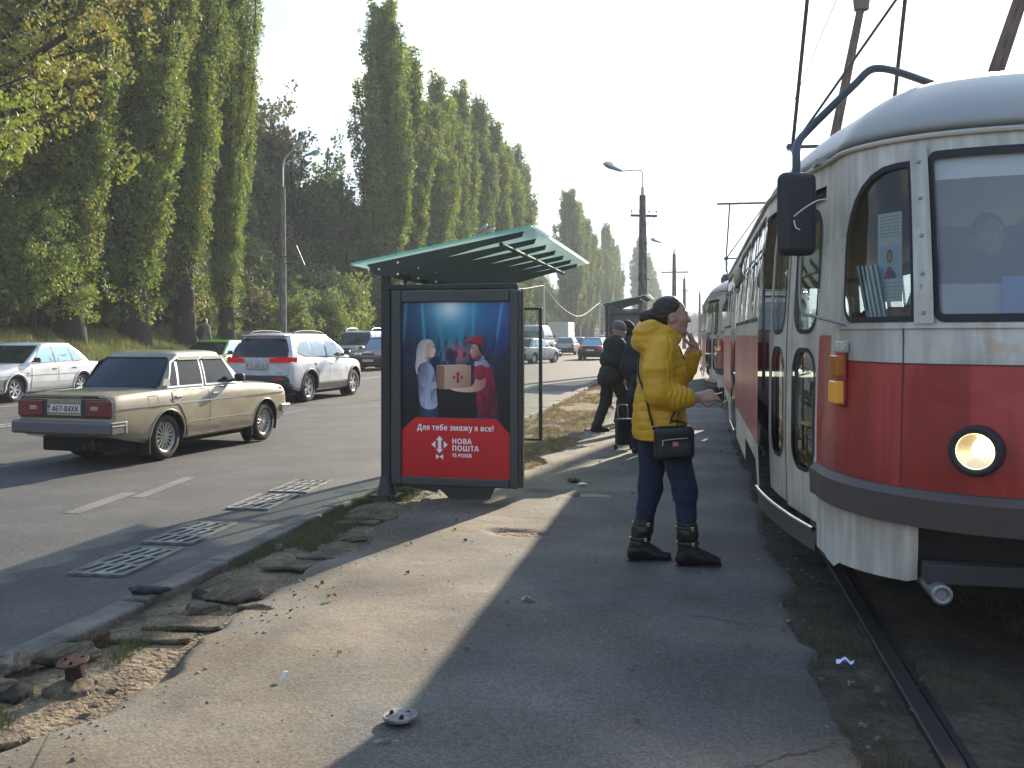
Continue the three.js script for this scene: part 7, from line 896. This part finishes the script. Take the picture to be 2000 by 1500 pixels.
function utilityPole(label, pos, h, lampTip, arms) {
  const p = thing('utility_pole', label, 'utility pole', pos, 0, 'concrete poles along the tram line'); part('pole', tower(h, 0.23, 0.135), concrete, p); part('cap', [rod([0, h, 0], [0, h + 0.35, 0], 0.07, 0.06)], zinc, p);
  if (lampTip) { part('arm', [tube([[0, h + 0.2, 0], [0, h + 0.9, 0], [-0.04, h + 1.05, 0], lampTip], 0.028, 24, 6)], zinc, p); lampHead(p, lampTip, [lampTip[0], 0.42, 0], 1.15); }
  for (const [y, w, tilt] of arms) { const a = part('cross_arm', [bx(w, 0.1, 0.08, 0.05, y, -0.16, 0.01, 0, 0, tilt)], M([0.1, 0.1, 0.095], 0.7), p); for (const k of [-0.46, -0.16, 0.2, 0.46]) part('insulator', [rod([0.05 + k * w, y + 0.04 + k * w * tilt, -0.16], [0.05 + k * w, y + 0.17 + k * w * tilt, -0.16], 0.012), new THREE.SphereGeometry(0.045, 10, 8).translate(0.05 + k * w, y + 0.19 + k * w * tilt, -0.16)], M([0.25, 0.22, 0.2], 0.3), a); part('stay', rod([0.02, y - 0.5, -0.1], [0.05 + w * 0.42, y - 0.06, -0.15], 0.014), cableM, a); }
  part('band', [new THREE.CylinderGeometry(0.215, 0.215, 0.07, 16).translate(0, h * 0.52, 0), bx(0.5, 0.05, 0.05, 0.06, h * 0.52, -0.1)], M([0.1, 0.1, 0.1], 0.6), p);
  part('cable_run', tube([[0.2, 0.2, 0.08], [0.18, h * 0.4, 0.06], [0.15, h * 0.85, 0.05]], 0.012, 14, 5), cableM, p);
}
utilityPole('tall concrete pole with one lamp and a cross arm, behind the far shelter', [-2.28, 0, -42.3], 7.55, [-0.9, 8.62, 0], [[6.68, 1.15, -0.05]]);
utilityPole('smaller looking concrete pole with lamp and cross arm, second along the tram line', [-1.79, 0, -81], 8.2, [-1.1, 9.15, 0], [[6.7, 2.2, 0.0]]);
utilityPole('third concrete pole along the tram line, without a lamp', [-1.3, 0, -108.6], 7.7, null, [[6.4, 0.7, 0]]);
utilityPole('farthest thin concrete pole, just left of the trams', [0.5, 0, -152], 8.0, null, []);
const lightPole = (label, x, z, h) => { const p = thing('thin_pole', label, 'pole', [x, 0, z], 0); part('pole', tower(h, 0.14, 0.09), M([0.5, 0.5, 0.48], 0.7), p); part('cap', new THREE.SphereGeometry(0.11, 10, 8).translate(0, h, 0), zinc, p); };
lightPole('thin pale pole carrying a cable, right of the near shelter', -17.7, -113.7, 7.6); lightPole('thin pale pole far away above the traffic queue', -16.6, -170, 7.5);
{ const c = tag(part('hanging_cable', [tube([[-17.7, 7.4, -113.7], [-17.6, 5.4, -127], [-17.3, 4.4, -146], [-16.6, 7.2, -170]], 0.035, 40, 5), tube([[-17.7, 7.4, -113.7], [-18, 6.3, -96], [-18.2, 7.5, -79]], 0.03, 30, 5)], M([0.45, 0.45, 0.45], 0.6), scene), 'pale cable sagging from the thin pole in front of the hazy trees', 'cable'); }
{ // leaning catenary poles beyond the trams
  const lean = (label, base, top, cap) => { const p = thing('catenary_pole', label, 'pole', base, 0, 'leaning catenary poles'); const d = V(...top).sub(V(...base)), g = tower(d.length(), 0.22, 0.13); g.applyQuaternion(new THREE.Quaternion().setFromUnitVectors(UPY, d.clone().normalize())); part('pole', g, M([0.26, 0.17, 0.13], 0.85, { map: rep(T_conc, 0.6) }), p); if (cap) part('cap', new THREE.CylinderGeometry(0.28, 0.24, 0.35, 14).translate(d.x, d.y, d.z), M([0.2, 0.17, 0.16], 0.8), p); };
  lean('brown catenary pole with a capped top, leaning above the near tram roof', [2.95, -0.1, -34.2], [5.5, 12.7, -34.6], true); lean('brown catenary pole leaning at the right edge above the tram roof', [3.7, -0.1, -21], [6.95, 9.6, -21.7], false);
  tag(part('overhead_wire', [tube([[1.66, 5.55, 8], [1.62, 5.5, -40], [1.5, 5.55, -90], [0.8, 5.6, -160]], 0.007, 40, 4)], cableM, scene), 'thin tram wire running above the trams', 'wire'); tag(part('span_wire', [tube([[5.3, 11.8, -34.5], [1.6, 6.2, -34.4], [-2.2, 7.4, -42]], 0.008, 20, 4)], cableM, scene), 'thin span wire from the leaning pole over the tram line', 'wire');
}
{ // house on the hill
  const h = thing('villa', 'cream gabled house top with two dark turrets showing above the trees', 'house', [-52.0, 8.5, -112.5], 0.3), wall = M([0.55, 0.47, 0.3], 0.8), dark = M([0.05, 0.06, 0.08], 0.6); h.scale.set(0.5, 1.13, 0.5);
  part('wall', [bx(7, 13.2, 6, 0, 6.6, 0), ext([...Array.from({ length: 13 }, (_, i) => [2.3 * Math.cos(i / 12 * Math.PI), 13.1 + 2.3 * Math.sin(i / 12 * Math.PI)])], 0.5, 0, 2.6)], wall, h); part('roof', ext([[-3.7, 13.2], [3.7, 13.2], [2.4, 14.6], [-2.4, 14.6]], 5.4, 0.05, -2.8), dark, h); for (const s of [-1, 1]) { part('turret', [new THREE.CylinderGeometry(0.6, 0.6, 3, 10).translate(s * 3.2, 13, 2.6)], wall, h); part('spire', new THREE.ConeGeometry(0.75, 2.6, 10).translate(s * 3.2, 15.8, 2.6), dark, h); } for (const x of [-1.1, 0, 1.1]) part('window', bx(0.6, 1.3, 0.1, x, 12.6, 3.06), dark, h); part('round_window', rod([0, 14.0, 3.09], [0, 14.0, 3.16], 0.5, 0.5, 18), dark, h);
}
struct('hill', grid(40, 6, (u, v) => V(lerp(-120, 500, u), 26 * Math.sin(v * Math.PI / 2) * (0.6 + 0.4 * Math.sin(u * 7 + 1)) - 1, lerp(-720, -860, v))), M([0.09, 0.11, 0.07], 0.95));
// ---------- drain grates in the gutter ----------
{
  const iron = M([0.36, 0.36, 0.35], 0.55, { metalness: 0.4, map: rep(T_conc, 3), bumpMap: rep(T_rough, 8), bumpScale: 0.002 }), W = 0.4, L = 0.82, names = ['nearest', 'second', 'third', 'farthest'], slots = [];
  for (let c = 0; c < 4; c++) for (let r = 0; r < 3; r++) { const cx = -0.126 + c * 0.084, cy = -0.25 + r * 0.25 + (c % 2 ? 0.02 : -0.02), a = 0.19, k = Math.cos(a), n = Math.sin(a); slots.push([[-0.021, -0.1], [0.021, -0.1], [0.021, 0.1], [-0.021, 0.1]].map(([x, y]) => [cx + x * k - y * n, cy + x * n + y * k])); }
  const sh = shapeOf([[-W / 2 + 0.02, -L / 2 + 0.02], [W / 2 - 0.02, -L / 2 + 0.02], [W / 2 - 0.02, L / 2 - 0.02], [-W / 2 + 0.02, L / 2 - 0.02]]); sh.isShape = true; for (const q of slots) sh.holes.push(shapeOf(q)); const plate = ext(sh, 0.014).rotateX(Math.PI / 2).translate(0, 0.012, 0);
  [[-3.86, -6.12], [-3.92, -7.09], [-3.99, -8.55], [-4.02, -9.5]].forEach(([x, z], i) => {
    const g = thing('drain_grate', `grey iron drain grate with slanting slots, ${names[i]} of four along the gutter`, 'drain grate', [x, RY + 0.005, z], 0.05, 'drain grates');
    part('pit_dark', grid(1, 1, (u, v) => V((u - 0.5) * (W - 0.01), 0, (v - 0.5) * (L - 0.01))), M([0.004, 0.004, 0.004], 1, { specularIntensity: 0 }), g);  // black sheet painted as the shade below the slots; no hollow beneath
    part('slotted_plate', plate, iron, g); part('frame', [bx(0.016, 0.018, L, -W / 2 + 0.008, 0.006, 0), bx(0.016, 0.018, L, W / 2 - 0.008, 0.006, 0), bx(W - 0.032, 0.018, 0.016, 0, 0.006, L / 2 - 0.008), bx(W - 0.032, 0.018, 0.016, 0, 0.006, -L / 2 + 0.008)], iron, g);
  });
}
// ---------- stones, slabs, sawn-off posts, litter ----------
function stone(seed, r, sx, sy, sz, cell) { const R = rng(seed), pl = []; for (let k = 0; k < 11; k++) pl.push([V(R() - 0.5, R() - 0.5, R() - 0.5).normalize(), 0.62 + R() * 0.3]); const g = nets((x, y, z) => { let d = -1e3; for (const [n, q] of pl) d = Math.max(d, (n.x * x / sx + n.y * y / sy + n.z * z / sz) - q * r); const k = Math.hypot(x / sx, y / sy, z / sz) - r; return Math.max(d, k * 0.9) + (noise3(x * 26 / r * 0.1, y * 26 / r * 0.1, z * 26 / r * 0.1, seed) - 0.5) * r * 0.22 + (noise3(x * 90, y * 90, z * 90, seed + 3) - 0.5) * 0.006; }, [-r * sx * 1.3, -r * sy * 1.3, -r * sz * 1.3], [r * sx * 1.3, r * sy * 1.3, r * sz * 1.3], cell || r * 0.09); return g; }
const stoneM = M([0.33, 0.29, 0.23], 0.92, { map: rep(T_dirt, 5), bumpMap: rep(T_dirtB, 9), bumpScale: 0.006 }), paleStone = M([0.46, 0.41, 0.37], 0.9, { map: rep(T_dirt, 5), bumpMap: rep(T_dirtB, 9), bumpScale: 0.006 }), darkStone = M([0.13, 0.115, 0.1], 0.95, { map: rep(T_dirt, 5), bumpMap: rep(T_dirtB, 9), bumpScale: 0.006 });
const rust = M([0.19, 0.085, 0.05], 0.75, { metalness: 0.2, map: rep(T_dirt, 6), bumpMap: rep(T_rough, 10), bumpScale: 0.003 });
const putStone = (label, cat, geo, mat, x, y, z, rot) => { const s = tag(part(cat === 'slab' ? 'broken_slab' : 'stone', geo, mat, scene), label, cat); s.position.set(x, y - 0.02, z); s.rotation.set(...rot); if (cat === 'stone') s.scale.setScalar(0.64); return s; };
const sA = stone(5, 0.11, 1.3, 0.75, 1), sB = stone(9, 0.12, 1.5, 0.7, 1.0), sC = stone(14, 0.1, 1, 1, 1), sD = stone(17, 0.16, 1.7, 0.5, 0.9), sE = stone(23, 0.1, 1.6, 0.45, 1);
putStone('pale rounded stone at the left edge, front one of three by the rusty flange', 'stone', sB, paleStone, -2.92, 0.04, -3.62, [0.1, 0.4, 0]); putStone('pale stone at the left edge, behind the other pale stones', 'stone', sA, paleStone, -3.0, 0.05, -3.86, [0, 1.4, 0.2]);
putStone('long grey stone lying behind the rusty flange', 'stone', stone(31, 0.15, 1.9, 0.55, 0.8), stoneM, -2.86, 0.04, -4.04, [0, 0.3, 0.12]); putStone('dark broken lump under the rusty flange', 'stone', stone(33, 0.14, 1.3, 0.7, 1.1), stoneM, -2.62, 0.0, -3.72, [0, 0.9, 0]); putStone('jagged brown lump left of the rusty flange foot', 'stone', stone(35, 0.13, 1.5, 0.5, 0.9), darkStone, -2.82, 0.01, -3.66, [0, 2.2, 0]);
putStone('small loose chip right of the rusty flange, upper one', 'stone', stone(37, 0.035, 1.4, 0.6, 1), stoneM, -2.42, 0.02, -3.72, [0, 1, 0]); putStone('small loose chip right of the rusty flange, lower one', 'stone', stone(38, 0.035, 1.5, 0.5, 1), stoneM, -2.4, 0.02, -3.58, [0, 2, 0]); putStone('square brown brick piece standing by the kerb grass', 'stone', stone(41, 0.085, 1, 0.95, 0.9), M([0.24, 0.15, 0.11], 0.9, { map: rep(T_dirt, 5) }), -2.86, 0.035, -4.3, [0.2, 0.5, 0.1]);
putStone('big broken slab of the pitted stone heap', 'stone', sD, stoneM, -2.62, 0.03, -5.18, [0.04, 0.2, 0.03]); putStone('left lump of the pitted stone heap', 'stone', sB, stoneM, -2.68, 0.01, -4.94, [0, 0.5, 0]); putStone('right flat lump of the pitted stone heap', 'stone', stone(44, 0.13, 1.6, 0.4, 0.9), stoneM, -2.37, 0.02, -5.0, [0, -0.4, 0.05]); putStone('rear dark lump of the pitted stone heap', 'stone', sC, darkStone, -2.82, 0.0, -5.2, [0, 0.5, 0.3]);
putStone('left rock of the far stone pair beside the shelter post', 'stone', sA, darkStone, -2.76, 0.02, -6.72, [0, 0.4, 0]); putStone('right rock of the far stone pair beside the shelter post', 'stone', sE, stoneM, -2.48, 0.02, -6.82, [0, -0.2, 0]); putStone('small grey rock by the far stone pair', 'stone', stone(47, 0.06, 1.2, 0.9, 1), stoneM, -2.9, 0.02, -6.45, [0, 2, 0]);
putStone('black rubber scrap lying on the kerb', 'scrap', stone(51, 0.07, 1.9, 0.4, 0.8), M([0.02, 0.018, 0.017], 0.8), -3.12, 0.045, -5.15, [0, 0.3, 0]);
const slab = (w, d, h, seed) => { const R = rng(seed), p = []; const n = 14; for (let i = 0; i < n; i++) { const a = i / n * 4, k = Math.floor(a), t = a - k; const c = [[-0.5, -0.5], [0.5, -0.5], [0.5, 0.5], [-0.5, 0.5]], A = c[k % 4], B = c[(k + 1) % 4]; p.push([lerp(A[0], B[0], t) * w + (R() - 0.5) * 0.035, lerp(A[1], B[1], t) * d + (R() - 0.5) * 0.035]); } return ext(p.map((q) => [q[0] * 0.68, q[1] * 0.8]), h * 0.7, 0.006).rotateX(-Math.PI / 2); };
const slabT = M([0.3, 0.265, 0.205], 0.92, { map: rep(T_dirt, 2), bumpMap: rep(T_dirtB, 5), bumpScale: 0.008 });
const slabs = [['front strip of the split slab left of the stone heap', -2.66, 0.005, -4.42, 0.62, 0.14, 1], ['rear strip of the split slab left of the stone heap', -2.6, 0.012, -4.66, 0.6, 0.22, 2], ['broken flat slab at the foot of the long pavement shadow', -2.6, 0.008, -5.98, 0.5, 0.2, 3], ['thin slab strip just beyond the long pavement shadow', -2.5, 0.012, -6.2, 0.45, 0.08, 4], ['split slab near the shelter post, front strip', -2.66, 0.012, -7.4, 0.5, 0.12, 5], ['split slab near the shelter post, rear strip', -2.6, 0.016, -7.62, 0.55, 0.16, 6], ['broken slab at the bottom left corner of the pavement', -2.62, 0.0, -3.2, 0.5, 0.12, 7], ['crumbled slab in front of the shelter foot', -2.3, 0.012, -8.3, 0.6, 0.2, 8]];
for (const [l, x, y, z, w, d, s] of slabs) putStone(l, 'slab', slab(w, d, 0.035, s), slabT, x, y, z, [0.03, (s % 3 - 1) * 0.12 + 0.05, 0.02 * (s % 2 ? 1 : -1)]);
function flange(label, x, y, z, tilt, mat, lump) { const f = thing('post_stump', label, 'post stump', [x, y, z]); f.rotation.set(tilt, 0.4, tilt * 0.6); f.scale.setScalar(0.52); const s = new THREE.Shape(); s.isShape = true; s.absarc(0, 0, 0.125, 0, Math.PI * 2); for (const a of [0.5, 2.6, 4.7]) { const h = new THREE.Path(); h.absarc(Math.cos(a) * 0.075, Math.sin(a) * 0.075, 0.02, 0, Math.PI * 2, true); s.holes.push(h); } part('flange', ext(s, 0.022, 0.003).rotateX(-Math.PI / 2), mat, f); for (const a of [1.5, 3.7]) part('bolt', rod([Math.cos(a) * 0.07, 0.02, Math.sin(a) * 0.07], [Math.cos(a) * 0.07, 0.045, Math.sin(a) * 0.07], 0.016, 0.014, 8), rust, f); part('stub', rod([0, -0.12, 0], [0, 0.0, 0], 0.08, 0.07, 14), darkStone, f); }
flange('rusty round flange with bolt holes on the stones at the left edge', -2.62, 0.1, -3.74, 0.14, rust); flange('grey round flange with rusty bolts lying at the edge of the tram shadow', -1.12, 0.03, -3.6, 0.03, M([0.42, 0.38, 0.36], 0.6, { metalness: 0.3, map: rep(T_conc, 6), bumpMap: rep(T_rough, 10), bumpScale: 0.002 })); flange('distant flange lying on the pavement beyond the shelter box', -1.22, 0.03, -9.8, 0.03, darkStone);
putStone('thin splinter of stone in front of the grey flange', 'stone', stone(61, 0.06, 1.6, 0.3, 0.6), paleStone, -1.12, 0.025, -3.43, [0, 0.2, 0]);
putStone('iron cover plate with slots set in the pavement beside the shelter box', 'slab', bx(0.34, 0.02, 0.2, 0, 0, 0, 0.005), M([0.2, 0.17, 0.13], 0.8), -0.9, 0.012, -9.1, [0, 0.1, 0]);
{
  const crumple = (w, h, seed) => { const g = new THREE.PlaneGeometry(w, h, 8, 6).rotateX(-Math.PI / 2), p = g.attributes.position; for (let i = 0; i < p.count; i++) p.setXYZ(i, p.getX(i) * (1 + (hash(i, seed) - 0.5) * 0.15), vnoise(p.getX(i) * 40, p.getZ(i) * 40, seed) * 0.03, p.getZ(i) * (1 + (hash(seed, i) - 0.5) * 0.2)); g.computeVertexNormals(); return g; };
  const sc = (label, x, z, w, h, c, seed) => { const s = tag(part('paper_scrap', crumple(w, h, seed), M(c, 0.7), scene), label, 'litter'); s.position.set(x, 0.02, z); s.rotation.y = seed; };
  sc('pale blue paper scrap lying by the tram rail', 0.66, -4.6, 0.075, 0.05, [0.62, 0.72, 0.92], 3); sc('crumpled white paper on the pavement right of the shelter box', -1.1, -9.55, 0.08, 0.07, [0.7, 0.72, 0.75], 4); sc('tiny white scrap between the tram rails', 1.75, -4.25, 0.03, 0.02, [0.7, 0.75, 0.8], 5); sc('dry curled leaf in the tram shadow', -0.92, -5.35, 0.07, 0.045, [0.3, 0.26, 0.18], 6); sc('small brown leaf at the left of the sunlit pavement', -2.02, -5.2, 0.05, 0.03, [0.35, 0.15, 0.06], 7); sc('white scrap on the sunlit pavement at lower left', -1.75, -3.95, 0.05, 0.02, [0.6, 0.6, 0.56], 8);
  const R = rng(123), lay = (name, label, cat, geo, mat, n, place, col) => { const m = new THREE.InstancedMesh(geo, mat, n), o = new THREE.Object3D(), c = new THREE.Color(); m.name = name; for (let i = 0; i < n; i++) { const p = place(); o.position.set(p[0], p[1], p[2]); o.rotation.set(R() * 0.6, R() * 6.3, R() * 0.6); o.scale.setScalar(p[3]); o.updateMatrix(); m.setMatrixAt(i, o.matrix); m.setColorAt(i, c.setRGB(...col())); } m.castShadow = m.receiveShadow = true; m.userData.kind = 'stuff'; scene.add(m); tag(m, label, cat); };
  const peb = new THREE.IcosahedronGeometry(0.012, 0); { const p = peb.attributes.position; for (let i = 0; i < p.count; i++) p.setY(i, p.getY(i) * 0.6); }
  lay('gravel', 'loose pebbles and grit along the kerb and pavement edges', 'gravel', peb, M([1, 1, 1], 0.9), 2600, () => { const z = 0 - Math.pow(R(), 0.8) * 16, k = R(); const x = k < 0.55 ? -3.0 + R() * 0.9 : k < 0.66 ? 0.35 + R() * 0.6 : -2.4 + R() * 2.8; const far = k >= 0.66; return [x, (far ? paveH(x, z) : Math.max(dirtH(x, z), x > paveL(z) && x < paveR(z) ? paveH(x, z) : -1)) + 0.002, z, (far ? 0.18 : 0.35) + R() * R() * (far ? 0.4 : 1.0)]; }, () => { const k = 0.09 + R() * 0.16; return [k * 1.05, k * 0.95, k * 0.8]; });
  const lf = new THREE.BufferGeometry(); lf.setAttribute('position', new THREE.Float32BufferAttribute([0, 0, -0.03, 0.022, 0.009, 0, 0, 0.002, 0.03, 0, 0, -0.03, 0, 0.002, 0.03, -0.022, 0.011, 0], 3)); lf.computeVertexNormals();
  lay('dry_leaves', 'small dry leaves scattered over the pavement and track edge', 'leaves', lf, M([1, 1, 1], 0.8), 150, () => { const z = 0.2 - R() * 14, x = R() < 0.4 ? 0.3 + R() * 0.7 : -2.9 + R() * 3.2; return [x, Math.max(paveH(x, z), dirtH(x, z)) + 0.008, z, 0.35 + R() * 0.45]; }, () => mix3([0.13, 0.08, 0.035], [0.07, 0.05, 0.03], R()));
}
// print and board behind the tram's windscreen
{
  const cal = thing('wall_calendar', 'hanging paper calendar with a small haloed portrait in the tram corner window', 'calendar', [0, 0, 0]), t = tramOff(1.12, 1.9, 0.1).add(V(...TRAM)), n = tramN(1.12, 1.9).negate(); n.y = 0; n.normalize();
  cal.position.copy(t); cal.rotation.y = Math.atan2(n.x, n.z);
  const print = canvasTex(256, 512, (c, w, h) => { c.fillStyle = '#c9c4ba'; c.fillRect(0, 0, w, h); c.fillStyle = '#8f8c86'; for (let r = 0; r < 7; r++) for (let k = 0; k < 7; k++) c.fillRect(24 + k * 31, 20 + r * 19, 18, 8); c.fillStyle = '#a8b6c6'; c.fillRect(20, 190, w - 40, 190); c.fillStyle = '#cbb27a'; c.beginPath(); c.arc(w / 2, 250, 46, 0, 7); c.fill(); c.fillStyle = '#6b3a26'; c.beginPath(); c.ellipse(w / 2, 252, 30, 38, 0, 0, 7); c.fill(); c.fillStyle = '#b98d70'; c.beginPath(); c.ellipse(w / 2, 254, 19, 27, 0, 0, 7); c.fill(); c.fillStyle = '#8e3a38'; c.beginPath(); c.moveTo(70, 380); c.quadraticCurveTo(w / 2, 240, 190, 380); c.fill(); c.fillStyle = '#38507e'; c.beginPath(); c.moveTo(140, 380); c.quadraticCurveTo(170, 290, 200, 380); c.fill(); c.fillStyle = '#9a968f'; for (let r = 0; r < 5; r++) for (let k = 0; k < 7; k++) c.fillRect(24 + k * 31, 400 + r * 21, 18, 9); });
  part('sheet', bx(0.16, 0.44, 0.004), M([0.9, 0.9, 0.9], 0.8, { map: print }), cal); part('hanger', bx(0.17, 0.012, 0.01, 0, 0.225, 0, 0.003), plasticM, cal);
  const b = thing('route_board', 'blue route board with a white figure 2 behind the windscreen', 'sign', [TRAM[0], 1.68, TRAM[2] - 0.26]);
  part('board', bx(0.9, 0.17, 0.012, 0.12, 0, 0, 0.004), M([0.06, 0.16, 0.42], 0.5), b); part('backing', bx(1.3, 0.15, 0.01, -0.02, -0.02, -0.03), M([0.3, 0.33, 0.38], 0.6), b);
  const dig = canvasTex(128, 128, (c, w, h) => { c.fillStyle = '#2f55a0'; c.fillRect(0, 0, w, h); c.fillStyle = '#dfe6f2'; c.font = 'bold 128px sans-serif'; c.textAlign = 'center'; c.textBaseline = 'middle'; c.fillText('2', w / 2, h / 2 + 6); }); part('figure', xf(new THREE.PlaneGeometry(0.15, 0.15), [-0.14, 0, 0.009]), M([0.9, 0.9, 0.9], 0.5, { map: dig }), b);
  const cl = thing('striped_cloth', 'folded green and white striped cloth in the tram corner window', 'cloth', [0, 0, 0]), q = tramOff(1.33, 1.66, 0.08).add(V(...TRAM)); cl.position.copy(q); const st = tex(64, (u) => (Math.sin(u * Math.PI * 10) > 0 ? [0.75, 0.8, 0.78] : [0.15, 0.3, 0.27])); part('fold', [grid(8, 8, (u, v) => V((u - 0.5) * 0.08 + v * 0.05, 0.2 - v * 0.28, (u - 0.5) * 0.14 + Math.sin(u * 9) * 0.01), (u, v) => [u, v])], M([1, 1, 1], 0.8, { map: st }), cl);
}
renderer.render(scene, camera);
